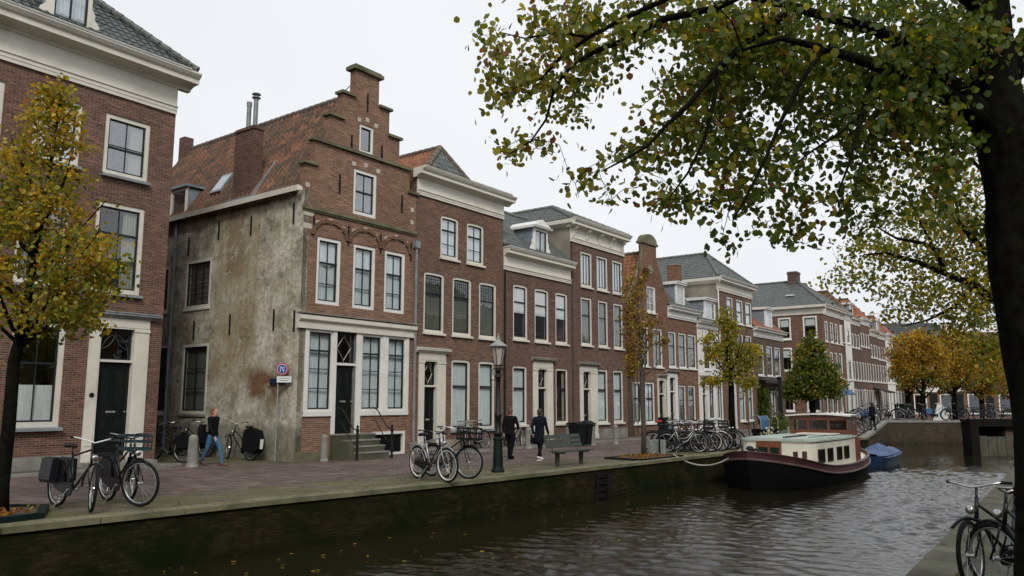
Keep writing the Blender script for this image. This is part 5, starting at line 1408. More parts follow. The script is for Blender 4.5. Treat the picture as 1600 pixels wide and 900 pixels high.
T.clusters(cl, 38, .13, sag=.05, tipf=lambda c: .40 + .5 * max(0, min(1, (c.z - 4.2) / 2.5)) + (.2 if c.x > 1.2 else 0))
T.finish(.074, {'green': 3, 'olive': 7, 'lime': 3}, {'olive': 2, 'lime': 2.5, 'yellow': 4, 'orange': 2.4})
tree_pit = [(-10.6, 12.6), (-8.1, 12.95), (-7.75, 13.6), (-8.3, 14.7), (-11.2, 14.9)]
def pit(name, label, pts, z=.10, w=.12, leaves=350, col=None):
    o = empty(name, (0, 0, 0), 0, label, 'tree pit')
    m = MB(); ps = [Vector((x, y, 0)) for x, y in pts]; n = len(ps)
    c = sum(ps, Vector()) / n
    for i in range(n):
        p, q = ps[i], ps[(i + 1) % n]; pi, qi = p + (c - p).normalized() * w * 1.3, q + (c - q).normalized() * w * 1.3
        P = [p, q, qi, pi]; m.add([(v.x, v.y, 0) for v in P] + [(v.x, v.y, z) for v in P], [(4, 5, 6, 7), (0, 1, 5, 4), (2, 3, 7, 6), (1, 2, 6, 5), (3, 0, 4, 7)])
    m.build('edging', M['lamp_green'] if col is None else M[col], o)
    m = MB(); m.add([(p.x * .97 + c.x * .03, p.y * .97 + c.y * .03, z * .6) for p in ps], [tuple(range(n))]); m.build('soil', M['soil'], o)
    gg = np.random.default_rng(len(pts) + leaves); ww = gg.dirichlet(np.ones(n) * 1.0, leaves); P = ww @ np.array([(p.x, p.y) for p in ps])
    P = (P - np.array([c.x, c.y])) * .95 + np.array([c.x, c.y])
    me = leaf_mesh('leaf_litter', np.column_stack([P, np.full(leaves, z * .6 + .02) + gg.random(leaves) * .04]), .07, {'brown': 4, 'orange': 3, 'yellow': 1}, 3, droop=0)
    lo = bpy.data.objects.new('leaf_litter', me); COL.objects.link(lo); lo.parent = o; lo['kind'] = 'stuff'
    return o
pit('tree_pit', 'planted tree pit with green edging and brown fallen leaves under the left maple', tree_pit)
# T2 thin tree by the bench
b = ground(1006, 712); g = random.Random(8)
T = Tree('sparse_street_tree', 'thin young tree with dry brown and yellow leaves beside the bench', b, 'bark2', seed=8)
T.limb([(0, 0, -.05), (.02, 0, 1.0), (-.03, 0, 2.2), (0, 0, 2.9), (-.04, 0, 3.8), (-.1, 0, 5.2), (-.05, 0, 6.6), (.05, 0, 7.7)], [.10, .085, .078, .075, .05, .038, .024, .01], 8)
for z0, dx, dy, dz in ((2.8, -.55, 0, 2.2), (2.9, .65, .1, 1.9), (2.9, .85, -.2, 1.2), (3.4, -.75, .2, 1.5), (4.2, .5, .2, 1.4), (4.6, -.5, -.1, 1.5), (3.2, .3, -.5, 1.6)):
    T.limb(T.wig((0, 0, z0), (dx, dy, z0 + dz), 4, .08, -.12), [.035, .028, .02, .014, .008], 6)
cl = ell(g, (-.3, 0, 5.3), (.55, .5, 2.1), 90, .3) + ell(g, (-.35, 0, 3.6), (.5, .4, .9), 32, .2) + ell(g, (.5, 0, 4.6), (.45, .4, .9), 26, .2) + ell(g, (.85, 0, 4.3), (.25, .3, .5), 8, .1)
T.clusters(cl, 11, .09, tipf=lambda c: .5)
T.finish(.08, {'brown': 3, 'olive': 4, 'lime': 2}, {'brown': 3, 'orange': .6, 'yellow': 1})
c = ground(1005, 716); d = (QL[5] - QL[4]).normalized(); n_ = Vector((-d.y, d.x, 0))
pts = [c + d * a + n_ * q for a, q in ((-1.3, -.75), (1.5, -.75), (1.5, .75), (-1.3, .75))]
pit('tree_pit', 'low timber edged tree pit around the thin young tree by the mooring', [(p.x, p.y) for p in pts], z=.07, w=.08, leaves=260, col='darkwood')
# T3 yellow-green tree by the bikes
b = Vector((9.35, 34.3, 0)); g = random.Random(9)
T = Tree('yellow_street_tree', 'slender yellow-green tree behind the parked bikes in front of the white house', b, 'bark', seed=9)
T.limb([(0, 0, -.05), (.0, 0, 1.5), (.03, 0, 2.6), (-.05, 0, 3.8), (-.1, 0, 5.0), (0, 0, 5.9)], [.16, .14, .12, .08, .045, .015], 8)
for z0, dx, dy, dz in ((2.7, -1.0, 0, 1.8), (2.8, 1.0, .1, 1.5), (3.0, -.4, .5, 2.0), (3.4, .8, -.2, 1.7), (3.2, .3, -.7, 1.5), (3.8, -.9, .1, 1.3)):
    T.limb(T.wig((0, 0, z0), (dx, dy, z0 + dz), 4, .06, -.1), [.05, .04, .028, .018, .01], 6)
cl = ell(g, (-.5, 0, 3.9), (.85, .8, 1.3), 60, .3) + ell(g, (.55, 0, 3.8), (.85, .8, 1.2), 66, .2) + ell(g, (.0, 0, 5.3), (.45, .5, .7), 34, .1) + ell(g, (-.95, 0, 2.75), (.35, .4, .3), 12, .1)+ ell(g, (.75, 0, 2.7), (.4, .4, .3), 12, .1)
T.clusters(cl, 21, .14, tipf=lambda c: .15 + (.5 if c.x < -.6 else 0))
T.finish(.10, {'olive': 5, 'lime': 4, 'green': 1}, {'lime': 2, 'yellow': 4, 'orange': 1, 'brown': 1})
# T4 dense green tree
b = Vector((at_depth(1270, 650, 48).x, 48, 0)); g = random.Random(10)
T = Tree('green_street_tree', 'dense rounded green tree above the houseboat wheelhouse', b, 'bark', seed=10)
T.limb([(0, 0, -.05), (0, 0, 1.4), (.05, 0, 2.4), (.1, 0, 3.6), (.15, 0, 5.4)], [.2, .17, .14, .09, .02], 8)
for z0, dx, dy, dz in ((1.9, -1.2, 0, 1.2), (1.9, 1.3, .1, 1.2), (2.2, .3, .9, 1.5), (2.4, -.3, -.9, 1.5), (2.6, 1.1, .2, 1.5), (2.7, -1.0, 0, 1.4)):
    T.limb(T.wig((0, 0, z0), (dx, dy, z0 + dz), 4, .05, -.08), [.06, .045, .03, .02, .012], 6)
cl = ell(g, (-.2, 0, 3.1), (1.35, 1.25, 1.15), 130, .35) + ell(g, (-1.2, 0, 2.6), (.65, .7, .55), 26, .2) + ell(g, (.7, 0, 3.9), (.8, .8, .6), 30, .2) + ell(g, (.05, 0, 4.6), (1.0, .9, 1.1), 80, .2) + ell(g, (1.1, 0, 2.9), (.9, .9, .8), 60, .2) + ell(g, (.15, 0, 5.6), (.35, .4, .55), 14, 0)
T.clusters(cl, 34, .17, tipf=lambda c: (.45 if c.z > 4.6 else .06) + (.35 if c.x > 1.3 else 0))
T.finish(.13, {'green': 8, 'olive': 1.6, 'lime': .5}, {'olive': 3, 'yellow': 3, 'green': 2})
# far orange trees beyond the bridge
for i, (px, Y, zt, rw, ti, zb) in enumerate(((1443, 66, 7.8, 2.6, 1, 2.6), (1492, 72, 8.3, 3.0, 1, 2.4), (1535, 76, 8.0, 3.2, 1, 2.2), (1585, 80, 7.6, 3.4, .8, 2.2), (1420, 80, 6.5, 1.6, .9, 2.6))):
    b = Vector((at_depth(px, 640, Y).x, Y, 0)); g = random.Random(20 + i)
    T = Tree('orange_autumn_tree', ('orange-yellow tree at the bridge corner, leftmost large one with visible forked trunk', 'orange and green tree second from the bridge corner', 'broad golden tree third along the bridge road', 'golden tree seen just left of the dark trunk beyond the bridge', 'small orange tree in front of the far white house')[i], b, 'bark', 'orange trees beyond the bridge', seed=20 + i)
    T.limb([(0, 0, -.05), (0, 0, 2.0), (.1, 0, 3.0), (.2, 0, 4.5), (.2, 0, zt - .8)], [.26, .22, .16, .09, .03], 8)
    for k in range(7):
        a = k * .9 + i; T.limb(T.wig((0, 0, 2.2 + .12 * k), (math.cos(a) * rw * .65, math.sin(a) * rw * .6, 4.0 + .25 * k), 4, .05, -.05), [.09, .07, .05, .03, .015], 6)
    zc = (zt + zb) / 2 + .2
    cl = ell(g, (0, 0, zc), (rw, rw * .9, (zt - zb) / 2), 170 if i < 4 else 60, .4) + ell(g, (0, 0, zc + .8), (rw * .6, rw * .6, (zt - zb) / 2 - .3), 50, .2)
    T.clusters(cl, 30, .24, tipf=lambda c, zb=zb: (1.0 if c.z > zb + 1.6 else .35) * ti, minr=.008)
    T.finish(.17, {'olive': 5, 'green': 2}, {'orange': 5, 'yellow': 4, 'olive': 1, 'brown': 1})

# T6 second tree on the right bank
def P3(b, px, py, Y): return at_depth(px, py, Y) - b
b = Vector((11.9, 17.5, 0)); g = random.Random(31)
T = Tree('second_bank_tree', 'yellow-green leafy tree on the near bank standing behind the big dark trunk', b, 'bark', seed=31)
q = lambda px, py, Y: P3(b, px, py, Y)
T.limb([(0, 0, -.1), (-.05, 0, 1.5), (-.2, 0, 3.0), (-.35, 0, 5.0), (-.6, 0, 7.5)], [.24, .2, .18, .13, .05], 9)
T.limb([(-.2, 0, 2.9), q(1568, 478, 17.2), q(1520, 445, 16.8), q(1470, 425, 16.4), q(1430, 408, 16), q(1385, 395, 15.7), q(1350, 398, 15.5)], [.13, .11, .085, .06, .045, .028, .014], 8)
T.limb([q(1475, 427, 16.4), q(1465, 392, 16.2), q(1440, 380, 16), q(1400, 372, 15.6), q(1362, 350, 15.2)], [.055, .05, .04, .025, .012], 6)
T.limb([q(1460, 390, 16.2), q(1442, 355, 16), q(1425, 320, 15.8), q(1402, 280, 15.6)], [.04, .03, .02, .01], 6)
T.limb([(-.3, 0, 4.4), q(1545, 400, 17), q(1500, 350, 16.5), q(1460, 300, 16)], [.1, .08, .05, .02], 7)
T.limb([(-.4, 0, 5.4), q(1560, 300, 17), q(1520, 250, 16.5)], [.08, .06, .03], 7)
T.limb([q(1520, 445, 16.8), q(1490, 480, 16.6), q(1450, 500, 16.3), q(1410, 510, 16)], [.05, .04, .025, .012], 6)
T.limb([(-.2, 0, 3.0), q(1560, 540, 17.3), q(1520, 560, 17)], [.06, .05, .02], 6)
REG = [(1440, 300, 95, 70, 70), (1400, 370, 85, 40, 50), (1350, 400, 55, 30, 20), (1330, 440, 60, 22, 18), (1420, 430, 70, 45, 46), (1470, 360, 70, 60, 50), (1510, 300, 50, 90, 60), (1500, 440, 60, 60, 56),
       (1545, 510, 40, 60, 62), (1490, 485, 65, 40, 46), (1560, 440, 30, 50, 26), (1400, 480, 55, 26, 18), (1565, 590, 18, 30, 8), (1340, 300, 40, 25, 8), (1540, 400, 40, 70, 40), (1560, 180, 60, 90, 40)]
cl = []
for cx, cy, rx, ry, n in REG:
    for _ in range(n):
        a, r_ = g.random() * 6.283, math.sqrt(g.random()); cl.append(q(cx + rx * r_ * math.cos(a), cy + ry * r_ * math.sin(a), 17.0 + g.uniform(-1.6, 2.2)))
cl += ell(g, (.8, 0, 6.6), (3.0, 2.6, 2.8), 130, .3)
T.clusters(cl, 17, .15, sag=.08, tipf=lambda c: .45)
T.finish(.076, {'olive': 6, 'green': 5, 'lime': 1}, {'olive': 5, 'lime': 3, 'yellow': 1.6, 'brown': .5})

# T0 foreground lime
b = Vector((4.75, 7.0, 0)); g = random.Random(41)
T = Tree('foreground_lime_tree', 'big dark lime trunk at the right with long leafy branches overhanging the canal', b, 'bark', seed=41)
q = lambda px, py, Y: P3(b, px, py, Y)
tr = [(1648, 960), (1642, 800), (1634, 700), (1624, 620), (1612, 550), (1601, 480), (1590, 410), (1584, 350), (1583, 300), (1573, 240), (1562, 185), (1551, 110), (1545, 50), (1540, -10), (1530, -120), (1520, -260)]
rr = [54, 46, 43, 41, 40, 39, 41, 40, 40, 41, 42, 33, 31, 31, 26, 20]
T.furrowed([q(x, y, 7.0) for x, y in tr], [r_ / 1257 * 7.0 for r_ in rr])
def lb(pts, w, n=8): T.limb([q(x, y, Y) for x, y, Y in pts], [v / 1257 * 6.5 for v in w], n)
lb([(1555, 205, 7), (1517, 165, 6.9), (1475, 124, 6.8), (1433, 84, 6.7), (1371, 46, 6.6), (1300, 29, 6.5), (1237, 10, 6.4), (1160, -8, 6.2), (1080, -20, 6.0)], [24, 21, 16, 14, 11, 8, 7, 5, 3])
lb([(1552, 205, 7), (1500, 164, 6.8), (1454, 138, 6.6), (1392, 110, 6.3), (1333, 90, 6.0), (1287, 75, 5.9), (1220, 60, 5.8), (1160, 78, 5.7)], [20, 17, 13, 10, 8, 6, 4, 2])
lb([(1237, 10, 6.4), (1212, 34, 6.3), (1171, 62, 6.2), (1125, 104, 6.1), (1098, 135, 6.0), (1075, 165, 5.9), (1040, 197, 5.9), (1012, 228, 5.8), (978, 248, 5.8), (940, 268, 5.8)], [7, 6.5, 6, 5, 4.5, 4, 3, 2.4, 1.8, 1])
lb([(1160, -8, 6.2), (1120, 12, 6.2), (1037, 30, 6.3), (1003, 50, 6.3), (967, 66, 6.4), (937, 77, 6.4), (900, 97, 6.5), (878, 120, 6.5), (863, 150, 6.5), (853, 187, 6.5), (830, 220, 6.4), (797, 240, 6.4)], [6, 6, 6, 5.5, 5, 4.5, 3.6, 3, 2.4, 2, 1.5, 1])
lb([(1080, -20, 6.0), (973, 30, 6.2), (920, 58, 6.4), (873, 93, 6.6), (847, 122, 6.8), (803, 138, 6.9), (770, 155, 7)], [5, 4, 3.6, 3, 2.2, 1.6, .9])
lb([(920, 58, 6.4), (870, 50, 6.6), (820, 60, 6.8), (780, 50, 7)], [3, 2.2, 1.5, .9])
lb([(1363, 122, 6.3), (1350, 165, 6.0), (1340, 210, 5.8), (1325, 260, 5.7), (1310, 300, 5.6)], [5, 4, 3, 2, 1.2])
lb([(1345, 180, 6.0), (1310, 210, 5.9), (1270, 235, 5.8), (1245, 255, 5.7)], [3, 2.2, 1.6, 1])
lb([(1287, 75, 5.9), (1250, 130, 5.7), (1220, 190, 5.6), (1195, 250, 5.5), (1165, 310, 5.5), (1145, 345, 5.5)], [4, 3.5, 3, 2.2, 1.6, 1])
lb([(1125, 104, 6.1), (1115, 160, 6.0), (1100, 220, 5.9), (1075, 270, 5.9), (1045, 310, 5.8)], [4, 3.2, 2.6, 1.8, 1])
lb([(1540, 20, 7), (1480, -30, 6.6), (1400, -60, 6.4)], [16, 11, 7]); lb([(1545, -60, 7), (1620, -120, 7.3), (1690, -160, 7.6)], [18, 12, 7])
lb([(1580, 120, 7), (1600, 60, 7.1), (1650, 10, 7.2)], [18, 14, 9])
REG = [  # regions of foliage as seen: centre, radii, sprays
 (1320, 60, 220, 70, 230), (1150, 60, 90, 60, 75), (1050, 30, 90, 45, 62), (940, 50, 80, 50, 58), (870, 30, 60, 40, 34), (800, 100, 52, 52, 30), (860, 110, 50, 45, 28), (790, 150, 38, 28, 12), (920, 120, 45, 35, 20),
 (800, 236, 34, 12, 8), (855, 225, 20, 22, 6), (880, 165, 45, 25, 14), (1105, 150, 70, 60, 56), (1040, 170, 50, 50, 22), (1050, 240, 70, 42, 34), (980, 240, 50, 24, 13), (925, 290, 40, 26, 7), (1010, 310, 60, 24, 16), (1080, 320, 26, 28, 9),
 (1180, 110, 80, 60, 70), (1130, 220, 60, 60, 48), (1180, 270, 60, 45, 24), (1160, 340, 32, 36, 9), (1140, 375, 16, 14, 4), (1230, 300, 60, 40, 13), (1225, 350, 30, 32, 8), (1290, 130, 90, 60, 80), (1270, 230, 60, 50, 20),
 (1320, 270, 60, 60, 22), (1330, 345, 50, 18, 8), (1390, 180, 80, 70, 80), (1450, 110, 80, 80, 80), (1470, 220, 60, 60, 50), (1400, 290, 60, 40, 9), (1510, 60, 70, 60, 44), (1580, 100, 50, 100, 14), (1260, 370, 22, 22, 4), (770, 60, 25, 45, 6), (1490, 300, 40, 60, 14)]
cl = []
for cx, cy, rx, ry, n in REG:
    for _ in range(int(n * (1.18 if cx > 1100 else .92))):
        a, r_ = g.random() * 6.283, math.sqrt(g.random()); cl.append(q(cx + rx * r_ * math.cos(a), cy + ry * r_ * math.sin(a), 6.4 + g.uniform(-.5, 1.7) + (.3 if cx < 950 else 0)))
for _ in range(120):   # the crown goes on above and behind
    cl.append(q(g.uniform(900, 1700), g.uniform(-330, -10), g.uniform(4.8, 9.5)))
def tf(c):
    return max(.10, min(.95, (-1.6 - c.x) / 3.2))
T.clusters(cl, 12, .08, rmax=.02, sag=.10, tipf=tf, up_bias=.3)
T.finish(.059, {'green': 9, 'olive': 1.2, 'yellow': .05}, {'olive': 8, 'lime': 1.2, 'brown': 1.3, 'green': .8, 'yellow': .4}, droop=.9)

# creeper on the bell gable, ivy on the cafe
def creeper(name, label, fac, u0, pts_fn, n, size, mix, seed, cat='climbing plant', stem=True):
    g = random.Random(seed); o = empty(name, fac.pt(u0, -.02), fac.rot, label, cat)
    P = [pts_fn(g) for _ in range(n)]
    m = MB()
    for k in range(7):
        a = pts_fn(g); m.tube([(a[0], -.03, .0), (a[0] + .1, -.04, a[2] * .5), (a[0], -.03, a[2])], [.03, .02, .008], 5)
    m.build('stems', M['bark2'], o)
    me = leaf_mesh('foliage', P, size, mix, seed, droop=.8); c = bpy.data.objects.new('foliage', me); COL.objects.link(c); c.parent = o
def f(g):
    z = g.uniform(3.4, 9.7); w = 1.35 - .04 * z if z < 6.4 else 1.75
    lo = 0 if z < 7 else .0 + (z - 7.0) * .85
    return (lo + abs(g.gauss(0, .45)) * (1 if z < 7 else .7), -abs(g.gauss(0, .09)), z)
creeper('dry_creeper', 'dry brown and yellow creeper climbing the left edge of the bell gable', ROW, 22.2, f, 1250, .12, {'brown': 4, 'olive': 2, 'yellow': 1}, 51)
def f(g): return (g.uniform(0, .95) + g.gauss(0, .07), -abs(g.gauss(.2, .18)), g.uniform(.1, 3.1))
creeper('dark_ivy_column', 'dark evergreen ivy column beside the pale stone cafe front', ROW, 42.3, f, 2600, .16, {'green': 1}, 52)
# stuff: fallen and floating leaves
gg = np.random.default_rng(7); P = []
for _ in range(520):
    k = gg.integers(1, 7); t = gg.random(); p = QL[k].lerp(QL[k + 1], t); d = (QL[k + 1] - QL[k]).normalized(); o_ = abs(gg.normal(0, .9)) + .02; n_ = Vector((-d.y, d.x, 0)); v = p + n_ * o_; P.append((v.x, v.y, .03))
for _ in range(90):
    v = RB0 + RBD * gg.uniform(-4, 14) + Vector((RBD.y, -RBD.x, 0)) * abs(gg.normal(0, 1.3)); P.append((v.x, v.y, .03))
me = leaf_mesh('fallen_leaves', P, .065, {'yellow': 3, 'brown': 3, 'orange': 2}, 9, droop=0); V = np.empty(len(me.vertices) * 3, 'f'); me.vertices.foreach_get('co', V); V = V.reshape(-1, 3); V[:, 2] = .024 + np.abs(V[:, 2] - .03) * .25; me.vertices.foreach_set('co', V.ravel())
tag(bpy.data.objects.new('fallen_leaves', me), 'yellow and brown leaves scattered on the quay edge', 'fallen leaves', kind='stuff'); COL.objects.link(bpy.data.objects['fallen_leaves'])
P = []
for _ in range(110):
    px = gg.uniform(20, 1250); lo = 928 - .159 * px; py = lo + abs(gg.normal(0, 55)) + 6; v = ground(px, py, WZ); P.append((v.x, v.y, WZ + .01))
for _ in range(30):
    v = ground(gg.uniform(250, 1400), gg.uniform(800, 980), WZ); P.append((v.x, v.y, WZ + .01))
me = leaf_mesh('floating_leaves', P, .085, {'yellow': 4, 'brown': 2, 'orange': 2}, 10, droop=0); V = np.empty(len(me.vertices) * 3, 'f'); me.vertices.foreach_get('co', V); V = V.reshape(-1, 3); V[:, 2] = WZ + .030 + (V[:, 2] - WZ) * .10; me.vertices.foreach_set('co', V.ravel())
tag(bpy.data.objects.new('floating_leaves', me), 'autumn leaves floating on the dark canal water', 'floating leaves', kind='stuff'); COL.objects.link(bpy.data.objects['floating_leaves'])
# ================================================================ BICYCLES
def make_bike(name, label, loc, ang, frame='bikeblack', guard='bikeblack', steer=0.0, lean=0.0, tyre='rubber', crate=None, bars='city', scale=1.0, low=True, detail=True, saddle='bikeblack', cover=False, group=None, bag=None, barmat='chrome', step=False, skirt=False):
    r = empty(name, loc, ang, label, 'bicycle', group); r.rotation_euler = (lean, 0, ang); r.scale = (scale,) * 3
    Rw = .35; xr, xf = -.52, .60; bb = (0.0 - .04, 0, .29); seat = (-.20, 0, .82); head_t = (.40, 0, .92); head_b = (.44, 0, .70)
    def wheel(x, st=0.0):
        w = empty('wheel', (x, 0, Rw), 0, parent=r); w.rotation_euler = (0, 0, st)
        MB().torus((0, 0, 0), Rw - .020, .024, 36, 8).build('tyre', M['rubber'], w, True)
        MB().torus((0, 0, 0), Rw - .050, .013 if tyre != 'tyre_pale' else .019, 36, 6).build('rim', M['alloy' if tyre != 'tyre_pale' else 'tyre_pale'], w, True)
        m = MB(); m.lathe([(.02, -.045), (.028, -.04), (.018, 0), (.028, .04), (.02, .045)], (0, 0, 0), 8, 'y')
        for k in range(18 if detail else 10):
            a = 2 * math.pi * k / (18 if detail else 10) + .1; m.tube([(0, .03 * (-1) ** k, 0), ((Rw - .05) * math.cos(a), 0, (Rw - .05) * math.sin(a))], .0022 if detail else .003, 3, cap=False)
        m.build('spokes', M['chrome'], w)
        return w
    wheel(xr); wf = wheel(xf, steer)
    f = MB()
    f.tube([head_t, head_b], .021, 8); f.tube([bb, seat], .017, 8)
    if step:
        f.tube([head_b, (.22, 0, .42), bb], .021, 8); f.tube([(.43, 0, .78), (.2, 0, .52), (-.1, 0, .48)], .015, 8)
    else:
        f.tube([head_b, bb], .018, 8); f.tube([head_t, (-.18, 0, .80)], .016, 8) if not low else f.tube([(.415, 0, .86), (-.12, 0, .55)], .016, 8)
    for s in (-1, 1):
        f.tube([bb, (xr, s * .06, Rw)], .011, 6); f.tube([(-.17, s * .02, .76), (xr, s * .06, Rw)], .010, 6)
    f.tube([(-.20, 0, .82), (-.225, 0, .93)], .013, 6)
    f.build('frame', M[frame], r, True)
    fk = MB(); c_, s_ = math.cos(steer), math.sin(steer)
    def st(p): dx, dy = p[0] - .50, p[1]; return (.50 + dx * c_ - dy * s_, dx * s_ + dy * c_, p[2])
    for s in (-1, 1): fk.tube([st((.455, s * .045, .69)), st((.50, s * .055, .55)), (xf, s * .055, Rw)], .011, 6)
    fk.tube([(.455, -.05, .70), (.455, .05, .70)], .013, 6); fk.tube([(.455, 0, .70), (.40, 0, .92), (.385, 0, 1.02)], .015, 6); fk.build('fork', M[frame], r, True)
    MB().torus((xr, 0, Rw), Rw + .02, .018, 18, 5, a0=.3, a1=math.pi * 1.05).build('mudguard', M[guard], r, True); MB().torus((xf, 0, Rw), Rw + .02, .018, 18, 5, a0=.9, a1=math.pi * 1.0).build('mudguard', M[guard], r, True)
    if skirt:
        for s in (-1, 1):
            k_ = MB(); pts = [(xr + (Rw - .01) * math.cos(a_), Rw + (Rw - .01) * math.sin(a_)) for a_ in [R(40) + i * R(118) / 10 for i in range(11)]] + [(xr - .14, Rw + .02), (xr, Rw - .05), (xr + .16, Rw + .02)]
            k_.plate(pts, s * .052 - .002, s * .052 + .002); k_.build('coat_guard', M['bikeblack'], r)
    ch = MB()
    ch.plate([(bb[0] + .10, .29), (bb[0] + .07, .38), (bb[0] - .02, .40), (xr, Rw + .05), (xr - .05, Rw), (xr, Rw - .05), (bb[0], .19), (bb[0] + .08, .21)], -.075, -.055); ch.build('chain_guard', M['bikeblack'], r)
    cr = MB(); cr.tube([(bb[0], -.09, .29), (bb[0], .09, .29)], .02, 6)
    for s in (-1, 1):
        a = .7 + (0 if s > 0 else math.pi); cr.tube([(bb[0], s * .08, .29), (bb[0] + .17 * math.cos(a), s * .09, .29 + .17 * math.sin(a))], .009, 5)
        cr.box(bb[0] + .17 * math.cos(a) - .05, bb[0] + .17 * math.cos(a) + .05, s * .09, s * .19 if s > 0 else s * .09 + .001, .29 + .17 * math.sin(a) - .012, .29 + .17 * math.sin(a) + .012) if s > 0 else cr.box(bb[0] + .17 * math.cos(a) - .05, bb[0] + .17 * math.cos(a) + .05, -.19, -.09, .29 + .17 * math.sin(a) - .012, .29 + .17 * math.sin(a) + .012)
    cr.build('cranks', M['alloy'], r)
    sd = MB(); vs = []; prof = [(-.13, .0, .09), (-.10, .02, .10), (-.02, .02, .075), (.06, .01, .03), (.13, 0, .018)]
    for x, dz, hw in prof:
        for k in range(8):
            a = 2 * math.pi * k / 8; vs.append((-.235 + x, hw * math.cos(a), .955 + dz * .5 + .032 * math.sin(a)))
    sd.add(vs, [(i * 8 + k, i * 8 + (k + 1) % 8, (i + 1) * 8 + (k + 1) % 8, (i + 1) * 8 + k) for i in range(4) for k in range(8)] + [tuple(range(7, -1, -1)), tuple(range(32, 40))])
    sd.build('saddle', M[saddle], r, True)
    hb = MB()
    if bars == 'city': P = [(-.08, -.30, 1.09), (.05, -.27, 1.10), (.30, -.20, 1.08), (.38, -.06, 1.04), (.385, 0, 1.02), (.38, .06, 1.04), (.30, .20, 1.08), (.05, .27, 1.10), (-.08, .30, 1.09)]
    else: P = [(.20, -.31, 1.06), (.33, -.25, 1.07), (.40, -.06, 1.03), (.39, 0, 1.02), (.40, .06, 1.03), (.33, .25, 1.07), (.20, .31, 1.06)]
    hb.tube([st(p) for p in P], .012, 6); ho = hb.build('handlebar', M[barmat], r, True)
    MB().tube([st(P[0]), st(P[1])], .018, 6).build('grip', M['rubber'], ho, True); MB().tube([st(P[-1]), st(P[-2])], .018, 6).build('grip', M['rubber'], ho, True)
    ca = MB()
    for s in (-1, 1): ca.tube([(-.22, s * .06, .73), (-.86, s * .06, .74)], .007, 5); ca.tube([(-.74, s * .06, .74), (xr, s * .07, Rw)], .006, 5)
    for x in (-.3, -.45, -.6, -.75, -.86): ca.tube([(x, -.06, .737), (x, .06, .737)], .006, 5)
    ca.build('carrier', M['chrome' if guard != 'bikeblack' else 'black'], r, True)
    lp = MB().lathe([(.012, -.05), (.04, -.03), (.045, .02), (.035, .03), (.001, .035)], (.52, 0, .80), 10, 'x'); lp.build('headlight', M['chrome'], r, True)
    ks = MB().tube([(-.10, -.06, .28), (-.20, -.20, .01)], .010, 5); ks.build('kickstand', M['alloy'], r)
    if crate:
        c = MB(); x0, x1, y0, y1, z0, z1 = (.40, .76, -.22, .22, .84, 1.08)
        for z in (z0, (z0 + z1) / 2, z1 - .02):
            c.box(x0, x1, y0, y0 + .012, z, z + .04); c.box(x0, x1, y1 - .012, y1, z, z + .04); c.box(x0, x0 + .012, y0, y1, z, z + .04); c.box(x1 - .012, x1, y0, y1, z, z + .04)
        for x in (x0, (x0 + x1) / 2, x1 - .02):
            for y in (y0, y1 - .012): c.box(x, x + .02, y, y + .012, z0, z1)
        c.box(x0, x1, y0, y1, z0 - .01, z0); c.build('crate', M[crate], r)
    if bag:
        b_ = MB()
        for s in (-1, 1): b_.prism([(s * .08, .38), (s * .08, .74), (s * .10, .77), (s * .19, .75), (s * .21, .42), (s * .17, .37)], -.80, -.42)
        b_.build('pannier', M[bag], r)
    return r
def along(px0, py0, px1, py1):
    a, b = ground(px0, py0), ground(px1, py1); return (a + b) / 2, math.atan2(b.y - a.y, b.x - a.x)
BS = 1.15
c, a = along(112, 793, 151, 803); make_bike('bicycle', 'black city bike with white curved handlebar and dark panniers, left one of the near pair', c + Vector((-.25, .05, .02)), a + .12, steer=-.35, lean=-.06, scale=BS, bag='bikeblack', barmat='signwhite', low=False, skirt=True)
MBc = None
c, a = along(178, 778, 231, 801); make_bike('bicycle', 'black ladies bike with pale-rimmed front wheel facing right, right one of the near pair', c + Vector((-.16, .02, .02)), a + .22, steer=.40, lean=.05, scale=1.2, tyre='rubber', bars='flat', step=True, barmat='black', skirt=True)
make_bike('bicycle', 'dark bike with wide teal front crate standing behind the near pair', c + Vector((-.75, 1.0, .02)), a + .15, steer=-.1, lean=-.04, scale=BS, crate='bikegreen', skirt=True)
c, a = along(652, 748, 698, 756); make_bike('bicycle', 'silver-framed bike with white tyre wall at the quay edge near the stoop', c + Vector((0, 0, .02)), a + .10, frame='bikesilver', guard='galv', steer=.10, lean=.04, scale=BS, tyre='tyre_pale', low=False, saddle='bikeblack', bars='flat', barmat='black')
make_bike('bicycle', 'dark bike with front crate parked directly behind the silver quay-edge bike', c + Vector((.35, .75, .02)), a + .3, steer=.2, lean=-.05, scale=BS, crate='black', bars='city')
make_bike('bicycle', 'dark step-through bike squeezed behind the crate bike by the stoop', c + Vector((-.15, 1.25, .02)), a + .12, steer=-.1, lean=.05, scale=1.08, guard='bikesilver', step=True)
p, q_ = ROW.pt(-.55, 5.3), ROW.pt(-.5, 3.2); c = (p + q_) / 2
bk = make_bike('bicycle', 'dark bicycle with black covered rear wheel leaning on the plaster wall', ROW.pt(-.55, 2.2), math.atan2(ROW.n.y, ROW.n.x), steer=-.4, lean=.10, scale=BS, barmat='chrome')
cv = MB(); cv.plate([(-.95, .35), (-.93, .62), (-.78, .86), (-.5, .93), (-.24, .88), (-.18, .62), (-.2, .40), (-.45, .22), (-.75, .2)], -.12, .12); cv.build('rain_cover', M['coat_black'], bk)
MB().box(-1.0, -.93, -.03, .03, .35, .62).build('rear_reflector', M['signwhite'], bk)
make_bike('bicycle', 'dark bike standing further back against the plaster wall behind the walking woman', ROW.pt(-.5, 5.0), math.atan2(ROW.n.y, ROW.n.x) + .1, steer=.2, lean=.08, scale=BS, bag='coat_black')
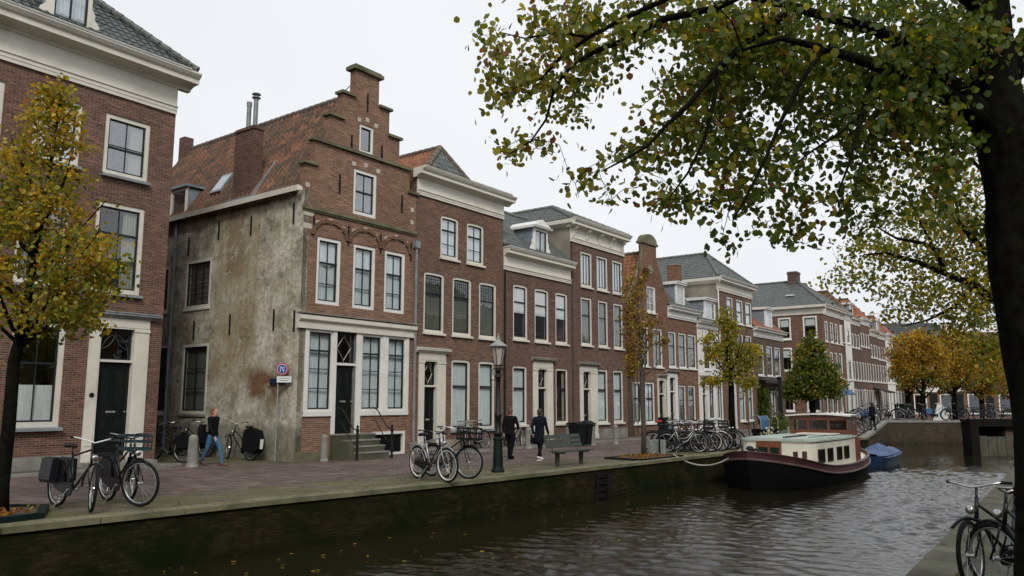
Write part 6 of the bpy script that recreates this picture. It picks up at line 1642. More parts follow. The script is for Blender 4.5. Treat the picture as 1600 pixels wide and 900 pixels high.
make_bike('scooter_bicycle', 'black cycle with pale handlebar grip half hidden at the corner of the nearest house', NEAR.pt(.75, .5), NEAR.rot + 1.9, steer=.3, scale=BS, bag='coat_black', crate='black')
make_bike('bicycle', 'grey bike against the red brick wall left of the lamp post', ROW.pt(8.7, -.45), ROW.rot + math.pi, steer=.15, lean=.08, scale=1.08, frame='bikesilver', crate='galv')
make_bike('bicycle', 'old bike leaning by the wall between the lamp post and the walking man', ROW.pt(11.3, -.5), ROW.rot + .1, steer=.2, lean=-.06, scale=1.05, frame='galv', tyre='rubber')
# rack of bikes by the yellow tree: wheels towards the canal
rack = ['silver step-through bike, first of the parked row before the yellow tree', 'dark red-framed bike second in the row before the yellow tree', 'black bike with crate third in the parked row before the yellow tree', 'silver bike with pale tyres in the middle of the parked row', 'black bike with white mudguards right of the row centre',
        'dark grey bike with large front crate near the yellow tree', 'silver city bike just left of the yellow tree trunk', 'black bike last in the row, touching the yellow tree trunk',
        'dark bike tangled behind the first silver one of the row', 'black bike behind the crate bike in the row', 'dark bike with pannier behind the middle of the row', 'dark bike behind the white-mudguard one of the row']
for i, lab in enumerate(rack):
    t = (i / 7) if i < 8 else (.08 + (i - 8) * .24); gp_ = ground(1078 + 62 * t, 708 - 6 * t); d = (QL[6] - QL[5]).normalized(); n_ = Vector((-d.y, d.x, 0))
    make_bike('bicycle', lab, gp_ + n_ * (.35 + .1 * (i % 2) + (.75 if i > 7 else 0)), math.atan2(-n_.y, -n_.x) + rnd.uniform(.25, .6), frame=(['bikesilver', 'bulwark', 'bikeblack', 'bikesilver', 'bikeblack', 'galv', 'bikesilver', 'bikeblack'] + ['bikeblack'] * 4)[i], guard=(['bikeblack', 'bikeblack', 'bikeblack', 'bikesilver', 'signwhite', 'bikeblack', 'bikeblack', 'bikeblack'] + ['bikeblack'] * 4)[i],
              tyre='tyre_pale' if i in (3,) else 'rubber', bag='coat_black' if i in (1, 10) else None, steer=rnd.uniform(-.3, .3), lean=rnd.uniform(-.1, .1), scale=1.08, crate='black' if i in (2, 5) else None, detail=False, step=i in (0, 4), group='bikes parked in a row by the yellow tree')
# rows of bikes up the ramp and on the bridge
dark = ['bikeblack', 'galv', 'bikeblack', 'blue', 'bikeblack', 'bikesilver']
labs1 = ['teal bike at the low end of the bridge ramp', 'dark bike second up the bridge ramp', 'dark bike third up the bridge ramp beside blue bags', 'blue-framed bike halfway up the bridge ramp', 'black bike above the middle of the bridge ramp', 'silver bike near the top of the bridge ramp', 'black bike at the top of the bridge ramp', 'grey bike at the corner where the ramp meets the abutment top']
for i, lab in enumerate(labs1):
    t = (i + .6) / 8; p = A0.lerp(A1, t); d = (A1 - A0).normalized(); n_ = Vector((-d.y, d.x, 0))
    z = .60 * t + .03
    make_bike('bicycle', lab, p + n_ * 1.1 + Vector((0, 0, z)), math.atan2(-n_.y, -n_.x) + rnd.uniform(-.4, .4), frame=dark[i % 6], guard=dark[(i + 1) % 6], steer=rnd.uniform(-.3, .3), scale=1.1, detail=False, crate='blue' if i in (2, 4) else ('black' if i % 3 == 0 else None), bag='blue' if i in (3,) else None, group='bikes on the bridge ramp')
pos = ['first', 'second', 'third', 'fourth', 'fifth', 'sixth', 'seventh', 'eighth', 'ninth', 'tenth', 'eleventh', 'twelfth', 'thirteenth', 'fourteenth']
for i in range(14):
    x = 27.6 + i * 1.15; lab = '%s bike from the left leaning along the bridge parapet, %s' % (pos[i], ['black', 'grey', 'black with crate', 'blue bag', 'dark', 'silver'][i % 6])
    make_bike('bicycle', lab, (x, 58.6 + .3 * (i % 2), .64), R(90 + rnd.uniform(-50, 50)) if i % 3 else rnd.uniform(-.2, .2), frame=dark[i % 6], guard='bikeblack', steer=rnd.uniform(-.3, .3), scale=1.1, detail=False, crate='black' if i % 6 == 2 else None, bag='blue' if i % 6 == 3 else None, group='bikes along the bridge parapet')
# near-right bank bikes
b1 = at_depth(1590, 860, 7.6)
make_bike('bicycle', 'black bike close to the camera at the lower right with large saddle', (4.95, 7.7, 0), R(100), steer=.1, scale=1.0, barmat='chrome', bars='city', low=True)
make_bike('bicycle', 'dark bike with raised grip nearest the canal at the lower right', (5.25, 8.7, 0), R(205), steer=.3, lean=.05, scale=1.0, barmat='chrome', bars='flat')
make_bike('bicycle', 'bike with tall chrome handlebar partly cut by the lower right frame edge', (5.35, 7.2, 0), R(80), steer=-.1, lean=-.05, scale=1.0, barmat='chrome', guard='bikesilver')

# ================================================================ STREET FURNITURE
def up(name, label, cat, loc, rz=0): return empty(name, loc, rz, label, cat)
p = ground(778, 740)
lp = up('street_lamp', 'ornate green cast-iron lamp post with tapered glass lantern at the quay edge', 'street lamp', p)
MB().box(-.34, .34, -.34, .34, -.02, .035).build('footing', M['coping'], lp)
m = MB().lathe([(.19, .03), (.19, .10), (.165, .13), (.15, .2), (.135, .60), (.128, .88), (.15, .90), (.15, .95), (.115, .98)], n=8, rot=.39); m.build('base', M['lamp_green'], lp)
m = MB().lathe([(.10, .95), (.10, 1.02), (.125, 1.05), (.125, 1.10), (.085, 1.14), (.082, 1.5), (.10, 1.52), (.10, 1.60), (.078, 1.62), (.062, 2.4), (.06, 2.55), (.085, 2.57), (.085, 2.63), (.055, 2.66), (.05, 2.74), (.08, 2.76), (.08, 2.80), (.05, 2.84)], n=12); m.build('column', M['black'], lp, True)
m = MB()
for k in range(4):
    a = k * math.pi / 2 + .4; ca_, sa_ = math.cos(a), math.sin(a)
    m.tube([(.05 * ca_, .05 * sa_, 2.60), (.15 * ca_, .15 * sa_, 2.68), (.16 * ca_, .16 * sa_, 2.80), (.09 * ca_, .09 * sa_, 2.86), (.08 * ca_, .08 * sa_, 2.78)], .012, 5)
    m.tube([(.13 * ca_, .13 * sa_, 2.78), (.15 * ca_, .15 * sa_, 2.9), (.12 * ca_, .12 * sa_, 2.95)], .010, 5)
m.tube([(-.22, 0, 2.52), (.22, 0, 2.52)], .014, 6); m.build('scroll_brackets', M['black'], lp)
ln = MB().lathe([(.105, 2.92), (.205, 3.42)], n=6, rot=.2); lo = ln.build('lantern', M['lampglass'], lp)
m = MB()
for k in range(6):
    a = k * math.pi / 3 + .2; m.tube([(.107 * math.cos(a), .107 * math.sin(a), 2.91), (.209 * math.cos(a), .209 * math.sin(a), 3.43)], .010, 4)
m.torus((0, 0, 2.92), .108, .012, 12, 4, 'z'); m.torus((0, 0, 3.43), .212, .014, 12, 4, 'z'); m.build('lantern_frame', M['black'], lo)
MB().lathe([(.255, 3.43), (.26, 3.45), (.16, 3.53), (.07, 3.60), (.06, 3.64), (.075, 3.66), (.03, 3.69), (.02, 3.74), (.035, 3.76), (.001, 3.80)], n=12).build('lantern_roof', M['galv'], lo)
# bench
a, b = ground(868, 729), ground(906, 722); c = (a + b) / 2; ang = math.atan2(b.y - a.y, b.x - a.x)
bn = up('park_bench', 'grey-green plank bench on the quay facing the canal right of the lamp', 'bench', ground(890, 727), ROW.rot - .02)
m = MB()
for y in (-.30, -.16, -.02): m.box(-.95, .95, y, y + .12, .43, .47)
m.build('seat', M['bench'], bn)
m = MB()
for t0, t1 in ((0, .29), (.35, .64), (.70, 1)):
    a0, b0, a1, b1 = .16 + .12 * t0, .55 + .38 * t0, .16 + .12 * t1, .55 + .38 * t1
    m.add([(-.95, a0, b0), (.95, a0, b0), (.95, a1, b1), (-.95, a1, b1), (-.95, a0 + .04, b0 - .01), (.95, a0 + .04, b0 - .01), (.95, a1 + .04, b1 - .01), (-.95, a1 + .04, b1 - .01)], [(0, 1, 2, 3), (7, 6, 5, 4), (0, 3, 7, 4), (1, 5, 6, 2), (2, 6, 7, 3), (0, 4, 5, 1)])
m.build('backrest', M['bench'], bn)
for x in (-.70, .60):
    m = MB(); m.box(x, x + .08, -.06, .06, 0, .43); m.box(x, x + .08, -.30, .16, .385, .43); m.tube([(x + .04, .12, .40), (x + .04, .20, .56), (x + .04, .33, .93)], .022, 6); m.build('leg', M['bench'], bn)
# bollards
def bollard(px, py, label, h_=.85, w=.26, loc=None, lean=0):
    p = loc or ground(px, py); o = empty('stone_bollard', p, rnd.random(), label, 'bollard', 'stone bollards along the houses'); o.rotation_euler = (lean, lean * .5, rnd.random())
    MB().lathe([(w * .62, -.05), (w * .60, .05), (w * .52, .08), (w * .47, h_ - .12), (w * .44, h_ - .04), (w * .30, h_ + .02), (.001, h_ + .04)], n=10).build('shaft', M['stone'], o)
bollard(300, 730, 'round-topped stone bollard at the alley mouth left of the walking woman', .92, .30)
bollard(506, 721, 'weathered square stone bollard left of the stoop steps', .83, .24)
bollard(826, 701, 'stone bollard between the walking man and the woman in the dark coat', .85, .30)
bollard(888, 697, 'pale stone bollard left of the dark waste bins', .85, .24); bollard(926, 696, 'stone bollard right of the dark waste bins', .85, .26)
bollard(962, 694, 'brown stone bollard in front of the tall plum house windows', .85, .26); bollard(1045, 690, 'stone post near the bell gable house door', 1.2, .32)
# waste bins
for i, (px, py, lab) in enumerate(((901, 697, 'dark wheeled bin left of two beside the tall plum house'), (915, 696, 'dark wheeled bin right of two, lid slightly raised'))):
    p = ground(px, py); o = empty('wheelie_bin', p, ROW.rot, lab, 'waste bin', 'dark wheeled bins')
    m = MB(); m.add([(-.26, -.26, .06), (.26, -.26, .06), (.26, .26, .06), (-.26, .26, .06), (-.31, -.34, .92), (.31, -.34, .92), (.31, .32, .92), (-.31, .32, .92)], [(0, 3, 2, 1), (4, 5, 6, 7), (0, 1, 5, 4), (1, 2, 6, 5), (2, 3, 7, 6), (3, 0, 4, 7)]); m.box(-.32, .32, -.355, .33, .86, .92); m.build('body', M['binplastic'], o)
    MB().prism([(-.37, .93), (-.37, .97), (-.1, 1.04 + .06 * i), (.30, 1.02), (.36, .97), (.34, .93)], -.33, .33).build('lid', M['binplastic'], o)
    for s in (-1, 1): MB().torus((s * .25, .27, .11), .085, .028, 14, 6, 'x' if False else 'y').build('wheel', M['rubber'], o)
p = ground(1037, 692); o = empty('dark_utility_post', p, ROW.rot, 'dark narrow box-like post in front of the bell gable house', 'post'); MB().box(-.17, .17, -.17, .17, 0, 1.15).box(-.19, .19, -.19, .19, 1.15, 1.20).build('cabinet', M['binplastic'], o); MB().box(-.12, .12, -.176, -.171, .3, 1.05).build('door', M['black'], o)
# round sign + plates
p = ROW.pt(-.30, .62); sg = empty('traffic_sign', p, 0, 'round blue and red traffic sign on a grey pole at the plaster wall corner', 'traffic sign')
MB().tube([(0, 0, 0), (0, 0, 3.1)], .024, 8).build('pole', M['galv'], sg)
ds = empty('sign_disc', (.14, -.06, 3.0), 0, parent=sg); ds.rotation_euler = (0, 0, R(8))
MB().lathe([(.001, 0), (.20, 0), (.20, .02), (.001, .02)], n=32, axis='y').build('disc_rim', M['signred'], ds)
MB().lathe([(.001, -.006), (.162, -.006), (.162, -.001), (.001, -.001)], n=32, axis='y').build('disc_ring', M['signwhite'], ds)
MB().lathe([(.001, -.012), (.148, -.012), (.148, -.007), (.001, -.007)], n=32, axis='y').build('disc_face', M['signblue'], ds)
m = MB()
for (x0, z0, x1, z1) in ((-.055, -.09, -.055, .08), (-.055, .08, -.02, .05), (-.02, .05, .055, -.09), (.055, -.09, .055, .07), (.0, .02, .055, .07)): m.tube([(x0, -.016, z0), (x1, -.016, z1)], .009, 4)
m.build('symbol', M['signwhite'], ds)
sp_ = MB().box(-.02, .46, -.075, -.06, 2.56, 2.76); spo = sp_.build('sub_plate', M['signwhite'], sg)
sp_ = MB()
for i, (a_, b_) in enumerate(((.04, .40), (.08, .36))): sp_.box(a_, b_, -.079, -.076, 2.69 - i * .07, 2.705 - i * .07)
sp_.build('plate_marks', M['plate_dark'], spo)
o = empty('street_name_plate', ROW.pt(-.04, 0), math.atan2(ROW.n.y, ROW.n.x), 'dark blue street name plate on the plaster wall left of the round sign', 'street sign')
MB().box(.55, 1.35, .01, .04, 2.50, 2.70).build('plate', M['plate_dark'], o)
# green post with grey panel by the tree
p = ground(1031, 713); o = empty('notice_post', p, ROW.rot, 'thin green post with a low grey notice panel beside the thin tree', 'signpost')
MB().tube([(0, 0, 0), (0, 0, 1.25)], .035, 8).build('pole', M['lamp_green'], o); MB().box(-.16, .16, -.05, -.01, 1.22, 1.28).build('plate', M['signred'], o); 
MB().box(.15, .72, .1, .55, 0, .55).build('cabinet', M['galv'], o)
# cafe front things
p = at_depth(1222, 680, 42.5); o = empty('black_lamp_post', (p.x, 42.5, 0), 0, 'plain black post standing at the corner of the cafe', 'post')
MB().lathe([(.16, 0), (.16, .3), (.11, .35), (.10, 3.1), (.14, 3.15), (.14, 3.25), (.001, 3.3)], n=10).build('shaft', M['black'], o)
p = at_depth(1178, 680, 36.5)
o = empty('cargo_bike', (p.x, 36.5, 0), .3, 'cargo bike with blue hood parked right of the yellow tree', 'cargo bike')
for x, y in ((-.75, 0), (.55, -.38), (.55, .38)):
    w = empty('wheel', (x, y, .3), parent=o); MB().torus((0, 0, 0), .28, .025, 24, 6).build('tyre', M['rubber'], w, True); MB().lathe([(.03, -.03), (.03, .03)], n=8, axis='y').build('hub', M['alloy'], w)
m = MB(); m.add([(.2, -.3, .25), (1.0, -.3, .25), (1.0, .3, .25), (.2, .3, .25), (.1, -.36, .72), (1.12, -.36, .72), (1.12, .36, .72), (.1, .36, .72)], [(0, 3, 2, 1), (0, 1, 5, 4), (1, 2, 6, 5), (2, 3, 7, 6), (3, 0, 4, 7)]); m.build('cargo_box', M['binplastic'], o)
m = MB()
for x in (.15, .6, 1.05): m.tube([(x, -.35, .72), (x, -.33, 1.15), (x, -.15, 1.32), (x, .15, 1.32), (x, .33, 1.15), (x, .35, .72)], .018, 5)
m.build('hood_hoops', M['galv'], o); MB().add([(.15, -.34, .72), (.62, -.34, .72), (.62, -.32, 1.15), (.15, -.32, 1.15), (.62, -.14, 1.31), (.15, -.14, 1.31), (.62, .14, 1.31), (.15, .14, 1.31)], [(0, 1, 2, 3), (3, 2, 4, 5), (5, 4, 6, 7)]).build('hood', M['blue'], o)
m = MB(); m.tube([(.2, 0, .4), (-.2, 0, .35), (-.3, 0, .9)], .02, 6); m.tube([(-.2, 0, .35), (-.75, 0, .3)], .02, 6); m.tube([(.1, 0, .4), (.0, 0, 1.05), (-.05, -.28, 1.08)], .018, 6); m.box(-.42, -.2, -.08, .08, .92, .98); m.build('frame', M['bikeblack'], o)
def pot_plant(name, label, loc, r, h_, col, n, size, mat='stone', seed=1, ht=.5):
    o = empty(name, loc, 0, label, 'planter')
    MB().lathe([(r * .7, 0), (r, h_ * .9), (r * 1.08, h_ * .92), (r * 1.08, h_), (r * .9, h_), (r * .85, h_ * .9)], n=12).build('pot', M[mat], o)
    g = random.Random(seed); P = [(g.gauss(0, r * .55), g.gauss(0, r * .55), h_ + abs(g.gauss(0, 1)) * ht * .5 + .02) for _ in range(n)]
    me = leaf_mesh('foliage', P, size, col, seed, droop=-.3); c = bpy.data.objects.new('foliage', me); COL.objects.link(c); c.parent = o; return o
PAL['white'] = ((.78, .77, .70), (.70, .70, .64), (.60, .62, .52))
p = at_depth(1202, 690, 35.8); pot_plant('flower_tub', 'tub of white flowers on the quay behind the houseboat', (p.x, 35.8, 0), .28, .35, {'white': 6, 'green': 1}, 90, .09, 'deckgreen', 3, .40)
p = at_depth(1217, 685, 38); pot_plant('stone_planter', 'pale stone planter with small shrub beside the black post', (p.x, 38, 0), .4, .62, {'green': 1}, 260, .12, 'stone', 4, .6)
p = at_depth(1232, 685, 40.5); pot_plant('grey_planter', 'grey-green tub right of the black post behind the boat wheelhouse', (p.x, 40.5, 0), .42, .7, {'olive': 1, 'green': 1}, 140, .12, 'deckgreen', 6, .35)
p = at_depth(1316, 612, 58); o = empty('parasol', (p.x, 58, 0), 0, 'blue parasol over the pavement behind the green tree', 'parasol')
MB().tube([(0, 0, 0), (0, 0, 2.9)], .03, 6).build('pole', M['white'], o); MB().lathe([(1.0, 2.45), (.99, 2.5), (.5, 2.85), (.02, 3.05)], n=8).build('canopy', M['blue'], o)
p = at_depth(1273, 617, 52); o = empty('red_banner', (p.x, 52, 0), 0, 'small red and white hanging banner by the green tree trunk', 'banner')
MB().tube([(0, 0, 0), (0, 0, 2.75)], .03, 6).build('pole', M['black'], o); MB().lathe([(.02, 2.05), (.2, 2.12), (.28, 2.35), (.2, 2.6), (.02, 2.68)], n=10).build('cloth', M['red'], o)
for i, (px, Y, lab) in enumerate(((1352, 50, 'dark green rubbish container at the foot of the ramp'), (1413, 62, 'green box container among the bikes at the ramp top'))):
    p = at_depth(px, 660, Y); z = 0 if i == 0 else .6
    o = empty('street_container', (p.x + (-2 if i == 0 else 0), Y, z), .5, lab, 'container'); MB().box(-.5, .5, -.4, .4, .1, 1.1).build('body', M['binplastic'], o); MB().prism([(-.44, 1.101), (-.3, 1.25), (.3, 1.25), (.44, 1.101)], -.53, .53).build('lid', M['lamp_green'], o)
p = at_depth(1470, 640, 60.5); o = empty('white_board', (p.x, 60.5, .6), .2, 'white leaning board standing among the bridge bikes', 'board'); MB().plate([(-.7, 0), (.7, 0), (.1, 1.3), (-.2, 1.3)], 0, .05).build('board_face', M['signwhite'], o); MB().box(-.6, .6, .05, .3, 0, .1).build('foot', M['black'], o)

# ================================================================ PEOPLE
def fuse(mb, name, mat, parent, vox=.014, smooth=4):
    """several overlapping lofts fused into one continuous skin"""
    o = mb.build(name, mat, parent, True)
    md = o.modifiers.new('Remesh', 'REMESH'); md.mode = 'VOXEL'; md.voxel_size = vox; md.use_smooth_shade = True
    sm = o.modifiers.new('Smooth', 'SMOOTH'); sm.factor = .5; sm.iterations = smooth
    return o
def limb(m, pts, rad, n=10, caps=True):
    """tapered limb with rounded joints"""
    P = [Vector(q) for q in pts]
    for a, b, ra, rb in zip(P[:-1], P[1:], rad[:-1], rad[1:]): m.tube([a, b], [ra, rb], n)
    for q, r_ in zip(P, rad): m.lathe([(.001, -r_), (r_ * .7, -r_ * .7), (r_, 0), (r_ * .7, r_ * .7), (.001, r_)], tuple(q), n)
def torso(m, secs, n=16):
    """secs: (x, z, half depth, half width)"""
    vs = []; k = len(secs)
    for x, z, hx_, hy_ in secs:
        for i in range(n):
            a = 2 * math.pi * i / n; ca_, sa_ = math.cos(a), math.sin(a)
            vs.append((x + hx_ * abs(ca_) ** .8 * (1 if ca_ > 0 else -1), hy_ * abs(sa_) ** .8 * (1 if sa_ > 0 else -1), z))
    m.add(vs, [(i * n + q, i * n + (q + 1) % n, (i + 1) * n + (q + 1) % n, (i + 1) * n + q) for i in range(k - 1) for q in range(n)] + [tuple(range(n - 1, -1, -1)), tuple(range((k - 1) * n, k * n))])
def ball(m, c, rx, ry, rz, n=14, k=8):
    vs = []; 
    for i in range(k + 1):
        t = math.pi * i / k
        for q in range(n): a = 2 * math.pi * q / n; vs.append((c[0] + rx * max(.02, math.sin(t)) * math.cos(a), c[1] + ry * max(.02, math.sin(t)) * math.sin(a), c[2] - rz * math.cos(t)))
    m.add(vs, [(i * n + q, i * n + (q + 1) % n, (i + 1) * n + (q + 1) % n, (i + 1) * n + q) for i in range(k) for q in range(n)] + [tuple(range(n - 1, -1, -1)), tuple(range(k * n, (k + 1) * n))])
def person(label, loc, face, J, top, trous, hair, shoes, extra=None, long_hair=False, jacket_len=0.0, scale=1.0, coat=False):
    r = empty('person', loc, face, label, 'person'); r.scale = (scale,) * 3
    px_, _, pz = J['pel']; sx_, _, sz = J['sp']; cx_, _, cz = J['ch']; nx_, _, nz = J['nk']; hx, hy, hz = J['hd']
    b = MB()
    torso(b, [(px_, pz - .10, .07, .12), (px_, pz, .09, .15), (sx_, sz, .08, .125), (cx_, cz - .04, .10, .155), (cx_, cz + .07, .09, .16), (nx_, nz - .05, .055, .07), (nx_, nz + .06, .05, .05)])
    ball(b, (hx, hy, hz + .02), .095, .076, .105); ball(b, (hx + .030, hy, hz - .055), .062, .055, .058)      # skull and jaw
    ball(b, (hx + .098, hy, hz - .018), .016, .013, .022)                                                     # nose
    for s in (-1, 1): ball(b, (hx - .005, hy + s * .078, hz - .005), .020, .010, .030, 8, 6)
    for s in 'lr':
        sh, el, wr, ha = (Vector(J[k + s]) for k in ('sh', 'el', 'wr', 'ha'))
        limb(b, [sh, el, wr], [.048, .038, .026]); hp, kn, an, to = (Vector(J[k + s]) for k in ('hp', 'kn', 'an', 'to'))
        limb(b, [hp, kn, an], [.080, .052, .038]); limb(b, [an - Vector((.03, 0, .03)), to], [.036, .03])
        dd = (ha - wr).normalized(); sd = Vector((1, 0, 0)) if abs(dd.x) < .7 else Vector((0, 0, 1)); sd = (sd - dd * sd.dot(dd)).normalized(); u_ = dd.cross(sd)
        for q in (-1, 0, 1): limb(b, [wr + sd * q * .012, ha + sd * q * .022], [.020, .017], 8)                     # palm
        for k, (o_, ln) in enumerate(((-.031, .060), (-.011, .074), (.010, .069), (.030, .054))):
            a = ha + sd * o_; limb(b, [a, a + dd * ln * .55 + u_ * .004, a + dd * ln * .95 + u_ * .022], [.0105, .0098, .0085], 6)
        a = wr.lerp(ha, .35) - sd * .022; limb(b, [a, a + dd * .035 - sd * .022, a + dd * .065 - sd * .020], [.013, .012, .010], 6)
    fuse(b, 'body', M['skin'], r, .0085, 2)
    e = MB()
    for s in (-1, 1): ball(e, (hx + .083, hy + s * .030, hz + .015), .008, .012, .007, 8, 6)
    ball(e, (hx + .088, hy, hz - .058), .006, .022, .005, 8, 6); e.build('eyes_and_mouth', M['hair_dark'], r)
    hb = MB(); ball(hb, (hx - .022, hy, hz + .045), .100, .092, .095); ball(hb, (hx - .045, hy, hz - .02), .075, .088, .085)
    if long_hair: ball(hb, (hx - .06, hy, hz - .11), .06, .095, .11); ball(hb, (hx - .075, hy, hz - .20), .05, .09, .10); 
    fuse(hb, 'hair', M[hair], r, .013, 3)
    t = MB(); zb = pz - jacket_len
    secs = [(px_, zb, .13 if coat else .115, .185 if coat else .165)]
    if jacket_len > .15: secs.append((px_, pz, .125, .175))
    torso(t, secs + [(sx_, sz, .115, .155), (cx_, cz - .05, .13, .185), (cx_, cz + .06, .12, .195), (cx_ * .9 + nx_ * .1, nz - .06, .085, .13), (nx_, nz, .065, .07), (nx_, nz + .03, .06, .062)])
    for s in 'lr':
        sh, el, wr = (Vector(J[k + s]) for k in ('sh', 'el', 'wr')); limb(t, [Vector((cx_, sh.y * .5, cz + .08)), sh, el, wr], [.07, .066, .054, .042])
    fuse(t, 'jacket', M[top], r, .015, 4)
    l = MB(); torso(l, [(px_, pz - .12, .10, .15), (px_, pz, .105, .155), (px_, pz + .06, .10, .15)])
    for s in 'lr':
        hp, kn, an, to = (Vector(J[k + s]) for k in ('hp', 'kn', 'an', 'to')); limb(l, [hp, hp.lerp(kn, .4), kn, an + Vector((0, 0, .02))], [.098, .090, .064, .052])
        sh_ = MB(); limb(sh_, [an - Vector((.035, 0, .035)), an.lerp(to, .5) - Vector((0, 0, .01)), to], [.044, .045, .036]); sh_.box(an.x - .08, to.x + .03, an.y - .04, an.y + .045, min(an.z, to.z) - .055, min(an.z, to.z) - .02); fuse(sh_, 'shoe', M[shoes], r, .012, 3)
    fuse(l, 'trousers', M[trous], r, .015, 4)
    return r
def pose(stride=.25, arm=.2, lean=.0, w=.19, bend=.1):
    J = {}; J['pel'] = (0, 0, .93); J['sp'] = (lean * .3, 0, 1.12); J['ch'] = (lean * .7, 0, 1.33); J['nk'] = (lean, 0, 1.50); J['hd'] = (lean + .03, 0, 1.62)
    for s, k in (('l', 1), ('r', -1)):
        J['sh' + s] = (lean * .8, k * w, 1.42); J['el' + s] = (-k * arm * .5, k * (w + .06), 1.14); J['wr' + s] = (-k * arm * .9 + .10, k * (w + .05), .90); J['ha' + s] = (-k * arm * 1.05 + .12, k * (w + .045), .82)
        J['hp' + s] = (0, k * .095, .88); f = k * stride
        J['kn' + s] = (f * .55 + .05, k * .10, .49); J['an' + s] = (f, k * .09, .085 + (.06 if f < 0 else 0)); J['to' + s] = (f + .16, k * .11, .045 + (.0 if f < 0 else .01))
    return J
# woman with auburn hair heading right, towards the camera
pw = person('woman with long auburn hair, black jacket and blue jeans walking past the plaster wall', ground(330, 728), R(-18), pose(.30, .16), 'coat_black', 'jeans', 'hair_red', 'hair_brown', long_hair=True, jacket_len=.06, scale=1.0)
MB().torus((.02, 0, 1.50), .060, .032, 14, 8, 'z').build('scarf', M['scarf'], pw, True)
MB().plate([(-.32, .80), (-.28, 1.18), (-.10, 1.20), (-.08, .82)], -.34, -.20).build('shoulder_bag', M['coat_black'], pw)
# man in black from behind
J = pose(.12, .10, .02); J['elr'] = (.06, -.27, 1.15); J['wrr'] = (.24, -.20, 1.02); J['har'] = (.31, -.17, 1.00)
pm = person('man with short brown hair in black coat seen from behind beside the lamp', ground(797, 717), math.atan2(.8, .35), J, 'coat_black', 'coat_black', 'hair_brown', 'coat_black', jacket_len=.12, scale=.98)
MB().torus((.02, 0, 1.50), .058, .028, 14, 8, 'z').build('scarf', M['scarf'], pm, True)
# woman in dark coat, white shoes
J = pose(.22, .12, .02)
pc = person('woman in long dark coat and white shoes walking away near the bench', ground(843, 719), math.atan2(.75, .45), J, 'coat_navy', 'coat_black', 'hair_dark', 'whiteshoe', jacket_len=.34, scale=.97, coat=True, long_hair=False)
MB().plate([(-.05, .55), (-.02, .86), (.30, .84), (.30, .52)], .22, .34).build('handbag', M['coat_black'], pc)
# a far passer-by on the ramp
p = at_depth(1372, 668, 49.0)
person('small distant figure in dark clothes standing on the bridge ramp', (p.x - .3, 49.0, .2), 2.0, pose(.1, .1), 'coat_navy', 'coat_black', 'hair_dark', 'coat_black')

# ================================================================ BOATS
dl = (QL[6] - QL[5]).normalized(); nr = Vector((dl.y, -dl.x, 0))
sa, sb = 3.0, 13.9
pa = QL[5] + Vector((0, 0, WZ)) + dl * sa + nr * 2.35; pb_ = QL[5] + Vector((0, 0, WZ)) + dl * sb + nr * 1.95
ax = (pb_ - pa); Lb = ax.length; ba = math.atan2(ax.y, ax.x)
bt = empty('houseboat', pa, ba, 'black and oxblood houseboat with cream cabin and varnished wheelhouse', 'houseboat')
def lerp(a, b, t): return a + (b - a) * t
def interp(tab, x):
    for (a, va), (b, vb) in zip(tab[:-1], tab[1:]):
        if x <= b: return lerp(va, vb, (x - a) / (b - a))
    return tab[-1][1]
def sint(tab, x, w=.05):
    w = min(w, x * .9, (1 - x) * .9) if 0 < x < 1 else 0
    return sum(interp(tab, x + w * k / 4) for k in range(-4, 5)) / 9
HB = [(0, .0), (.010, .42), (.028, .78), (.06, 1.15), (.11, 1.50), (.2, 1.72), (.4, 1.76), (.65, 1.70), (.80, 1.52), (.90, 1.18), (.96, .80), (1.0, .30)]
SH = [(0, 1.26), (.05, 1.13), (.12, .94), (.22, .72), (.42, .60), (.6, .60), (.8, .72), (1.0, .96)]
ns = 40; st_ = [0, .005, .012, .02, .03, .045, .07, .1] + [.1 + .9 * i / 30 for i in range(1, 31)]
def hull_rows(fr):
    """fr: list of (height fraction or z func, breadth factor)"""
    rows = []
    for t in st_:
        hb, sh = sint(HB, t), sint(SH, t, .09); x = t * Lb - (.20 if t < .03 else .20 * max(0, 1 - (t - .03) / .1)) * 0
        rake = -.25 * max(0, 1 - t / .12)
        row = []
        for (z, b, rk) in fr: zz = z(sh); row.append((x + rake * rk, hb * b, zz))
        rows.append(row)
    return rows
def loft(fr, name, mat, cap=False):
    rows = hull_rows(fr); m = MB(); k = len(fr)
    for s in (1, -1):
        vs = [(x, s * y, z) for row in rows for x, y, z in row]; m.add(vs, [(i * k + j, i * k + j + 1, (i + 1) * k + j + 1, (i + 1) * k + j) for i in range(len(rows) - 1) for j in range(k - 1)])
    vs = [(x, s * y, z) for s in (1, -1) for x, y, z in rows[-1]]; m.add(vs, [(j, j + 1, k + j + 1, k + j) for j in range(k - 1)])
    return m.build(name, M[mat], bt, True)
loft([(lambda s: -.5, .75, -.6), (lambda s: -.05, .90, 0), (lambda s: s * .45, .985, .6), (lambda s: s - .26, 1.0, .9)], 'hull', 'hull')
loft([(lambda s: s - .262, 1.0, .9), (lambda s: s - .26, 1.035, .93), (lambda s: s - .19, 1.035, .95), (lambda s: s - .188, 1.0, .95)], 'rubbing_strake', 'strake')
loft([(lambda s: s - .19, 1.0, .95), (lambda s: s, .985, 1.0), (lambda s: s + .02, 1.01, 1.02), (lambda s: s + .05, 1.01, 1.02), (lambda s: s + .05, .94, .98), (lambda s: s - .1, .94, .98)], 'bulwark', 'bulwark')
rows = hull_rows([(lambda s: s - .10, .95, .98)]); m = MB(); n = len(rows)
m.add([r_[0] for r_ in rows] + [(x, -y, z) for ((x, y, z),) in rows], [(i, i + 1, n + i + 1, n + i) for i in range(n - 1)]); m.build('deck', M['boatcream'], bt)
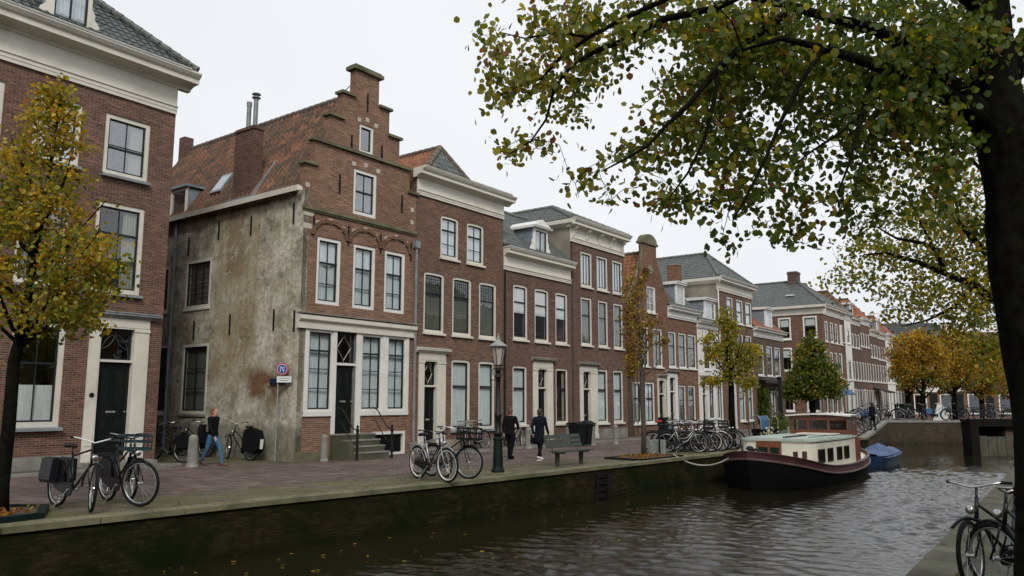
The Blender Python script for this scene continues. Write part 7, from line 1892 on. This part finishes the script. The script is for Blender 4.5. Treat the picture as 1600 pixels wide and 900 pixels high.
# cabin
cx0, cx1 = 2.4, 8.4
def cabw(x): return (1.28 if x > cx0 + .3 else 1.28) - .25 * max(0, (x - 8.5) / 2.4) ** 1.5
zc0 = .50; zc1 = 1.52
def cabtop(x): return zc1 + .05 * max(0, (x - 8) / 3)
m = MB(); out = [(cx0 + .00, -.9), (cx0 + .02, -1.05), (cx0 + .10, -1.2), (cx0 + .28, -1.33)] + [(x, -1.38 + .26 * max(0, (x - 6.3) / 2.1) ** 1.5) for x in (3.1, 3.7, 4.5, 5.3, 6.1, 6.9, 7.7, 8.4)]
full = out + [(x, -y) for x, y in reversed(out)]
cab = m.slab(full, .3, zc1).build('cabin', M['boatcream'], bt)
rf = MB().slab([(x + (-.06 if x < 2.9 else 0), y * 1.035) for x, y in full], zc1 + .002, zc1 + .06); rf.slab([(x + .1 if x < 2.9 else x, y * .94) for x, y in full], zc1 + .06, zc1 + .10).build('cabin_roof', M['deckgreen'], bt)
m = MB().box(cx0 - .05, cx0 + .02, -.20, .69, .62, zc1 - .01)
dd_ = m.build('cabin_doors', M['mahogany'], bt)
MB().box(cx0 - .062, cx0 - .051, -.12, .18, .78, 1.3).box(cx0 - .062, cx0 - .051, .28, .60, .78, 1.3).build('door_panels', M['lamp_green'], dd_)
for x0 in (2.75, 3.7, 4.8, 5.7):
    for s in (-1, 1):
        y = 1.383 - .26 * max(0, (x0 + .3 - 6.3) / 2.1) ** 1.5; ww = .62
        o = MB().box(x0, x0 + ww, s * y - .025, s * y + .025, .80, 1.26).build('cabin_window', M['darkwood'], bt)
        MB().box(x0 + .05, x0 + ww - .05, s * (y + .026) - .004, s * (y + .026) + .004, .85, 1.21).build('pane', M['glass2'], o)
# wheelhouse
wx0, wx1, wy, wz0, wz1 = 7.25, 8.45, 1.17, zc1 + .06, 2.32
wh = MB()
wh.box(wx0, wx0 + .06, -wy, wy, wz0, wz0 + .22); wh.box(wx0, wx0 + .06, -wy, wy, wz1 - .14, wz1)
for y in (-wy, -.44, .36, wy - .08): wh.box(wx0 - .004, wx0 + .064, y, y + .08, wz0, wz1)
for s in (-1, 1):
    wh.box(wx0 + .062, wx1, s * wy - (.06 if s > 0 else 0), s * wy + (0 if s > 0 else .06), wz0 - .35, wz0 + .22); wh.box(wx0 + .062, wx1, s * wy - (.06 if s > 0 else 0), s * wy + (0 if s > 0 else .06), wz1 - .14, wz1)
    for x in (7.8, wx1 - .08): wh.box(x, x + .08, s * wy - (.064 if s > 0 else -.004), s * wy + (.004 if s > 0 else .064), wz0, wz1)
wh.box(wx1 - .06, wx1, -wy + .06, wy - .06, wz0 - .4, wz1)
who = wh.build('wheelhouse', M['mahogany'], bt)
m = MB(); m.box(wx0 + .02, wx0 + .03, -wy + .05, wy - .05, wz0 + .2, wz1 - .12); m.box(wx0 + .1, wx1 - .1, -wy + .02, -wy + .03, wz0 + .2, wz1 - .12); m.box(wx0 + .1, wx1 - .1, wy - .03, wy - .02, wz0 + .2, wz1 - .12); m.build('pane', M['glass'], who)
m = MB(); k = 8; P = [(-wy - .12 + (2 * wy + .24) * i / k, wz1 + .07 * math.sin(math.pi * i / k)) for i in range(k + 1)]
vs = [(x, y, z + dz) for dz in (0.002, .06) for x in (wx0 - .12, wx1 + .16) for y, z in P]; K = k + 1
fs = []
for i in range(k): fs += [(i, i + 1, K + i + 1, K + i), (2 * K + i, 3 * K + i, 3 * K + i + 1, 2 * K + i + 1), (i, 2 * K + i, 2 * K + i + 1, i + 1), (K + i, K + i + 1, 3 * K + i + 1, 3 * K + i)]
m.add(vs, fs); m.build('wheelhouse_roof', M['white'], who)
MB().box(7.85, 8.2, -1.31, -1.2, .62, 1.5).build('side_door', M['mahogany'], bt)
m = MB(); m.slab([(5.9, -.9), (6.8, -.95), (6.9, .5), (6.0, .5)], zc1 + .12, zc1 + .17); m.build('roof_hatch', M['boatcream'], bt)
m = MB().lathe([(.10, 0), (.06, .1), (.06, .18), (.14, .22), (.12, .3), (.02, .34)], (.9, .35, .95 + .12), 8); m.tube([(.9, .35, 1.2), (.75, .1, 1.3), (.9, -.05, 1.22)], .05, 6); m.build('anchor_winch', M['black'], bt)
for y in (-1.02, -1.22):
    x = .95 + (0 if y > -1.1 else .30); MB().box(x, x + .13, y - .20, y - .08, .80, 1.26).build('bitt', M['bulwark'], bt)
m = MB()
for i in range(7): m.box(3.0, 5.2, -.2 + i * .1, -.14 + i * .1, zc1 + .10, zc1 + .14) if i < 2 else None
m.tube([(2.6, -1.1, zc1 + .15), (6.6, -1.15, zc1 + .15)], .012, 5); m.build('roof_gear', M['black'], bt)
# mooring line
p0 = bt.matrix_basis @ Vector((0, 0, 0)); bow = Vector((pa.x, pa.y, .32)) + dl * .4 - nr * .5; post = ground(1052, 715) + Vector((0, 0, .12))
P = []
for i in range(17):
    t = i / 16; v = post.lerp(bow, t); v.z -= 1.9 * t * (1 - t) * .95; P.append(v)
tag(MB().tube(P, .028, 6).build('mooring_rope', M['rope'], None, True), 'slack pale mooring rope from the quay to the houseboat bow', 'rope')
# covered blue boat
pb2 = at_depth(1345, 700, 41.5); p2 = QL[5] + dl * 15.2 + nr * 2.45 + Vector((0, 0, WZ))
b2 = empty('covered_motorboat', p2, ba + .02, 'small dark blue boat under a peaked blue tarpaulin behind the houseboat', 'boat')
b2.scale = (.80, .80, .86); L2 = 5.6; m = MB(); rows = []
for i in range(21):
    t = i / 20; hb = .95 * (1 - (2 * abs(t - .45)) ** 3.2 * .55) * (1 if t < .8 else 1 - ((t - .8) / .2) ** 2 * .85); sh = .62 + .22 * t * t
    rows.append([(t * L2, hb * .6, -.4), (t * L2, hb * .85, 0), (t * L2, hb, sh)])
for s in (1, -1): m.add([(x, s * y, z) for r_ in rows for x, y, z in r_], [(i * 3 + j, i * 3 + j + 1, i * 3 + j + 4, i * 3 + j + 3) for i in range(20) for j in range(2)])
m.add([(0, .5, -.4), (0, .9, .62), (0, -.9, .62), (0, -.5, -.4)], [(0, 1, 2, 3)]); m.build('hull', M['bluehull'], b2, True)
m = MB(); K = 7; vs = []
for i in range(21):
    x, hb, sh = rows[i][2]; t = i / 20; pk = .30 * math.exp(-((t - .45) / .10) ** 2) + .22 * max(0, 1 - abs(t - .4) / .6)
    for j in range(K):
        v = -1 + 2 * j / (K - 1); vs.append((x, v * (hb + .05), sh + .04 + pk * (1 - abs(v)) ** .9 + .02 * math.sin(i * 1.7 + j) - (.14 if abs(v) == 1 else 0)))
m.add(vs, [(i * K + j, i * K + j + 1, (i + 1) * K + j + 1, (i + 1) * K + j) for i in range(20) for j in range(K - 1)]); m.build('tarpaulin', M['tarp'], b2)
# stem bar closing the bow
m = MB(); m.tube([(-.02, 0, 1.34), (.06, 0, .9), (.10, 0, .3), (.12, 0, -.4)], [.045, .05, .05, .05], 8); m.build('stem_bar', M['hull'], bt, True)
# ================================================================ LIGHT
w = bpy.data.worlds.new('World'); S.world = w; w.use_nodes = True; nt = w.node_tree; nt.nodes.clear()
out = nt.nodes.new('ShaderNodeOutputWorld'); bg = nt.nodes.new('ShaderNodeBackground'); sky = nt.nodes.new('ShaderNodeTexSky')
SUN_EL, SUN_AZ = R(42), R(170)      # compass-like: from behind-left of the camera
sky.sky_type = 'NISHITA'; sky.sun_disc = False; sky.sun_elevation = SUN_EL; sky.sun_rotation = SUN_AZ; sky.air_density = 1.0; sky.dust_density = 5.0; sky.ozone_density = 1.0
hs = nt.nodes.new('ShaderNodeHueSaturation'); hs.inputs['Saturation'].default_value = .12; nt.links.new(sky.outputs[0], hs.inputs['Color'])
mx = nt.nodes.new('ShaderNodeMix'); mx.data_type = 'RGBA'; mx.inputs[0].default_value = .80; nt.links.new(hs.outputs[0], mx.inputs[6])
# even cloud deck, very slightly mottled
tc = nt.nodes.new('ShaderNodeTexCoord'); no = nt.nodes.new('ShaderNodeTexNoise'); no.inputs['Scale'].default_value = 1.6; no.inputs['Detail'].default_value = 3; nt.links.new(tc.outputs['Generated'], no.inputs['Vector'])
cr = nt.nodes.new('ShaderNodeValToRGB'); cr.color_ramp.elements[0].color = (7.05, 7.45, 7.95, 1); cr.color_ramp.elements[1].color = (8.1, 8.3, 8.6, 1); cr.color_ramp.elements[0].position = .3; cr.color_ramp.elements[1].position = .7
nt.links.new(no.outputs['Fac'], cr.inputs[0]); nt.links.new(cr.outputs[0], mx.inputs[7]); nt.links.new(mx.outputs[2], bg.inputs['Color']); bg.inputs['Strength'].default_value = .10
nt.links.new(bg.outputs[0], out.inputs[0])
sl = bpy.data.lights.new('sun', 'SUN'); so_ = bpy.data.objects.new('sun', sl); COL.objects.link(so_)
sl.energy = 1.5; sl.angle = R(15); sl.color = (1.0, .96, .90)
# direction: sun stands at azimuth measured like the sky texture (rotation about z from +Y)
d = Vector((math.sin(SUN_AZ) * math.cos(SUN_EL), math.cos(SUN_AZ) * math.cos(SUN_EL), math.sin(SUN_EL)))
so_.rotation_euler = d.to_track_quat('Z', 'Y').to_euler()
vs_ = S.view_settings; vs_.view_transform = 'Standard'; vs_.look = 'None'; vs_.exposure = 0.35; vs_.gamma = 1.0; vs_.use_curve_mapping = False
S.cycles.max_bounces = 7; S.cycles.diffuse_bounces = 3; S.cycles.glossy_bounces = 3; S.cycles.transparent_max_bounces = 12; S.cycles.transmission_bounces = 3
S.cycles.use_denoising = True; S.cycles.caustics_reflective = False; S.cycles.caustics_refractive = False; S.cycles.sample_clamp_indirect = 6
